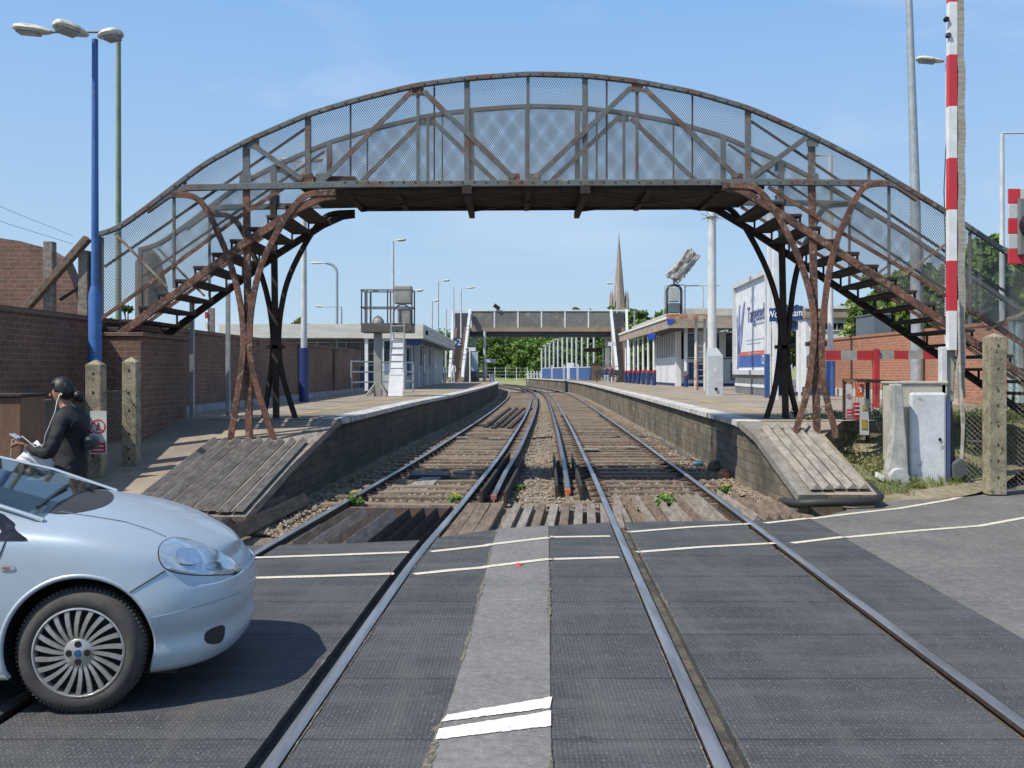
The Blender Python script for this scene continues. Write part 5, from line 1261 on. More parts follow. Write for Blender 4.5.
b = MB(); b.tube([P(950.5, 100, YC + .1), P(945.8, 150, YC + .1), P(944, 190, YC + .1), P(946, 262, YC + .1), P(950, 320, YC + .1)], .008, 5); b.build('stay_wire', DARKGREY, br)

# ------------------------------------------------------------------ flashing light unit at right edge (seen from behind)
YW = 9.5
wg = empty('crossing_light_unit', (P(1045, 0, YW).x, YW, 0), 'back of a crossing light unit with red and white chequered border', 'signal')
b = MB(); X0, X1 = P(1008.5, 0, YW).x, P(1085, 0, YW).x; Z0, Z1 = P(0, 264, YW).z, P(0, 188.5, YW).z
nb = 5; t_ = .115
for i in range(nb):
    z0_, z1_ = Z0 + (Z1 - Z0) * i / nb, Z0 + (Z1 - Z0) * (i + 1) / nb
    b.box(X0, X0 + t_, YW, YW + .02, z0_, z1_, i % 2); b.box(X1 - t_, X1, YW, YW + .02, z0_, z1_, i % 2)
n2 = 4
for i in range(n2):
    a, c_ = X0 + t_ + (X1 - X0 - 2 * t_) * i / n2, X0 + t_ + (X1 - X0 - 2 * t_) * (i + 1) / n2
    b.box(a, c_, YW, YW + .02, Z0, Z0 + t_, (i + 0) % 2); b.box(a, c_, YW, YW + .02, Z1 - t_, Z1, (i + 1) % 2)
b.build('chequered_border', [BR_, plain('grey_white', (.55, .57, .56))], wg, bevel=.006)
MB().box(X0 + .08, X1 - .08, YW - .05, YW - .002, Z0 + .08, Z1 - .10).build('back_plate', plain('mid_grey_back', (.17, .18, .18)), wg, bevel=.01)
for s_ in (-.17, .17): MB().lathe([(0, 0), (.12, 0), (.12, .16), (.08, .2), (0, .2)], ((X0 + X1) / 2 + s_, YW - .05, (Z0 + Z1) / 2), axis=(0, -1, 0), n=20).build('lamp_housing', BLACK, wg, smooth=40)
MB().tube([((X0 + X1) / 2, YW + .08, -.1), ((X0 + X1) / 2, YW + .08, Z1)], .06, 14).build('pole', GALV, wg, smooth=50)
# pale teal box at right edge
YT = 20.0
tb = empty('trackside_cabinet', (P(1040, 0, YT).x, YT, 0), 'pale teal cabinet with a capped top, cut by the right edge', 'cabinet')
MB().box(P(1018, 0, YT).x, P(1062, 0, YT).x, YT, YT + .4, .3, P(0, 320, YT).z).build('body', M('teal_grey_paint', (.33, .46, .45), (.26, .37, .36), 3, .6), tb, bevel=.015)
MB().box(P(1017, 0, YT).x, P(1064, 0, YT).x, YT - .03, YT + .43, P(0, 320, YT).z, P(0, 316, YT).z).build('lid', GREYBOX, tb, bevel=.01)

# ------------------------------------------------------------------ concrete posts and chain link
def cpost(px, top, wpx, Y, zb, label, holes=True):
    a = P(px, top, Y); w_ = wpx * Y / F / 2; r_ = empty('concrete_post', (a.x, Y, zb), label, 'post', 'mossy concrete fence posts')
    b = MB(); b.box(a.x - w_, a.x + w_, Y - w_ * .9, Y + w_ * .9, zb, a.z - .07)
    b.add([(a.x - w_, Y - w_ * .9, a.z - .07), (a.x + w_, Y - w_ * .9, a.z - .07), (a.x + w_, Y + w_ * .9, a.z - .07), (a.x - w_, Y + w_ * .9, a.z - .07), (a.x, Y, a.z)], [(0, 1, 4), (1, 2, 4), (2, 3, 4), (3, 0, 4)])
    b.build('shaft', CONCP, r_, bevel=.012)
    if holes:
        b = MB(); z = a.z - .2
        while z > zb + .2:
            b.box(a.x - .012, a.x + .012, Y - w_ * .9 - .003, Y - w_ * .9 + .01, z, z + .035); z -= .20 + R.uniform(0, .12)
        b.build('bolt_hole', TIMBD, r_)
    return r_
def chain(name, A, B, z0, z1, label, pitch=.055, wd=.004, mat=GALV):
    "chain link panel between A and B (xy) as crossing wires"
    A, B = V((*A, 0)), V((*B, 0)); L = (B - A).length; d = (B - A).normalized(); H = z1 - z0; nrm = V((-d.y, d.x, 0))
    root = empty(name, (A + B) / 2 + V((0, 0, z0)), label, 'fence', 'chain link panels')
    b = MB(); k = -int(H / pitch) - 1
    while k * pitch < L:
        for s_ in (0, 1):
            u0 = k * pitch; u1 = u0 + H
            a0, a1 = max(u0, 0), min(u1, L)
            if a1 > a0:
                t0, t1 = (a0 - u0) / H, (a1 - u0) / H
                if s_: t0, t1 = 1 - t0, 1 - t1
                p, q = A + d * a0 + V((0, 0, z0 + H * t0)), A + d * a1 + V((0, 0, z0 + H * t1))
                w_ = V((0, 0, wd * .75)) + d * wd * .3
                b.quad(p - w_, q - w_, q + w_, p + w_)
        k += 1
    b.build('mesh', mat, root, fix=False)
    b = MB(); 
    for z in (z0 + .02, (z0 + z1) / 2, z1 - .01): b.bar(A + V((0, 0, z)), B + V((0, 0, z)), .008, .008)
    b.build('line_wire', mat, root)
    return root
cpost(96, 359, 16, 12.4, -.1, 'pointed concrete post behind the woman, a red and white notice on it')
cpost(131.5, 356.5, 14.5, 13.0, -.1, 'pointed mossy concrete post standing at the left ramp, free of notices')
cpost(994.5, 332.5, 17.5, 13.5, 0, 'pointed mossy concrete post right of the crossing barrier')
CHM = M('dull_fence_wire', (.30, .28, .22), (.2, .17, .13), 6, .7)
chain('chain_link_fence', (P(98, 0, 12.4).x, 12.4), (P(131, 0, 13).x, 13.0), .0, 1.42, 'chain link panel between the two concrete posts on the left', mat=CHM)
chain('chain_link_fence', (P(1001, 0, 13.6).x, 13.6), (8.3, 12.9), .05, 1.9, 'chain link panel running off the right edge from the concrete post', .07, mat=CHM)
chain('chain_link_fence', (P(966, 0, 13.8).x, 13.8), (P(988, 0, 13.7).x, 13.7), .1, 1.3, 'short chain link panel between the barrier and the concrete post', .07, mat=CHM)
# low rusty wire fence with notices left of the cabinet
lf = empty('low_wire_fence', (P(870, 0, 15.5).x, 15.5, .1), 'low rusty wire fence carrying notices, left of the pale cabinet', 'fence')
b = MB(); za2 = lambda py: P(0, py, 15.5).z; xa2 = lambda px: P(px, 0, 15.5).x
b.bar((xa2(844), 15.5, za2(380)), (xa2(896), 15.3, za2(382)), .05, .05)
b.bar((xa2(846), 15.5, za2(430)), (xa2(890), 15.4, za2(431)), .03, .03)
b.build('rail', M('rusty_rail', (.26, .13, .08), (.16, .09, .06), 5), lf)
b = MB()
for k in range(16): x = xa2(846 + k * 3); b.bar((x, 15.48, za2(380)), (x, 15.48, za2(430)), .006, .006, up=(0, 1, 0))
for k in range(6): b.bar((xa2(846), 15.48, za2(388 + 8 * k)), (xa2(892), 15.42, za2(388 + 8 * k)), .006, .006)
b.build('mesh', CHM, lf)
for px in (845, 868): MB().bar((xa2(px), 15.52, za2(379)), (xa2(px), 15.52, .0), .05, .05, up=(0, 1, 0)).build('post', RUSTD, lf)
def plate(b, px0, py0, px1, py1, Y, m=0, t=.01): a, c_ = P(px0, py0, Y), P(px1, py1, Y); b.box(a.x, c_.x, Y, Y + t, c_.z, a.z, m)
NOTW = plain('notice_white', (.62, .62, .58)); NOTR = plain('notice_red', (.58, .04, .05)); NOTO = plain('notice_orange', (.72, .13, .04)); NOTY = plain('notice_yellow', (.42, .31, .08))
def ring(b, cx, cz, ro, ri, Y, m=0, n=28):
    vs = []
    for j in range(n):
        t = 2 * math.pi * j / n; vs += [(cx + ro * math.cos(t), Y, cz + ro * math.sin(t)), (cx + ri * math.cos(t), Y, cz + ri * math.sin(t))]
    b.add(vs, [(2 * j, 2 * ((j + 1) % n), 2 * ((j + 1) % n) + 1, 2 * j + 1) for j in range(n)], m)
def no_walk_sign(px0, py0, px1, py1, Y, label, frac=.72):
    a, c_ = P(px0, py0, Y), P(px1, py1, Y); H = a.z - c_.z; W = c_.x - a.x; zsplit = c_.z + H * (1 - frac)
    r_ = empty('warning_sign', ((a.x + c_.x) / 2, Y, c_.z), label, 'sign')
    MB().box(a.x, c_.x, Y, Y + .012, c_.z, a.z).build('board', NOTW, r_, bevel=.002)
    cx, cz = (a.x + c_.x) / 2, zsplit + H * frac * .5; ro = min(W * .44, H * frac * .46)
    b = MB(); ring(b, cx, cz, ro, ro * .83, Y - .004); k_ = ro * .6
    b.bar((cx - k_, Y - .007, cz + k_), (cx + k_, Y - .007, cz - k_), .003, ro * .16); b.build('prohibition_ring', NOTR, r_, fix=False)
    b = MB(); s_ = ro
    b.lathe([(0, 0), (.11 * s_, 0), (.11 * s_, .002), (0, .002)], (cx, Y - .004, cz + .52 * s_), axis=(0, -1, 0), n=12)
    for p0, p1, w_ in (((0, .38), (0, -.05), .2), ((0, -.02), (-.22, -.55), .12), ((0, -.02), (.22, -.52), .12), ((0, .32), (-.27, .02), .08), ((0, .32), (.27, .08), .08)):
        b.bar((cx + p0[0] * s_, Y - .005, cz + p0[1] * s_), (cx + p1[0] * s_, Y - .005, cz + p1[1] * s_), .002, w_ * s_)
    b.build('walking_figure', BLACK, r_, fix=False)
    MB().box(a.x + W * .06, c_.x - W * .06, Y - .003, Y - .0005, c_.z + H * .03, zsplit - H * .01).build('red_panel', NOTR, r_)
    b = MB()
    for k in range(2): b.box(a.x + W * .18, c_.x - W * .18, Y - .005, Y - .0035, c_.z + H * (.08 + .09 * k), c_.z + H * (.11 + .09 * k))
    b.build('printed_line', NOTW, r_)
    return r_
no_walk_sign(90, 411, 106.5, 454, 12.15, 'no-pedestrians notice fixed to the concrete post behind the woman')
no_walk_sign(846, 384.5, 852, 418, 15.35, 'narrow no-pedestrians notice on the low rusty fence')
r_ = empty('warning_sign', P(860, 398, 15.3), 'square orange notice above a red one on the low rusty fence', 'sign')
b = MB(); plate(b, 856, 384, 864, 397, 15.32); b.build('orange_board', NOTO, r_)
b = MB(); plate(b, 853.5, 402.5, 860.5, 419, 15.34); b.build('red_board', NOTR, r_)
b = MB(); plate(b, 858.5, 387, 862, 389, 15.31, t=.005); plate(b, 860, 389, 862, 392.5, 15.31, t=.005)
for k in range(3): plate(b, 854.8, 405.5 + 4 * k, 859.6, 407 + 4 * k, 15.33, t=.005)
b.build('printed_line', NOTW, r_)
r_ = empty('warning_sign', P(864.5, 435, 15.2), 'tall white notice with a yellow square, hung lowest on the rusty fence', 'sign')
b = MB(); plate(b, 860, 399, 869, 435, 15.25); b.build('board', NOTW, r_)
b = MB(); plate(b, 861.5, 419.5, 867.5, 429, 15.24, t=.004); b.build('yellow_panel', NOTY, r_)
b = MB(); a = P(864.5, 402, 15.24); b.poly([a, a + V((.04, 0, -.12)), a + V((-.04, 0, -.12))]); b.build('triangle', plain('dull_yellow', (.5, .4, .12)), r_, fix=False)
# left near: wooden cabinet, slatted cabinet, red notices
YK = 9.6
kb = empty('wooden_cabinet', (P(5, 0, YK).x, YK, 0), 'brown timber cabinet at the left edge beside the woman', 'cabinet')
MB().box(P(-40, 0, YK).x, P(21, 0, YK).x, YK, YK + .5, -.02, P(0, 397, YK).z).build('body', M('varnished_brown_board', (.22, .12, .07), (.15, .085, .05), 3, .6, stretch=(6, 6, .6)), kb, bevel=.01)
MB().box(P(-42, 0, YK).x, P(22.5, 0, YK).x, YK - .03, YK + .52, P(0, 397, YK).z, P(0, 394, YK).z).build('lid', TIMBD, kb, bevel=.006)
sc_ = empty('slatted_cabinet', (P(30, 0, 10.4).x, 10.4, 0), 'dark louvred cabinet between the timber cabinet and the woman', 'cabinet')
MB().box(P(21, 0, 10.4).x, P(44, 0, 10.4).x, 10.4, 10.8, -.02, P(0, 400, 10.4).z).build('body', M('dull_olive_brown', (.13, .11, .08), (.09, .078, .06), 4), sc_, bevel=.01)
b = MB()
for k in range(9): b.box(P(23.5, 0, 10.4).x, P(31, 0, 10.4).x, 10.37, 10.4, P(0, 406 + 4.4 * k, 10.4).z, P(0, 403.5 + 4.4 * k, 10.4).z)
b.build('louvre', CREAMF, sc_)
r_ = empty('warning_sign', P(52, 440, 11.4), 'pair of red notices half hidden behind the woman', 'sign')
b = MB(); plate(b, 47, 404, 60, 419, 11.4); plate(b, 38.5, 426, 52, 446, 11.42); b.build('red_board', NOTR, r_)
b = MB(); plate(b, 49, 408, 58, 410, 11.39, t=.005); plate(b, 49, 413, 57, 414.5, 11.39, t=.005); plate(b, 40.5, 432, 50, 434, 11.41, t=.005); b.build('printed_line', NOTW, r_)
MB().box(P(44, 0, 11.5).x, P(45.5, 0, 11.5).x, 11.45, 11.5, -.1, P(0, 402, 11.5).z).build('post', DARKGREY, r_)
# gravelly strip with grass at the left ramp
# ------------------------------------------------------------------ trees and plants
def leaf_mat(name, c1, c2, c3):
    m, nt, b = new_mat(name)
    at = nd(nt, 'ShaderNodeAttribute'); at.attribute_name = 'tone'
    cc = ramp(nt, at.outputs['Fac'], [(0, c1), (.5, c2), (1, c3)])
    nt.links.new(cc, b.inputs['Base Color']); b.inputs['Roughness'].default_value = .6
    tr = nd(nt, 'ShaderNodeBsdfTranslucent'); nt.links.new(cc, tr.inputs[0])
    mx = nd(nt, 'ShaderNodeMixShader'); mx.inputs[0].default_value = .3
    out = nt.nodes['Material Output']; nt.links.new(b.outputs[0], mx.inputs[1]); nt.links.new(tr.outputs[0], mx.inputs[2]); nt.links.new(mx.outputs[0], out.inputs[0])
    return m
LEAFG = leaf_mat('fresh_green_leaves', (.06, .12, .022), (.13, .23, .045), (.23, .35, .075))
LEAFY = leaf_mat('yellow_green_leaves', (.07, .12, .02), (.16, .24, .05), (.30, .38, .09))
LEAFDRY = leaf_mat('dry_olive_leaves', (.13, .14, .05), (.25, .25, .10), (.42, .38, .20))
LEAFD = leaf_mat('dark_green_leaves', (.025, .055, .015), (.06, .115, .03), (.12, .19, .05))
BARK = M('grey_brown_bark', (.12, .09, .065), (.07, .055, .04), 4, .95, bmp=.02)
def leaves(centres, per, rad, size, seed, flat=.8):
    rs = np.random.RandomState(seed); n = len(centres) * per
    c = np.repeat(np.array([[p[0], p[1], p[2]] for p in centres]), per, 0)
    cr = np.repeat(np.array([p[3] for p in centres]), per)
    u = rs.normal(size=(n, 3)); u /= np.linalg.norm(u, axis=1)[:, None]
    r = cr * (rs.rand(n) ** .45)
    q = c + u * r[:, None] * np.array([1, 1, flat])
    nn = u * .8 + rs.normal(size=(n, 3)) * .8 + np.array([0, 0, .5]); nn /= np.linalg.norm(nn, axis=1)[:, None]
    a = np.cross(nn, rs.normal(size=(n, 3))); a /= np.linalg.norm(a, axis=1)[:, None]; b_ = np.cross(nn, a)
    s = size * (.6 + .8 * rs.rand(n))[:, None]
    vs = np.stack([q - a * s, q - b_ * s * .55, q + a * s, q + b_ * s * .55], 1).reshape(-1, 3)
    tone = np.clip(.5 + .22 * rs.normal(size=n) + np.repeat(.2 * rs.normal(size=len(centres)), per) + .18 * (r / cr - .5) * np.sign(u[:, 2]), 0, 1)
    return vs, tone
def leaf_mesh(name, vs, tone, mat, parent):
    me = bpy.data.meshes.new(name); n = len(vs) // 4
    me.vertices.add(len(vs)); me.vertices.foreach_set('co', vs.astype(np.float32).ravel())
    me.loops.add(n * 4); me.loops.foreach_set('vertex_index', np.arange(n * 4, dtype=np.int32))
    me.polygons.add(n); me.polygons.foreach_set('loop_start', np.arange(0, n * 4, 4, dtype=np.int32)); me.polygons.foreach_set('loop_total', np.full(n, 4, dtype=np.int32))
    at = me.attributes.new('tone', 'FLOAT', 'FACE'); at.data.foreach_set('value', tone.astype(np.float32))
    me.update(); me.validate()
    return put(name, me, mat, parent)
def tree(x, y, z0, H, W, mat, label, group=None, seed=1, size=.16, clumps=60, per=110, trunk=.25, low=.25, name='tree', lean=0):
    rnd = random.Random(seed); root = empty(name, (x, y, z0), label, 'tree', group)
    cs = []; zc_ = z0 + H * (low + (1 - low) / 2); hz = H * (1 - low) / 2
    b = MB(); tp = V((x + lean * .4, y, z0 + H * .55))
    b.tube([(x, y, z0 - .3), (x + lean * .15, y, z0 + H * .25), tp, (x + lean * .6, y, z0 + H * .85)], [trunk, trunk * .75, trunk * .5, trunk * .15], 8)
    for i in range(clumps):
        while True:
            u = V((rnd.uniform(-1, 1), rnd.uniform(-1, 1), rnd.uniform(-1, 1)))
            if u.length < 1 and (u.length > .45 or rnd.random() < .35): break
        k = 1 + .28 * noise.noise(V((u.x * 1.7 + seed, u.y * 1.7, u.z * 1.7)))
        prof_ = 1.0 if u.z < .2 else 1 - .25 * (u.z - .2)
        c_ = V((x + lean * (u.z * .3 + .4) + u.x * W / 2 * k * prof_, y + u.y * W / 2 * k * prof_, zc_ + u.z * hz * k * .93))
        cs.append((c_.x, c_.y, c_.z, W * rnd.uniform(.07, .15)))
        if i % 4 == 0:
            s_ = V((x, y, z0 + H * rnd.uniform(.2, .6))); mid_ = s_.lerp(c_, .5) + V((0, 0, .06 * H))
            b.tube([s_, mid_, c_], [trunk * .35, trunk * .2, .02], 5)
    b.build('trunk', BARK, root, smooth=60)
    vs, tone = leaves(cs, per, 1, size, seed); leaf_mesh('crown', vs, tone, mat, root)
    return root
def tpx(px, ytop, Y, wpx, mat, label, z0=.3, **kw):
    p = P(px, ytop, Y); return tree(p.x, Y, z0, p.z - z0, wpx * Y / F, mat, label, **kw)
far = [(478, 326, 172, 62, LEAFG, 'pale tree left of the gap under the far footbridge'), (503, 334, 158, 44, LEAFG, 'broad tree just left of centre under the far footbridge'), (530, 322, 165, 50, LEAFG, 'bright green tree at the centre under the far footbridge'),
       (556, 330, 156, 46, LEAFG, 'dense tree right of centre under the far footbridge'), (583, 306, 168, 48, LEAFD, 'dark tree showing above the far footbridge left of the spire'),
       (612, 304, 178, 44, LEAFG, 'tree at the foot of the church spire'), (637, 303, 150, 42, LEAFG, 'rounded green tree just right of the church spire'), (663, 309, 158, 46, LEAFG, 'green tree behind the sloping canopy of the right building'), (690, 316, 165, 46, LEAFD, 'dark tree behind the rusty signal gantry'), (545, 340, 152, 60, LEAFG, 'low spreading tree filling the bank under the far footbridge')]
for i, (px, t, Y, wpx, m_, lab) in enumerate(far):
    tpx(px, t, Y, wpx, m_, lab, z0=.0, seed=20 + i, size=.32, clumps=110, per=90, trunk=.3, low=.04, group='trees on the far bank')
# scrub mass on far bank
cs = []
rnd = random.Random(5)
for i in range(420): cs.append((rnd.uniform(-14, 34), rnd.uniform(153, 160), rnd.uniform(.8, 7.5), rnd.uniform(.8, 1.6)))
vs, tone = leaves(cs, 60, 1, .26, 77); o = leaf_mesh('undergrowth', vs, tone, LEAFG, None); tag(o, 'dark scrub massed along the foot of the far bank', 'undergrowth', kind='stuff')
# right trees behind the bridge stairs
rt = [(853, 300, 52, 46, LEAFY, 'light yellow-green tree just right of the bridge columns, behind the low building', 4, dict(clumps=80, per=80, low=.1)),
      (893, 262, 44, 84, LEAFY, 'broad light green tree behind the grey mast', 5, dict(clumps=130, per=90, low=.05)),
      (938, 256, 60, 84, LEAFG, 'mid green tree behind the raised barrier arm', 6, dict(clumps=120, per=120)),
      (985, 238, 42, 84, LEAFG, 'tall leafy tree between the barrier and the right edge', 7, dict(clumps=170, per=140)),
      (1035, 240, 46, 90, LEAFG, 'leafy tree cut off by the right edge', 8, dict(clumps=150, per=130)),
      (800, 300, 75, 50, LEAFD, 'dark tree between the right footbridge columns and the lamp post', 9, {}),
      (780, 312, 80, 46, LEAFG, 'low green tree right of the billboard', 10, {}),
      (735, 306, 95, 30, LEAFD, 'sparse dark tree top left of the billboard', 12, dict(clumps=16, per=40)),]
for px, t, Y, wpx, m_, lab, sd_, kw in rt: tpx(px, t, Y, wpx, m_, lab, seed=sd_, size=.15 if Y < 60 else .2, group='trees behind the right platform', **kw)
# left
tpx(302, 316, 80, 34, LEAFY, 'small yellow-green tree over the left building roof', seed=31, size=.22, clumps=40, per=60, group='trees behind the left wall')
tpx(128, 283, 24, 30, LEAFD, 'dark green bush behind the footbridge landing', seed=32, size=.06, clumps=40, per=90, trunk=.06, low=.1, group='trees behind the left wall')
tpx(114, 300, 23, 22, LEAFD, 'small dark bush at the foot of the olive lamp post', seed=36, size=.06, clumps=24, per=80, trunk=.05, low=.1, group='trees behind the left wall')
tpx(187, 320, 30, 28, LEAFY, 'low yellow-green bush over the wall under the bridge stair', seed=33, size=.07, clumps=30, per=80, trunk=.06, low=.2, group='trees behind the left wall')
tpx(240, 330, 60, 30, LEAFY, 'distant green bush left of the bridge columns', seed=34, size=.14, clumps=30, per=60, group='trees behind the left wall')
# weeds on the right verge and by the ramp
cs = []; rnd = random.Random(9)
for i in range(150):
    x = rnd.uniform(4.6, 9.5); y = rnd.uniform(Ye(x) + .9, 17.5)
    cs.append((x, y, vz(x, y) - .03 + rnd.uniform(.02, .2) * min(1, (y - Ye(x))), rnd.uniform(.05, .17)))
vs, tone = leaves(cs, 40, 1, .028, 91, .7); o = leaf_mesh('weeds', vs, tone, LEAFDRY, None); tag(o, 'tangled weeds and ivy on the verge round the pale cabinet', 'weeds', kind='stuff')
cs = []
for i in range(26):
    x = rnd.uniform(4.55, 5.6); y = rnd.uniform(13.3, 15.6); cs.append((x, y, vz(x, y) + rnd.uniform(0, .1), rnd.uniform(.06, .14)))
vs, tone = leaves(cs, 46, 1, .024, 92, .8); o = leaf_mesh('ivy', vs, tone, LEAFDRY, None); tag(o, 'green ivy climbing the bank beside the right ramp cover', 'ivy', kind='stuff')
def grass(n, region, h, seed, name, label, mat):
    rs = random.Random(seed); vs = []; 
    for i in range(n):
        x, y, z = region(rs); hh = h * rs.uniform(.4, 1.2); a = rs.uniform(0, 6.28); w_ = .006; lx, ly = rs.uniform(-.4, .4) * hh, rs.uniform(-.4, .4) * hh
        vs += [(x - w_ * math.cos(a), y - w_ * math.sin(a), z), (x + w_ * math.cos(a), y + w_ * math.sin(a), z), (x + lx + .001, y + ly, z + hh), (x + lx, y + ly, z + hh)]
    vs = np.array(vs); tone = np.random.RandomState(seed).rand(n); o = leaf_mesh(name, vs, tone, mat, None); tag(o, label, 'grass', kind='stuff')
def reg(rs):
    x = rs.uniform(4.5, 12); y = Ye(x) + .25 + rs.random() ** 1.5 * 4.5; return x, y, vz(x, y) - .01
grass(14000, reg, .13, 3, 'grass', 'dry grass tufts along the verge edge by the concrete post', LEAFY)
# dandelion clumps
for (x, y, lab, z) in ((1.98, 12.9, 'yellow dandelion clump among the right track timbers', -.05), (3.05, 14.4, 'yellow dandelion clump beside the rightmost rail', -.12), (-2.0, 13.0, 'small dandelion clump among the left track timbers', -.06), (-.72, 13.3, 'small dandelion clump between the third rail and running rail', -.12), (.05, 14.6, 'green weed tuft on the ballast between the tracks', -.13)):
    r_ = empty('weed_clump', (x, y, z), lab, 'weed', 'weed clumps')
    rnd = random.Random(int(x * 100)); cs = [(x + rnd.uniform(-.1, .1), y + rnd.uniform(-.1, .1), z + rnd.uniform(.02, .1), .06) for _ in range(8)]
    vs, tone = leaves(cs, 26, 1, .028, int(abs(x) * 37)); leaf_mesh('leaves', vs, tone, LEAFG, r_)
    if 'dandelion' in lab:
        b = MB()
        for k in range(3): b.lathe([(0, 0), (.022, 0), (.026, .012), (.0, .016)], (x + rnd.uniform(-.09, .09), y + rnd.uniform(-.09, .09), z + .10 + rnd.uniform(0, .05)), n=8)
        b.build('flower', plain('dandelion_yellow', (.8, .6, .02)), r_)
# cable on right ballast, blue can, rags, stones
tag(MB().tube([PG(634, 430, -.1) , PG(645, 437, -.09), PG(662, 441, -.08), PG(668, 446, -.08), PG(676, 449, -.07), PG(686, 457, -.08), PG(692, 461, -.08)], .05, 8).build('cable', plain('grey_brown_cable', (.10, .09, .08), .8), smooth=50), 'thick dark cable lying on the ballast beside the right platform', 'cable')
tag(MB().tube([PG(441, 440, -.1), PG(470, 438, -.08), PG(520, 440, -.08), PG(552, 437, -.06)], .03, 6).build('cable', plain('black_cable', (.04, .035, .03), .8), smooth=50), 'black cable crossing the ballast between the tracks', 'cable')
tag(MB().tube([PG(600, 439, -.1), PG(630, 436, -.08), PG(652, 438, -.08)], .03, 6).build('cable', plain('black_cable', (.04, .035, .03), .8), smooth=50), 'black cable crossing the right track', 'cable')
cn = PG(694, 464, -.05); tag(MB().lathe([(0, 0), (.05, .0), (.055, .03), (.055, .14), (.045, .17), (0, .17)], cn, axis=(1, -.3, .1), n=14).build('crushed_can', plain('blue_tin', (.05, .16, .28), .35), smooth=40), 'crushed blue can lying beside the right platform wall', 'can')
for i, (px, py, s_, lab) in enumerate(((635, 412, .2, 'broken pale block lying against the right platform wall'), (724, 476, .12, 'reddish brick lump at the foot of the right ramp'), (715, 468, .14, 'brown stone leaning at the foot of the right ramp'))):
    c_ = PG(px, py, -.05); b = MB(); bm = bmesh.new(); bmesh.ops.create_icosphere(bm, subdivisions=2, radius=s_)
    for v in bm.verts: v.co *= 1 + .35 * noise.noise(v.co * 6 + V((i * 5, 0, 0)))
    me = bpy.data.meshes.new('rubble'); bm.to_mesh(me); bm.free(); me.transform(Matrix.Translation(c_)); o = put('broken_stone', me, [CONC, BRICKL, TIMBB][i]); tag(o, lab, 'stone', 'broken stones')
# AWS ramp and point boxes in the left track
aw = empty('track_magnet', PG(432, 478, -.05), 'dark flat magnet box on a ramp between the left track rails', 'track equipment')
c0 = PG(430, 474, -.02); MB().box(c0.x - .32, c0.x + .32, c0.y - .25, c0.y + .35, -.1, -.01).build('housing', plain('black_housing', (.03, .032, .035), .6), aw, bevel=.02)
MB().add([(c0.x - .36, c0.y - 1.5, -.13), (c0.x + .05, c0.y - 1.5, -.13), (c0.x + .2, c0.y - .25, -.04), (c0.x - .1, c0.y - .25, -.04), (c0.x - .36, c0.y - 1.5, -.17), (c0.x + .05, c0.y - 1.5, -.17), (c0.x + .2, c0.y - .25, -.17), (c0.x - .1, c0.y - .25, -.17)], [(0, 1, 2, 3), (0, 4, 5, 1), (1, 5, 6, 2), (3, 2, 6, 7), (0, 3, 7, 4)]).build('ramp', TIMBL, aw)
for (px, py, lab) in ((462, 438, 'small black rail clip box beside the left running rail'), (495, 439, 'small black rail clip box near the right rail of the left track'), (591, 450, 'small black rail clip box left in the right track'), (632, 448, 'small black rail clip box by the rightmost rail')):
    c_ = PG(px, py, -.05); r_ = empty('rail_clip_box', c_, lab, 'track equipment', 'rail clip boxes'); MB().box(c_.x - .16, c_.x + .16, c_.y, c_.y + .2, -.06, -.03).build('lid', TIMBL, r_); MB().box(c_.x - .1, c_.x + .1, c_.y + .02, c_.y + .18, -.14, -.06).build('box', BLACK, r_)
# timber boards lying in the left track
for i in range(4):
    a = PG(485 + i * 8, 427 + (i % 2), -.05); c_ = PG(510 + i * 7, 408, -.05)
    o = MB().bar(a, c_, .12, .06).build('loose_board', TIMBD); tag(o, 'dark board lying lengthwise in the left track', 'board', 'loose boards in the left track')
# ------------------------------------------------------------------ church spire
STONEM = M('brown_church_stone', (.38, .31, .25), (.30, .245, .20), .15, .9)
YS = 350.0; cx_ = P(619, 0, YS).x
ch = empty('church', (cx_, YS, 0), 'tall stone church spire with corner pinnacles, far beyond the station', 'church')
zs0 = P(0, 309, YS).z; zap = P(0, 236, YS).z
MB().lathe([(2.4, zs0), (1.55, zs0 + 9), (.1, zap), (0, zap)], (cx_, YS, 0), n=8).build('spire', STONEM, ch)
MB().lathe([(.06, zap - .2), (.06, zap + 1.6), (0, zap + 1.6)], (cx_, YS, 0), n=6).build('finial', STONEM, ch)
MB().box(cx_ - 2.9, cx_ + 2.9, YS - 2.9, YS + 2.9, 0, zs0 + .3).build('tower', STONEM, ch)
for sx in (-1, 1):
    for sy in (-1, 1): MB().lathe([(.55, zs0), (.45, zs0 + 3.6), (.05, zs0 + 6.6), (0, zs0 + 6.6)], (cx_ + sx * 2.7, YS + sy * 2.7, 0), n=6).build('pinnacle', STONEM, ch)
for k in (0,): MB().box(cx_ - .5, cx_ + .5, YS - 2.98, YS - 2.9, zs0 - 5, zs0 - 2).build('belfry_opening', DARKGREY, ch)
MB().box(cx_ - 8, cx_ + 8, YS + 3, YS + 28, 0, 9).build('nave', STONEM, ch)
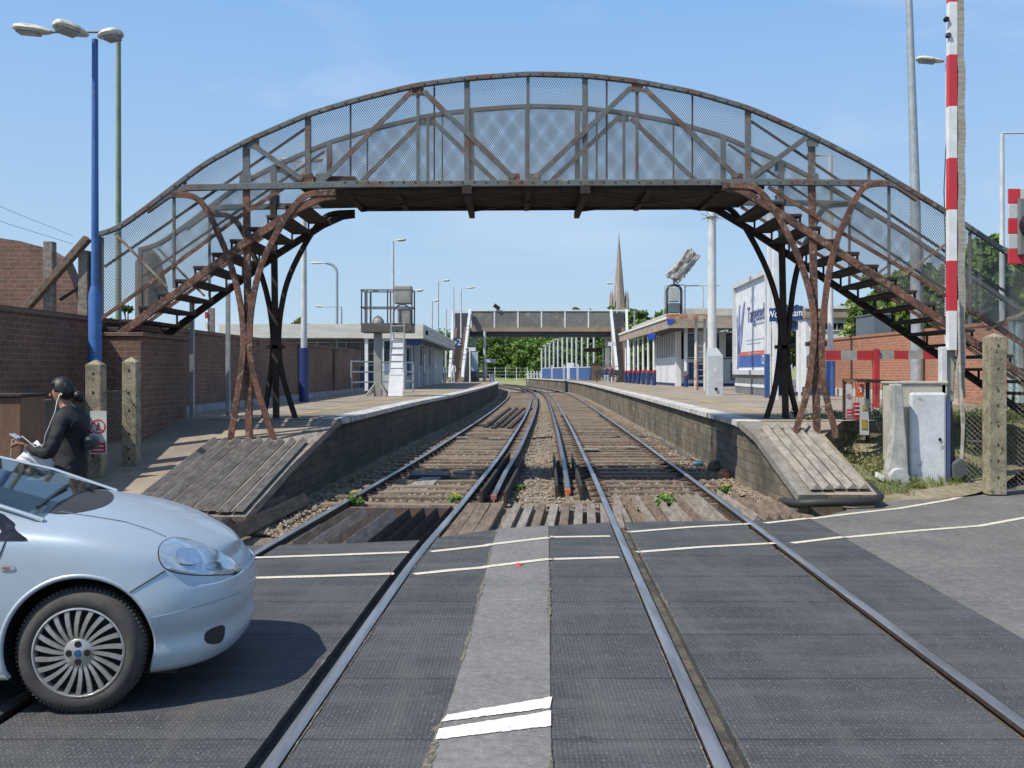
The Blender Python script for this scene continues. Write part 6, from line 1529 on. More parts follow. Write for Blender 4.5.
# ------------------------------------------------------------------ silver-blue hatchback
YN, WX = 4.80, -2.085; YM = YN + .80            # near side plane, front wheel centre, centre line
PAINT = None
def paint_mat():
    m, nt, b = new_mat('pale_blue_metallic_paint'); g = pos(nt)
    cc = ramp(nt, noise_fac(nt, g, 1.5, 4), [(.35, (.45, .52, .575)), (.65, (.49, .56, .61))])
    # road dust rising from the sills and lying on top
    d = ramp(nt, noise_fac(nt, g, 7, 7, .7), [(.42, (0, 0, 0)), (.8, (.22,) * 3)]); cc = mixc(nt, d, cc, (.42, .42, .40))
    nt.links.new(cc, b.inputs['Base Color']); b.inputs['Metallic'].default_value = .35; b.inputs['Roughness'].default_value = .42
    b.inputs['Coat Weight'].default_value = .35; b.inputs['Coat Roughness'].default_value = .08
    bump(nt, b, noise_fac(nt, g, 900, 1), .0001, .1)
    return m
PAINT = paint_mat()
car = empty('parked_car', (WX, YM, 0), 'pale silver-blue hatchback with multi-spoke wheels entering from the left', 'car')
OUT = [(.675, 0), (.671, .15), (.655, .32), (.615, .47), (.545, .60), (.43, .70), (.29, .757), (.13, .785), (0, .793), (-.14, .797), (-.30, .80), (-.50, .80), (-.80, .80), (-1.2, .80), (-1.7, .80), (-2.1, .80), (-2.36, .80), (-2.62, .795), (-2.85, .76), (-3.0, .66), (-3.1, .45), (-3.14, 0)]
def shoulder(x): return float(np.interp(x, [-3.14, -2.8, -2, -1, -.5, -.3, 0, .2, .4, .55, .67], [.86, .95, .97, .93, .90, .885, .855, .805, .735, .665, .625]))
def zcen(x): return float(np.interp(x, [-3.2, -.6, -.3, -.06, .2, .40, .54, .62, .68], [1.0, 1.0, .985, .945, .875, .80, .735, .69, .65]))
rows = []
n_o = len(OUT)
for i, (x, y) in enumerate(OUT):
    a = V(OUT[max(i - 1, 0)]) if i else V((OUT[0][0], -.15)); c_ = V(OUT[min(i + 1, n_o - 1)]) if i < n_o - 1 else V((-3.14, -.2))
    t = (c_ - a).normalized(); nrm = V((-t.y, t.x)) * -1
    if nrm.dot(V((x + 1.25, y))) < 0: nrm = -nrm
    zs_ = shoulder(x); fr = 1.0 if x > .3 else max(0, (x + .1) / .4) if x > -.1 else 0
    prof_ = [(.155, -.10), (.165, -.035), (.20, -.006 - .0), (.26, .012 * fr), (.34, .0 - .012 * fr), (.41, .016 * fr + .002), (.50, .012 * fr + .004), (.58, .002), (zs_ - .10, -.010 - .008 * fr), (zs_ - .035, -.025 - .012 * fr), (zs_, -.055 - .02 * fr)]
    col_ = []
    for z, off in prof_: q = V((x, y)) + nrm * off; col_.append((q.x, max(q.y, 0) if y > 0 else 0, z))
    x6, y6, z6 = col_[-1]
    for k in (.12, .3, .55, .8, 1.0):
        yy = y6 * (1 - k); zc2 = max(zcen(x6), z6 + .0)
        zz_ = z6 + (zc2 - z6) * (1 - (1 - k) ** 2.2)
        col_.append((x6 + (0.02 * k if fr > .5 else 0), yy, zz_))
    rows.append(col_)
nr = len(rows[0]); b = MB()
def side_mesh(sgn):
    vs = [(WX + p[0], YM - sgn * p[1], p[2]) for r_ in rows for p in r_]
    fs = [(i * nr + j, (i + 1) * nr + j, (i + 1) * nr + j + 1, i * nr + j + 1) for i in range(n_o - 1) for j in range(nr - 1)]
    if sgn < 0: fs = [f[::-1] for f in fs]
    return vs, fs
for s_ in (1, -1): b.add(*side_mesh(s_))
me = bpy.data.meshes.new('body'); me.from_pydata(b.v, [], b.f)
bm = bmesh.new(); bm.from_mesh(me); bmesh.ops.remove_doubles(bm, verts=bm.verts, dist=.0015)
bmesh.ops.dissolve_degenerate(bm, edges=bm.edges, dist=.0005); bmesh.ops.recalc_face_normals(bm, faces=bm.faces)
bm.to_mesh(me); bm.free()
tmp = bpy.data.objects.new('tmpbody', me); col.objects.link(tmp)
ss = tmp.modifiers.new('s', 'SUBSURF'); ss.levels = 3; ss.render_levels = 3
ARX, ARZ, ARR = WX - .005, .315, .352
cutters = []
for xw in (ARX, ARX - 2.42):
    for sgn in (1, -1):
        cb = MB().lathe([(0, 0), (ARR, 0), (ARR, .34), (0, .34)], (xw, YM - sgn * .52, ARZ), axis=(0, -sgn, 0), n=56)
        cm = bpy.data.meshes.new('c'); cm.from_pydata(cb.v, [], cb.f); bm = bmesh.new(); bm.from_mesh(cm); bmesh.ops.remove_doubles(bm, verts=bm.verts, dist=.0008); bmesh.ops.recalc_face_normals(bm, faces=bm.faces); bm.to_mesh(cm); bm.free()
        oc = bpy.data.objects.new('cut', cm); col.objects.link(oc); cutters.append(oc)
bpy.context.view_layer.update()
me2 = bpy.data.meshes.new_from_object(tmp.evaluated_get(bpy.context.evaluated_depsgraph_get()))
bpy.data.objects.remove(tmp)
# trim the arches by clipping faces inside the cutter circle, then snap the rim onto it
bm = bmesh.new(); bm.from_mesh(me2)
for xw in (ARX, ARX - 2.42):
    dead = [f for f in bm.faces if abs(f.calc_center_median().y - YM) > .55 and (V((f.calc_center_median().x - xw, f.calc_center_median().z - ARZ)).length < ARR - .004)]
    bmesh.ops.delete(bm, geom=dead, context='FACES')
    for v in bm.verts:
        if v.is_boundary and abs(v.co.y - YM) > .55:
            d_ = V((v.co.x - xw, v.co.z - ARZ))
            if .27 < d_.length < .41 and v.co.z > .17: d_ = d_.normalized() * ARR; v.co.x = xw + d_.x; v.co.z = ARZ + d_.y
bm.to_mesh(me2); bm.free(); me2.name = 'body'; me2.materials.clear()
for oc in cutters: bpy.data.objects.remove(oc)
me2.polygons.foreach_set('use_smooth', [True] * len(me2.polygons))
body = put('body', me2, [PAINT, BLACK], car)
for f in me2.polygons:
    cpt = f.center
    if cpt.x - WX < -.25 - .30 * (abs(cpt.y - YM)) ** 2.0 and abs(cpt.y - YM) < .70 and cpt.z > .86: f.material_index = 1
# cabin: stations from the cowl back
ST = [(-.24, .64, .885, .60, .915, .985), (-.62, .70, .965, .61, 1.05, 1.10), (-1.05, .71, .97, .575, 1.16, 1.23), (-1.5, .72, .975, .545, 1.27, 1.33), (-2.1, .72, .985, .53, 1.32, 1.38), (-2.65, .71, .99, .52, 1.28, 1.33), (-3.02, .66, .95, .55, 1.02, 1.05)]
def sect(s_):
    x, yb, zb, ye, ze, zc_ = s_
    return [(x, yb + .075, zb - .12), (x, yb + .03, zb - .02), (x, (yb + ye) / 2 + .012, (zb + ze) / 2), (x, ye, ze), (x, ye * .6, zc_ - .014), (x, 0, zc_)]
def cabin_quads(i0, i1, j0, j1, off=0):
    b = MB()
    for sgn in (1, -1):
        for i in range(i0, i1):
            A, B_ = sect(ST[i]), sect(ST[i + 1])
            for j in range(j0, j1):
                q = [A[j], B_[j], B_[j + 1], A[j + 1]]
                q = [V((WX + p[0], YM - sgn * (p[1] + off), p[2] + off * .5)) for p in q]
                b.add(q, [(0, 1, 2, 3) if sgn > 0 else (3, 2, 1, 0)])
    return b
def glass():
    m, nt, b = new_mat('tinted_car_glass'); b.inputs['Base Color'].default_value = (.03, .055, .06, 1); b.inputs['Roughness'].default_value = .03
    b.inputs['Coat Weight'].default_value = 1
    tr = nd(nt, 'ShaderNodeBsdfTransparent'); tr.inputs[0].default_value = (.75, .85, .85, 1); mx = nd(nt, 'ShaderNodeMixShader'); mx.inputs[0].default_value = .45
    out = nt.nodes['Material Output']; nt.links.new(b.outputs[0], mx.inputs[1]); nt.links.new(tr.outputs[0], mx.inputs[2]); nt.links.new(mx.outputs[0], out.inputs[0]); return m
GL = glass()
cabin_quads(0, 3, 3, 5).build('windscreen', GL, car, smooth=60)
cabin_quads(3, 6, 3, 5).build('roof', PAINT, car, smooth=60)
cabin_quads(1, 5, 1, 3, .0).build('side_window', GL, car, smooth=60)
for sgn in (1, -1):
    pts = [V((WX + s_[0] + .02, YM - sgn * (s_[3] + .012), s_[4] + .005)) for s_ in ST]
    MB().sweep(pts, [(-.02, -.015), (.012, -.015), (.012, .004), (-.02, .004)]).build('pillar', PAINT, car, smooth=60, bevel=.008)
    MB().bar((WX - 1.35, YM - sgn * .72, .96), (WX - 1.45, YM - sgn * .55, 1.36), .03, .1, up=(0, 1, 0)).build('door_pillar', BLACK, car)
CABIN = [cabin_quads(0, 1, 1, 3, .0).build('cowl_side', PAINT, car, smooth=60), cabin_quads(0, 6, 0, 1, .0).build('belt_line', PAINT, car, smooth=60)]
YAW = math.radians(5.5); PIV = V((WX, YM, 0)); SH = V((-.077, -.003, 0))
IM = Matrix.Translation(PIV) @ Matrix.Rotation(-YAW, 4, 'Z') @ Matrix.Translation(-(PIV + SH))
def joined_bvh(objs):
    vs, fs = [], []
    for o in objs:
        n = len(vs); vs += [v.co[:] for v in o.data.vertices]; fs += [[n + i for i in p.vertices] for p in o.data.polygons]
    return BVHTree.FromPolygons(vs, fs)
bvh = joined_bvh([body] + CABIN)
def hit(px, py, off=.004):
    o = IM @ V((0, 0, CAMH)); d = (IM @ P(px, py, 5) - o).normalized(); h_, n_, i_, ds_ = bvh.ray_cast(o, d)
    if h_ is None: return None
    if n_.dot(d) > 0: n_ = -n_
    return h_ + n_ * off
def patch_on_body(name, outline, mat, off=.004, parent=None, step=2.0, mirror=True, dome=0.0, fair=False):
    "fills an outline with a fine grid laid on the curved body"
    pts = [V(p) for p in outline]; cx0 = sum(p.x for p in pts) / len(pts); cy0 = sum(p.y for p in pts) / len(pts)
    ring_n = len(pts); K = 9; vs = []; ok = True
    for k in range(K + 1):
        t = k / K
        for p in pts:
            h_ = hit(cx0 + (p.x - cx0) * t, cy0 + (p.y - cy0) * t, off + dome * (1 - t * t))
            if h_ is None: h_ = vs[-1] if vs else IM @ P(cx0, cy0, 5)
            vs.append(h_)
    if fair:                      # even out the depth with a quadratic fit so the glass has one clean curvature
        o = IM @ V((0, 0, CAMH)); A_, T_ = [], []; uv = []
        for k in range(K + 1):
            for p in pts: uv.append((((p.x - cx0) * k / K) / 30, ((p.y - cy0) * k / K) / 30))
        D = [(v - o).length for v in vs]; A_ = np.array([[1, u, w, u * u, u * w, w * w] for u, w in uv])
        cf_, *_r = np.linalg.lstsq(A_, np.array(D), rcond=None); Fd = A_ @ cf_
        vs = [o + (v - o).normalized() * (min(f0, d0) - .002 if i_ < len(vs) - ring_n else d0) for i_, (v, f0, d0) in enumerate(zip(vs, Fd, D))]
    fs = [(k * ring_n + j, k * ring_n + (j + 1) % ring_n, (k + 1) * ring_n + (j + 1) % ring_n, (k + 1) * ring_n + j) for k in range(K) for j in range(ring_n)]
    o = None if mirror == 'only' else MB().add(vs, fs).build(name, mat, parent or car, smooth=80, fix=True)
    if mirror: MB().add([V((v.x, 2 * YM - v.y, v.z)) for v in vs], fs).build(name, mat, parent or car, smooth=80)
    return o
def seam(pts, wd=.0035, mat=None, name='panel_gap', off=.0025):
    P3 = []
    for a, c_ in zip(pts, pts[1:]):
        for k in range(8):
            t = k / 8; h_ = hit(a[0] + (c_[0] - a[0]) * t, a[1] + (c_[1] - a[1]) * t, off)
            if h_ is not None: P3.append(h_)
    if len(P3) < 3: return
    MB().tube(P3, wd, 5).build(name, mat or BLACK, car, smooth=60)
def smooth_outline(pts, it=2):
    p = [V(q) for q in pts]
    for _ in range(it):
        q = []
        for a, c_ in zip(p, p[1:] + p[:1]): q += [a.lerp(c_, .25), a.lerp(c_, .75)]
        p = q
    return p
# headlamp: dark bowl, reflector pieces, clear lens
HL = smooth_outline([(158, 553), (160, 545), (168, 539), (180, 538), (197, 542), (218, 551), (236, 562), (241, 570), (236, 574), (215, 575), (190, 575), (168, 571), (160, 563)])
patch_on_body('headlight_surround', [(cx * 1.02 - 198 * .02, cy * 1.05 - 558 * .05) for cx, cy in HL], plain('dark_gap', (.03, .035, .045)), .0015, mirror=False)
def lensmat():
    m, nt, b = new_mat('headlamp_lens'); g = pos(nt)
    vr = nd(nt, 'ShaderNodeTexVoronoi'); vr.inputs['Scale'].default_value = 14; nt.links.new(g, vr.inputs[0])
    cc = ramp(nt, vr.outputs[0], [(.1, (.52, .60, .68)), (.45, (.42, .50, .57)), (.8, (.60, .67, .72))])
    nt.links.new(cc, b.inputs['Base Color']); b.inputs['Metallic'].default_value = .5; b.inputs['Roughness'].default_value = .14; b.inputs['Coat Weight'].default_value = 1
    return m
LM = lensmat(); hl = patch_on_body('headlight', HL, LM, .005, dome=.006, mirror=False, fair=True)
patch_on_body('headlight', smooth_outline([(158, 553), (160, 545), (168, 539), (180, 540), (190, 545), (196, 556), (192, 568), (178, 573), (168, 571), (160, 563)]), LM, .004, mirror='only')
patch_on_body('reflector', smooth_outline([(173, 556), (178, 550), (194, 551), (198, 558), (196, 567), (176, 566)], 1), plain('bright_reflector', (.75, .80, .84), .08, .9), .018, parent=hl, mirror=False)
patch_on_body('reflector', smooth_outline([(204, 563), (222, 563), (234, 570), (205, 572)], 1), plain('clear_reflector', (.62, .70, .76), .1, .9), .012, parent=hl, mirror=False)
patch_on_body('chrome_strip', smooth_outline([(166, 566), (182, 570), (202, 572), (202, 573.5), (180, 572.5)], 1), plain('chrome', (.7, .72, .74), .1, 1), .012, parent=hl, mirror=False)
# fog lamp recess, bumper lip, seams, side repeater, quarter window
patch_on_body('fog_recess', smooth_outline([(205, 632), (214, 627), (225, 624), (224, 638), (219, 644), (208, 644), (204, 640)], 1), BLACK, .003)
seam([(165, 571), (150, 580), (135, 589), (124, 596)])
seam([(60, 512), (95, 517), (125, 522), (150, 530), (168, 538)], .0022, plain('soft_gap', (.12, .15, .2)))
seam([(27, 541), (14, 530), (6, 540), (-2, 560)], .003)
seam([(128, 622), (170, 614), (210, 603), (247, 590)], .002, plain('crease', (.3, .38, .46)))
patch_on_body('side_repeater', smooth_outline([(0, 565), (13, 565), (16, 568), (13, 571), (0, 571)], 1), plain('clear_repeater', (.55, .58, .6), .15, .4), .005)
patch_on_body('repeater_insert', [(3, 567), (10, 567), (10, 569), (3, 569)], plain('amber_insert', (.35, .12, .08)), .009)
# wheel arch lips and dark liners
for xw in (ARX, ARX - 2.42):
    for sgn in (1, -1):
        pts = []
        for k in range(41):
            t = math.radians(-22 + 224 * k / 40); x = xw + (ARR) * math.cos(t); z = ARZ + ARR * math.sin(t)
            h_, n_, i_, d_ = bvh.ray_cast(V((xw + (ARR + .02) * math.cos(t), YM - sgn * 1.5, ARZ + (ARR + .02) * math.sin(t))), V((0, sgn, 0)))
            yy = h_.y if h_ is not None else YM - sgn * .78
            if abs(yy - (YM - sgn * .79)) > .15: yy = YM - sgn * .76
            pts.append(V((x, yy + sgn * .006, z)))
        MB().tube(pts, .013, 8).build('wheel_arch_lip', PAINT, car, smooth=60)
        b = MB(); vs = []
        for k in range(41):
            t = math.radians(-30 + 240 * k / 40)
            vs += [V((xw + (ARR - .003) * math.cos(t), pts[k].y + sgn * .004, ARZ + (ARR - .003) * math.sin(t))), V((xw + (ARR - .003) * math.cos(t), YM - sgn * .45, ARZ + (ARR - .003) * math.sin(t)))]
        b.add(vs, [(2 * k, 2 * k + 1, 2 * k + 3, 2 * k + 2) for k in range(40)]); b.add([V((xw + ARR * 1.02 * math.cos(t), YM - sgn * .45, ARZ + ARR * 1.02 * math.sin(t))) for t in [2 * math.pi * j / 30 for j in range(30)]], [tuple(range(30))])
        b.build('arch_liner', plain('liner_black', (.008, .008, .009), .9), car, smooth=40)
MB().box(WX - 2.9, WX + .42, YM - .62, YM + .62, .14, .22).build('underbody', BLACK, car)
# wheels
TYRE = M('dusty_tyre_rubber', (.085, .078, .070), (.055, .051, .047), 9, .85, 0, .4, .6, dirt=.2)
HUBM = M('brake_dusted_silver', (.52, .51, .48), (.38, .35, .30), 12, .35, .6, .45, .7, dirt=.15)
def wheel(xw, sgn):
    yf = YM - sgn * .775; ax = (0, -sgn, 0); c_ = V((xw, yf, .297)); r_ = .300
    w_ = MB().lathe([(.212, -.02), (.216, .004), (.226, .012), (.253, .014), (.275, .006), (.291, -.012), (r_, -.035), (r_, -.15), (.285, -.178), (.2, -.18)], c_, axis=ax, n=72).build('wheel', TYRE, car, smooth=50)
    b = MB()
    for k in range(84):
        for (d0, d1) in ((-.028, -.058), (-.068, -.098), (-.106, -.14)):
            t = 2 * math.pi * (k + (.5 if d0 < -.06 else 0)) / 84; u = V((math.cos(t), 0, math.sin(t)))
            b.bar(c_ + V((0, -sgn * d0, 0)) + u * (r_ + .002), c_ + V((0, -sgn * d1, 0)) + u * (r_ + .002), .012, .010, up=u)
    b.build('tread', TYRE, w_)
    MB().lathe([(.214, .0), (.218, .010), (.210, .013), (.204, .004), (.202, -.03)], c_, axis=ax, n=60).build('rim', HUBM, w_, smooth=50)
    MB().lathe([(.206, -.035), (0, -.035)], c_, axis=ax, n=40).build('brake_shadow', plain('hub_shade', (.015, .015, .016), .8), w_)  # near-black disc paints in the shade seen between the spokes
    b = MB(); N = 22
    for k in range(N):
        t = 2 * math.pi * k / N; tw = .16
        def pt(r, a, d): return c_ + V((math.cos(t + a) * r, 0, math.sin(t + a) * r)) + V((0, -sgn * d, 0))
        w0, w1 = .0078, .0118
        L = []; Rr = []
        for s0 in range(5):
            q = s0 / 4; r = .066 + (.205 - .066) * q; a = tw * q * sgn * -1; ww = (w0 + (w1 - w0) * q) / r
            d = .008 + .004 * math.sin(q * math.pi)
            L.append(pt(r, a - ww / 1, d)); Rr.append(pt(r, a + ww / 1, d))
        L2_ = [p - V((0, -sgn * .016, 0)) for p in L]; R2_ = [p - V((0, -sgn * .016, 0)) for p in Rr]
        b.strip(L, Rr); b.strip(L2_, L); b.strip(Rr, R2_)
    b.build('spoke', HUBM, w_, fix=False)
    MB().lathe([(.070, -.01), (.070, .006), (.062, .013), (.03, .015), (.026, .017), (0, .018)], c_, axis=ax, n=36).build('hub_cap', HUBM, w_, smooth=40)
    b = MB()
    for k in range(4):
        t = math.pi / 2 * k; b.lathe([(0, .0165), (.016, .0165), (.017, .0135)], c_ + V((math.cos(t) * .042, 0, math.sin(t) * .042)), axis=ax, n=16)
    b.build('bolt_recess', BLACK, w_)
    MB().lathe([(0, .021), (.017, .020), (.019, .016)], c_, axis=ax, n=20).build('centre_badge', plain('blue_badge', (.03, .10, .24), .3), w_)
for xw in (ARX + .003, ARX - 2.42):
    for sgn in (1, -1): wheel(xw, sgn)
patch_on_body('cowl', smooth_outline([(42, 512), (58, 501), (76, 489), (98, 487), (113, 493), (114, 500), (104, 507), (84, 512), (60, 515)]), plain('cowl_black', (.035, .037, .04), .7), .003, mirror=False)
QW = [(-6, 511), (4, 515), (14, 523), (27, 539), (24, 541), (-6, 541)]
patch_on_body('quarter_window', QW, plain('black_glass', (.02, .022, .028), .08), .004)
# cowl, wipers, dashboard, seats
b = MB()
arc = lambda y, o: WX - .215 + o - .40 * (abs(y) / .66) ** 2 * .28
L = [V((arc(y, .06), YM + y, zcen(arc(y, .06) - WX) * 1.0 + .004 - .10 * (abs(y) / .75) ** 2.4)) for y in np.linspace(-.62, .62, 15)]
Rr = [V((arc(y, -.07), YM + y, .985 - .055 * (abs(y) / .66) ** 2)) for y in np.linspace(-.62, .62, 15)]
b = MB()
for y0, y1, z0_, z1_ in ((-.52, .0, .968, 1.02), (.05, .52, .998, .975)): b.bar((arc(y0, -.0), YM + y0, z0_), (arc(y1, -.10), YM + y1, z1_), .018, .012)
b.build('wiper', BLACK, car)
MB().box(WX - 1.1, WX - .45, YM - .62, YM + .62, .8, .99).build('dashboard', plain('dash_black', (.02, .022, .024), .8), car, bevel=.04)
for y in (-.36, .36): MB().box(WX - 1.75, WX - 1.55, YM + y - .24, YM + y + .24, .5, 1.22).build('seat', plain('seat_grey', (.07, .07, .075), .9), car, bevel=.06)
MB().lathe([(.15, -.012), (.17, 0), (.15, .012), (.13, 0), (.15, -.012)], (WX - 1.22, YM + .36, 1.0), axis=(-1, 0, .5), n=24).build('steering_wheel', BLACK, car, smooth=60)
for sgn in (1, -1): MB().bar((WX - .80, YM - sgn * .76, .90), (WX - .80, YM - sgn * .93, .93), .12, .13).build('door_mirror', PAINT, car, bevel=.04)
car.location = PIV + SH; car.rotation_euler = (0, 0, YAW)
# ------------------------------------------------------------------ people
def skin(name, verts, edges, mat, parent, sub=2, root=0):
    me = bpy.data.meshes.new('sk'); me.from_pydata([v[:3] for v in verts], edges, []); bm = bmesh.new(); bm.from_mesh(me)
    ly = bm.verts.layers.skin.verify()
    for i, v in enumerate(bm.verts):
        r_ = verts[i][3]; v[ly].radius = r_ if isinstance(r_, tuple) else (r_, r_); v[ly].use_root = (i == root)
    bm.to_mesh(me); bm.free()
    o = bpy.data.objects.new('tmp', me); col.objects.link(o)
    o.modifiers.new('k', 'SKIN').use_smooth_shade = True
    s_ = o.modifiers.new('s', 'SUBSURF'); s_.levels = sub
    bpy.context.view_layer.update()
    m2 = bpy.data.meshes.new_from_object(o.evaluated_get(bpy.context.evaluated_depsgraph_get())); bpy.data.objects.remove(o)
    m2.materials.clear(); m2.polygons.foreach_set('use_smooth', [True] * len(m2.polygons)); m2.name = name
    return put(name, m2, mat, parent)
SKIN = M('warm_skin', (.36, .19, .12), (.30, .15, .095), 6, .55, dirt=.05)
JACK = M('black_jacket_cloth', (.022, .022, .027), (.012, .012, .015), 5, .8, 0, .4, .6, .01, 18, dirt=.3)
TROU = M('charcoal_trousers', (.03, .03, .035), (.02, .02, .023), 5, .85)
HAIR = M('glossy_black_hair', (.018, .014, .013), (.008, .007, .007), 30, .5, stretch=(1, 1, .2))
YP = 8.0; XP = P(71, 0, YP).x
wm = empty('person', (XP, YP, 0), 'woman in black jacket reading her phone, earphones in, papers in hand', 'person')
f_ = lambda fw, lat, z: (XP - fw, YP + lat, z)      # forward is -X, near side is lat < 0
# body: legs, torso, neck, head, arms: one continuous skinned surface
vv = [(*f_(0, 0, .86), (.115, .155)), (*f_(-.005, 0, 1.02), (.11, .13)), (*f_(-.01, 0, 1.18), (.12, .155)), (*f_(-.005, 0, 1.305), (.095, .15)), (*f_(.035, 0, 1.375), .052), (*f_(.06, 0, 1.41), .048),
      (*f_(.09, 0, 1.47), (.072, .06)), (*f_(.105, 0, 1.53), (.066, .058)),
      (*f_(-.0, -.165, 1.28), .052), (*f_(.02, -.235, 1.13), .044), (*f_(.06, -.25, 1.015), .041), (*f_(.18, -.20, 1.03), .036), (*f_(.29, -.14, 1.07), .028),
      (*f_(-.0, .165, 1.28), .052), (*f_(.02, .235, 1.13), .044), (*f_(.06, .25, 1.02), .041), (*f_(.18, .19, 1.02), .036), (*f_(.29, .10, 1.04), .028),
      (*f_(.0, -.09, .80), .09), (*f_(.03, -.095, .46), .062), (*f_(-.02, -.10, .09), .042), (*f_(.13, -.105, .04), .034),
      (*f_(.0, .09, .80), .09), (*f_(-.02, .095, .46), .062), (*f_(-.08, .10, .09), .042), (*f_(.07, .105, .04), .034)]
ee = [(0, 1), (1, 2), (2, 3), (3, 4), (4, 5), (5, 6), (6, 7), (3, 8), (8, 9), (9, 10), (10, 11), (11, 12), (3, 13), (13, 14), (14, 15), (15, 16), (16, 17), (0, 18), (18, 19), (19, 20), (20, 21), (0, 22), (22, 23), (23, 24), (24, 25)]
bd = skin('body', vv, ee, [SKIN, JACK, TROU], wm)
for p in bd.data.polygons:
    c_ = p.center
    if c_.z < .88: p.material_index = 2
    elif c_.z < 1.36 and not (c_.x < XP - .275): p.material_index = 1
# jacket as a slightly fuller garment
jv = [(*f_(0, 0, .80), (.122, .17)), (*f_(0, 0, .90), (.125, .17)), (*f_(-.0, 0, 1.03), (.108, .14)), (*f_(-.012, 0, 1.18), (.122, .16)), (*f_(-.008, 0, 1.30), (.11, .165)), (*f_(.035, 0, 1.395), (.060, .062)),
      (*f_(-.0, -.17, 1.275), .064), (*f_(.015, -.24, 1.13), .056), (*f_(.055, -.26, 1.01), .053), (*f_(.17, -.205, 1.03), .046), (*f_(.255, -.16, 1.058), .038),
      (*f_(-.0, .17, 1.275), .064), (*f_(.015, .24, 1.13), .056), (*f_(.055, .26, 1.01), .053), (*f_(.17, .195, 1.02), .046), (*f_(.255, .13, 1.03), .038)]
skin('jacket', jv, [(0, 1), (1, 2), (2, 3), (3, 4), (4, 5), (4, 6), (6, 7), (7, 8), (8, 9), (9, 10), (4, 11), (11, 12), (12, 13), (13, 14), (14, 15)], JACK, wm, root=2)
jk = [o for o in bpy.data.objects if o.name.startswith('jacket')][0]
for v in jk.data.vertices:
    q = v.co * 14; nn_ = noise.noise(V((q.x, q.y, q.z * 1.8))) + .5 * noise.noise(q * 2.3); v.co += v.normal * .010 * nn_
# face: nose, mouth, eye, ear
b = MB(); b.add([f_(.155, -.012, 1.495), f_(.155, .012, 1.495), f_(.182, 0, 1.462), f_(.158, -.016, 1.455), f_(.158, .016, 1.455)], [(0, 2, 3), (1, 4, 2), (0, 1, 2), (2, 4, 3)]); b.build('nose', SKIN, wm, bevel=.004)
MB().tube([f_(.15, -.022, 1.432), f_(.156, 0, 1.435), f_(.15, .022, 1.432)], .005, 6).build('mouth', plain('lips', (.28, .09, .08)), wm)
for s_ in (-1, 1):
    MB().lathe([(0, .004), (.011, .002), (.012, -.004)], f_(.146, s_ * .034, 1.488), axis=(-1, s_ * .4, 0), n=10).build('eye', BLACK, wm)
    MB().lathe([(.022, 0), (.016, .012), (0, .008)], f_(.06, s_ * .072, 1.475), axis=(0, s_, 0), n=10).build('ear', SKIN, wm)
# hair: cap, side curtain and bun
def hair_shell():
    bm = bmesh.new(); bmesh.ops.create_uvsphere(bm, u_segments=40, v_segments=28, radius=1)
    cen = V(f_(.070, 0, 1.503)); kill = []
    for v in bm.verts:
        fw = -v.co.x; z = v.co.z
        s_ = 1 + .05 * noise.noise(V((v.co.x * 9, v.co.y * 9, v.co.z * 1.5))) + .02 * noise.noise(V((v.co.x * 30, v.co.y * 30, v.co.z * 3)))
        if (fw > .38 and z < .50) or (fw > .05 and z < -.15 and abs(v.co.y) < .99) or z < -.86: kill.append(v)
        if z < -.2: s_ *= 1 - .25 * (-.2 - z)
        v.co = V((v.co.x * .098 * s_, v.co.y * .084 * s_, v.co.z * .110 * s_)) + V((.012 * max(0, -z), 0, 0))
    bmesh.ops.delete(bm, geom=kill, context='VERTS')
    for (c2, r2) in (((.118, 0, -.062), .042), ((.140, .0, -.088), .028)):
        n0 = bmesh.ops.create_uvsphere(bm, u_segments=20, v_segments=14, radius=r2)['verts']
        for v in n0: v.co = v.co * (1 + .12 * noise.noise(v.co * 60)) + V(c2)
    for v in bm.verts: v.co = Matrix.Rotation(math.radians(-8), 3, 'Y') @ v.co + cen
    me = bpy.data.meshes.new('hair'); bm.to_mesh(me); bm.free(); me.polygons.foreach_set('use_smooth', [True] * len(me.polygons))
    o = put('hair', me, HAIR, wm); sl_ = o.modifiers.new('t', 'SOLIDIFY'); sl_.thickness = .006
hair_shell()
b = MB(); rnd = random.Random(4)
for _ in range(46):
    a = rnd.uniform(-1.2, 1.2); x0_, y0_ = -.02 + rnd.uniform(-.06, .07), math.sin(a) * .08
    p0 = V(f_(.072 + x0_, y0_, 1.55 + rnd.uniform(-.03, .03))); p1 = p0 + V((rnd.uniform(.0, .05), rnd.uniform(-.006, .006) + math.copysign(.01, y0_), -rnd.uniform(.05, .10)))
    b.tube([p0, p0.lerp(p1, .5) + V((0, math.copysign(.008, y0_), 0)), p1], .0016, 4)
b.build('hair_strands', HAIR, wm)
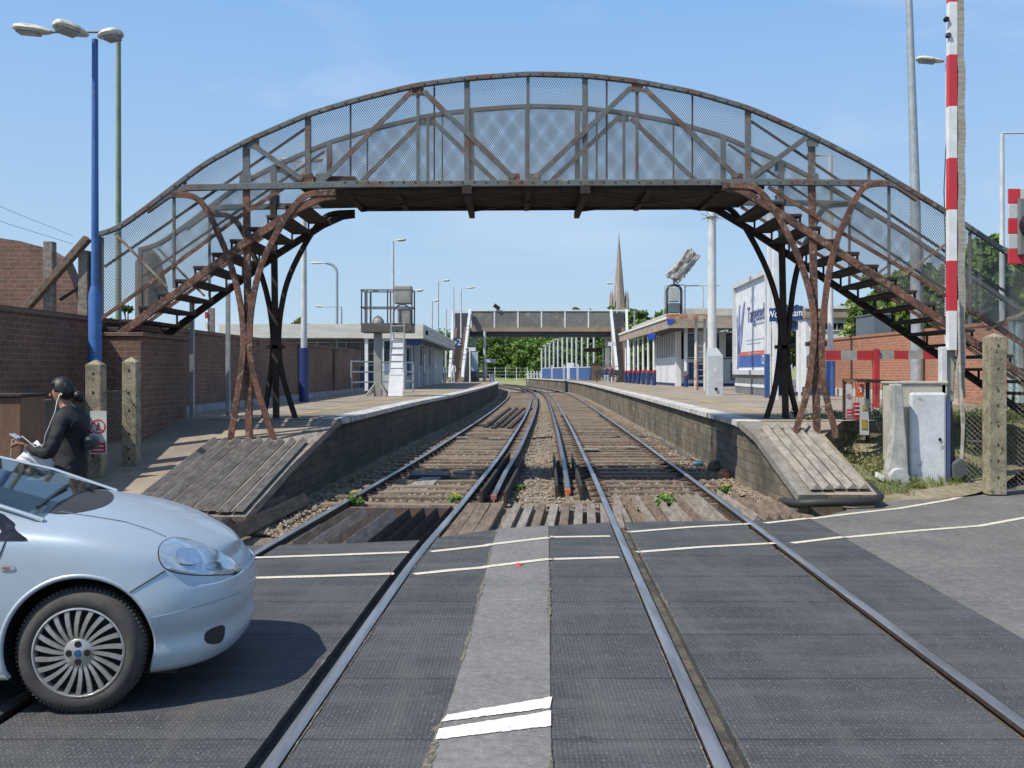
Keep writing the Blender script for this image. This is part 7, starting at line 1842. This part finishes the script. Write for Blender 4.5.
# hands with fingers
def hand(w_, d, up_, side_, curl, name):
    w_ = V(w_); d = V(d).normalized(); up_ = V(up_).normalized(); s_ = V(side_).normalized()
    vs = [(*w_, .022), (*(w_ + d * .045), (.030, .018)), (*(w_ + d * .075), (.032, .015))]; es = [(0, 1), (1, 2)]
    for k, (o, L) in enumerate(((-.027, .062), (-.009, .07), (.010, .066), (.028, .052))):
        b0 = w_ + d * .08 + s_ * o; i0 = len(vs)
        vs += [(*b0, .0085), (*(b0 + d * L * .45 - up_ * curl * .3 * L), .008), (*(b0 + d * L * .75 - up_ * curl * .8 * L), .0072)]
        es += [(2, i0), (i0, i0 + 1), (i0 + 1, i0 + 2)]
    i0 = len(vs); t0 = w_ + d * .03 - s_ * .03
    vs += [(*t0, .011), (*(t0 + d * .03 - s_ * .014 + up_ * .012), .009), (*(t0 + d * .055 - s_ * .004 + up_ * .02), .008)]; es += [(1, i0), (i0, i0 + 1), (i0 + 1, i0 + 2)]
    return skin(name, vs, es, SKIN, wm, sub=1)
hand(f_(.285, -.14, 1.07), (-1, .12, .22), (0, 0, 1), (0, 1, 0), .8, 'hand')
hand(f_(.285, .10, 1.04), (-1, -.15, .1), (0, 0, 1), (0, -1, 0), .9, 'hand')
ph = MB(); ph.bar(f_(.36, -.10, 1.125), f_(.43, -.09, 1.16), .065, .012); tag(ph.build('phone', [plain('silver_phone', (.55, .6, .68), .2, .3)], bevel=.004), 'small silver phone held up in the woman\'s hand', 'phone')
PAPER = plain('white_paper', (.85, .85, .87), .7)
pa = MB(); a0, a1, a2, a3 = P(37, 440, YP - .12), P(15.5, 460, YP - .16), P(52, 479, YP - .12), P(55, 462, YP - .1)
rowsP = []
for i in range(6):
    t = i / 5; rowsP.append([a0.lerp(a1, t).lerp(a3.lerp(a2, t), u) + V((0, -.012 * math.sin(u * 3.1 + t * 2), .006 * math.sin(u * 5))) for u in (0, .25, .5, .75, 1)])
for i in range(5): pa.strip(rowsP[i], rowsP[i + 1])
o = pa.build('papers', PAPER, smooth=60, fix=False); so_ = o.modifiers.new('t', 'SOLIDIFY'); so_.thickness = .003; tag(o, 'white sheets of paper hanging from the woman\'s hand', 'papers')
tag(MB().tube([P(60, 394, YP - .08), P(57, 401, YP - .12), P(55, 412, YP - .17), P(50, 424, YP - .2), P(45, 436, YP - .22), P(44, 444, YP - .22), P(35, 447, YP - .24), P(22, 436, YP - .16)], .003, 6).tube([P(20, 436, YP - .12), P(12, 440, YP - .12), P(11, 452, YP - .12), P(10, 459, YP - .12)], .003, 6).lathe([(0, 0), (.008, 0), (.008, .01), (0, .01)], P(61.5, 394, YP - .09), axis=(0, -1, 0), n=8).build('earphones', plain('cream_cord', (.75, .68, .6)), smooth=50), 'thin cream earphone cord running from ear to phone', 'earphones')
bg_ = empty('shoulder_bag', P(93, 450, YP), 'small dark shoulder bag at the woman\'s back', 'bag')
b = MB(); c_ = P(92, 441, YP - .06); b.box(c_.x - .05, c_.x + .045, c_.y - .07, c_.y + .07, c_.z - .07, c_.z + .045); b.build('pouch', plain('navy_black_leather', (.02, .028, .04), .4), bg_, bevel=.035)
MB().tube([c_ + V((0, 0, .06)), P(85, 425, YP - .2), P(75, 420, YP - .2), P(62, 440, YP - .15)], .008, 6).build('strap', BLACK, bg_, smooth=50)

def mini(px, Y, zb, top, shirt, trous, label, seated=False, hair=HAIR):
    x = P(px, 0, Y).x; H = P(0, top, Y).z - zb if not seated else 1.65; s_ = H / 1.7
    r_ = empty('person', (x, Y, zb), label, 'person')
    if not seated:
        v = [(0, 0, .9, (.12, .15)), (0, 0, 1.15, (.11, .16)), (0, 0, 1.38, (.09, .15)), (0, -.02, 1.48, .05), (0, -.03, 1.60, (.08, .085)), (.19, 0, 1.36, .05), (.23, -.03, 1.1, .042), (.2, -.14, .9, .034), (-.19, 0, 1.36, .05), (-.23, -.03, 1.1, .042), (-.2, -.12, .9, .034), (.09, 0, .82, .09), (.1, -.06, .46, .06), (.1, .04, .08, .045), (.1, -.1, .04, .04), (-.09, 0, .82, .09), (-.1, .03, .46, .06), (-.1, .12, .08, .045), (-.1, 0, .04, .04)]
    else:
        v = [(0, 0, .5, (.14, .16)), (0, .02, .75, (.12, .16)), (0, 0, .98, (.09, .15)), (0, -.02, 1.08, .05), (0, -.04, 1.20, (.08, .085)), (.19, 0, .96, .05), (.23, -.08, .72, .042), (.12, -.3, .6, .034), (-.19, 0, .96, .05), (-.23, -.08, .72, .042), (-.12, -.3, .6, .034), (.09, -.05, .5, .09), (.11, -.44, .5, .065), (.11, -.46, .1, .045), (.11, -.56, .05, .04), (-.09, -.05, .5, .09), (-.11, -.44, .5, .065), (-.11, -.46, .1, .045), (-.11, -.56, .05, .04)]
    e = [(0, 1), (1, 2), (2, 3), (3, 4), (2, 5), (5, 6), (6, 7), (2, 8), (8, 9), (9, 10), (0, 11), (11, 12), (12, 13), (13, 14), (0, 15), (15, 16), (16, 17), (17, 18)]
    v = [(x + a * s_, Y + b_ * s_, zb + c_ * s_, tuple(q * s_ for q in (r if isinstance(r, tuple) else (r, r)))) for a, b_, c_, r in v]
    o = skin('body', v, e, [SKIN, shirt, trous], r_, sub=1)
    zs_, zn = (.86, 1.44) if not seated else (.54, 1.04)
    for p in o.data.polygons:
        c_ = (p.center.z - zb) / s_
        if (c_ < zs_ and abs(p.center.x - x) < .17 * s_) or c_ < (.5 if seated else .7): p.material_index = 2
        elif c_ < zn and c_ > zs_: p.material_index = 1
    hz = zb + (1.64 if not seated else 1.24) * s_
    skin('hair', [(x, Y - .02 * s_, hz, (.09 * s_, .095 * s_)), (x, Y + .03 * s_, hz - .03, (.085 * s_, .09 * s_))], [(0, 1)], hair, r_, sub=1)
    return r_
WSH = plain('white_shirt', (.72, .72, .74)); DNM = plain('pale_denim', (.30, .42, .60)); DK = plain('dark_clothes', (.04, .045, .06))
mini(453, 70, .9, 362.5, WSH, WSH, 'distant person in white top and shorts on the left platform')
mini(444.5, 69, .9, 364.5, plain('grey_top', (.3, .3, .32)), DK, 'distant person in grey top beside the left canopy post')
mini(606, 72, .9, 370, plain('dark_blue_top', (.05, .06, .12)), DNM, 'seated person in pale jeans on the right platform', seated=True)
mini(611, 73, .9, 370, plain('plum_top', (.16, .06, .08)), DK, 'seated person in dark clothes beside the one in pale jeans', seated=True)
bn = empty('bench', (P(608.5, 0, 73).x, 73, .9), 'dark bench under the two seated people on the right platform', 'bench')
x = P(608.5, 0, 73).x
MB().box(x - 1, x + 1, 72.6, 73.1, 1.30, 1.36).build('seat', DARKGREY, bn); MB().box(x - 1, x + 1, 73.3, 73.36, 1.4, 1.8).build('backrest', DARKGREY, bn)
for s_ in (-.85, .85): MB().box(x + s_ - .04, x + s_ + .04, 72.65, 73.1, .9, 1.30).build('leg', DARKGREY, bn)
# scraps and rubble along the right platform foot
b = MB(); rnd = random.Random(21)
for _ in range(260):
    y = rnd.uniform(12.2, 34); x = edgeR(y) - rnd.uniform(.05, .65); s_ = rnd.uniform(.015, .06); z = -.1
    pts = [V((x + rnd.uniform(-s_, s_), y + rnd.uniform(-s_, s_), z + rnd.uniform(-s_ * .2, s_ * .8))) for _ in range(5)]
    b.add(pts, [(0, 1, 2), (0, 2, 3), (0, 3, 4), (1, 4, 2), (1, 3, 4)], rnd.choice([0, 0, 0, 1, 1, 2, 3]))
o = b.build('debris', [TIMBB, CONC, NOTW, BRICKL], fix=False); tag(o, 'scattered rubble and scraps at the foot of the right platform wall', 'debris', kind='stuff')
# red blossom on the tarmac
c_ = PG(519, 565, .003); tag(MB().lathe([(0, 0), (.035, 0), (.03, .012), (0, .016)], c_, n=9).build('petal', plain('pink_red_petal', (.6, .05, .08)), smooth=60), 'small pinkish red scrap lying between the white lines', 'litter')
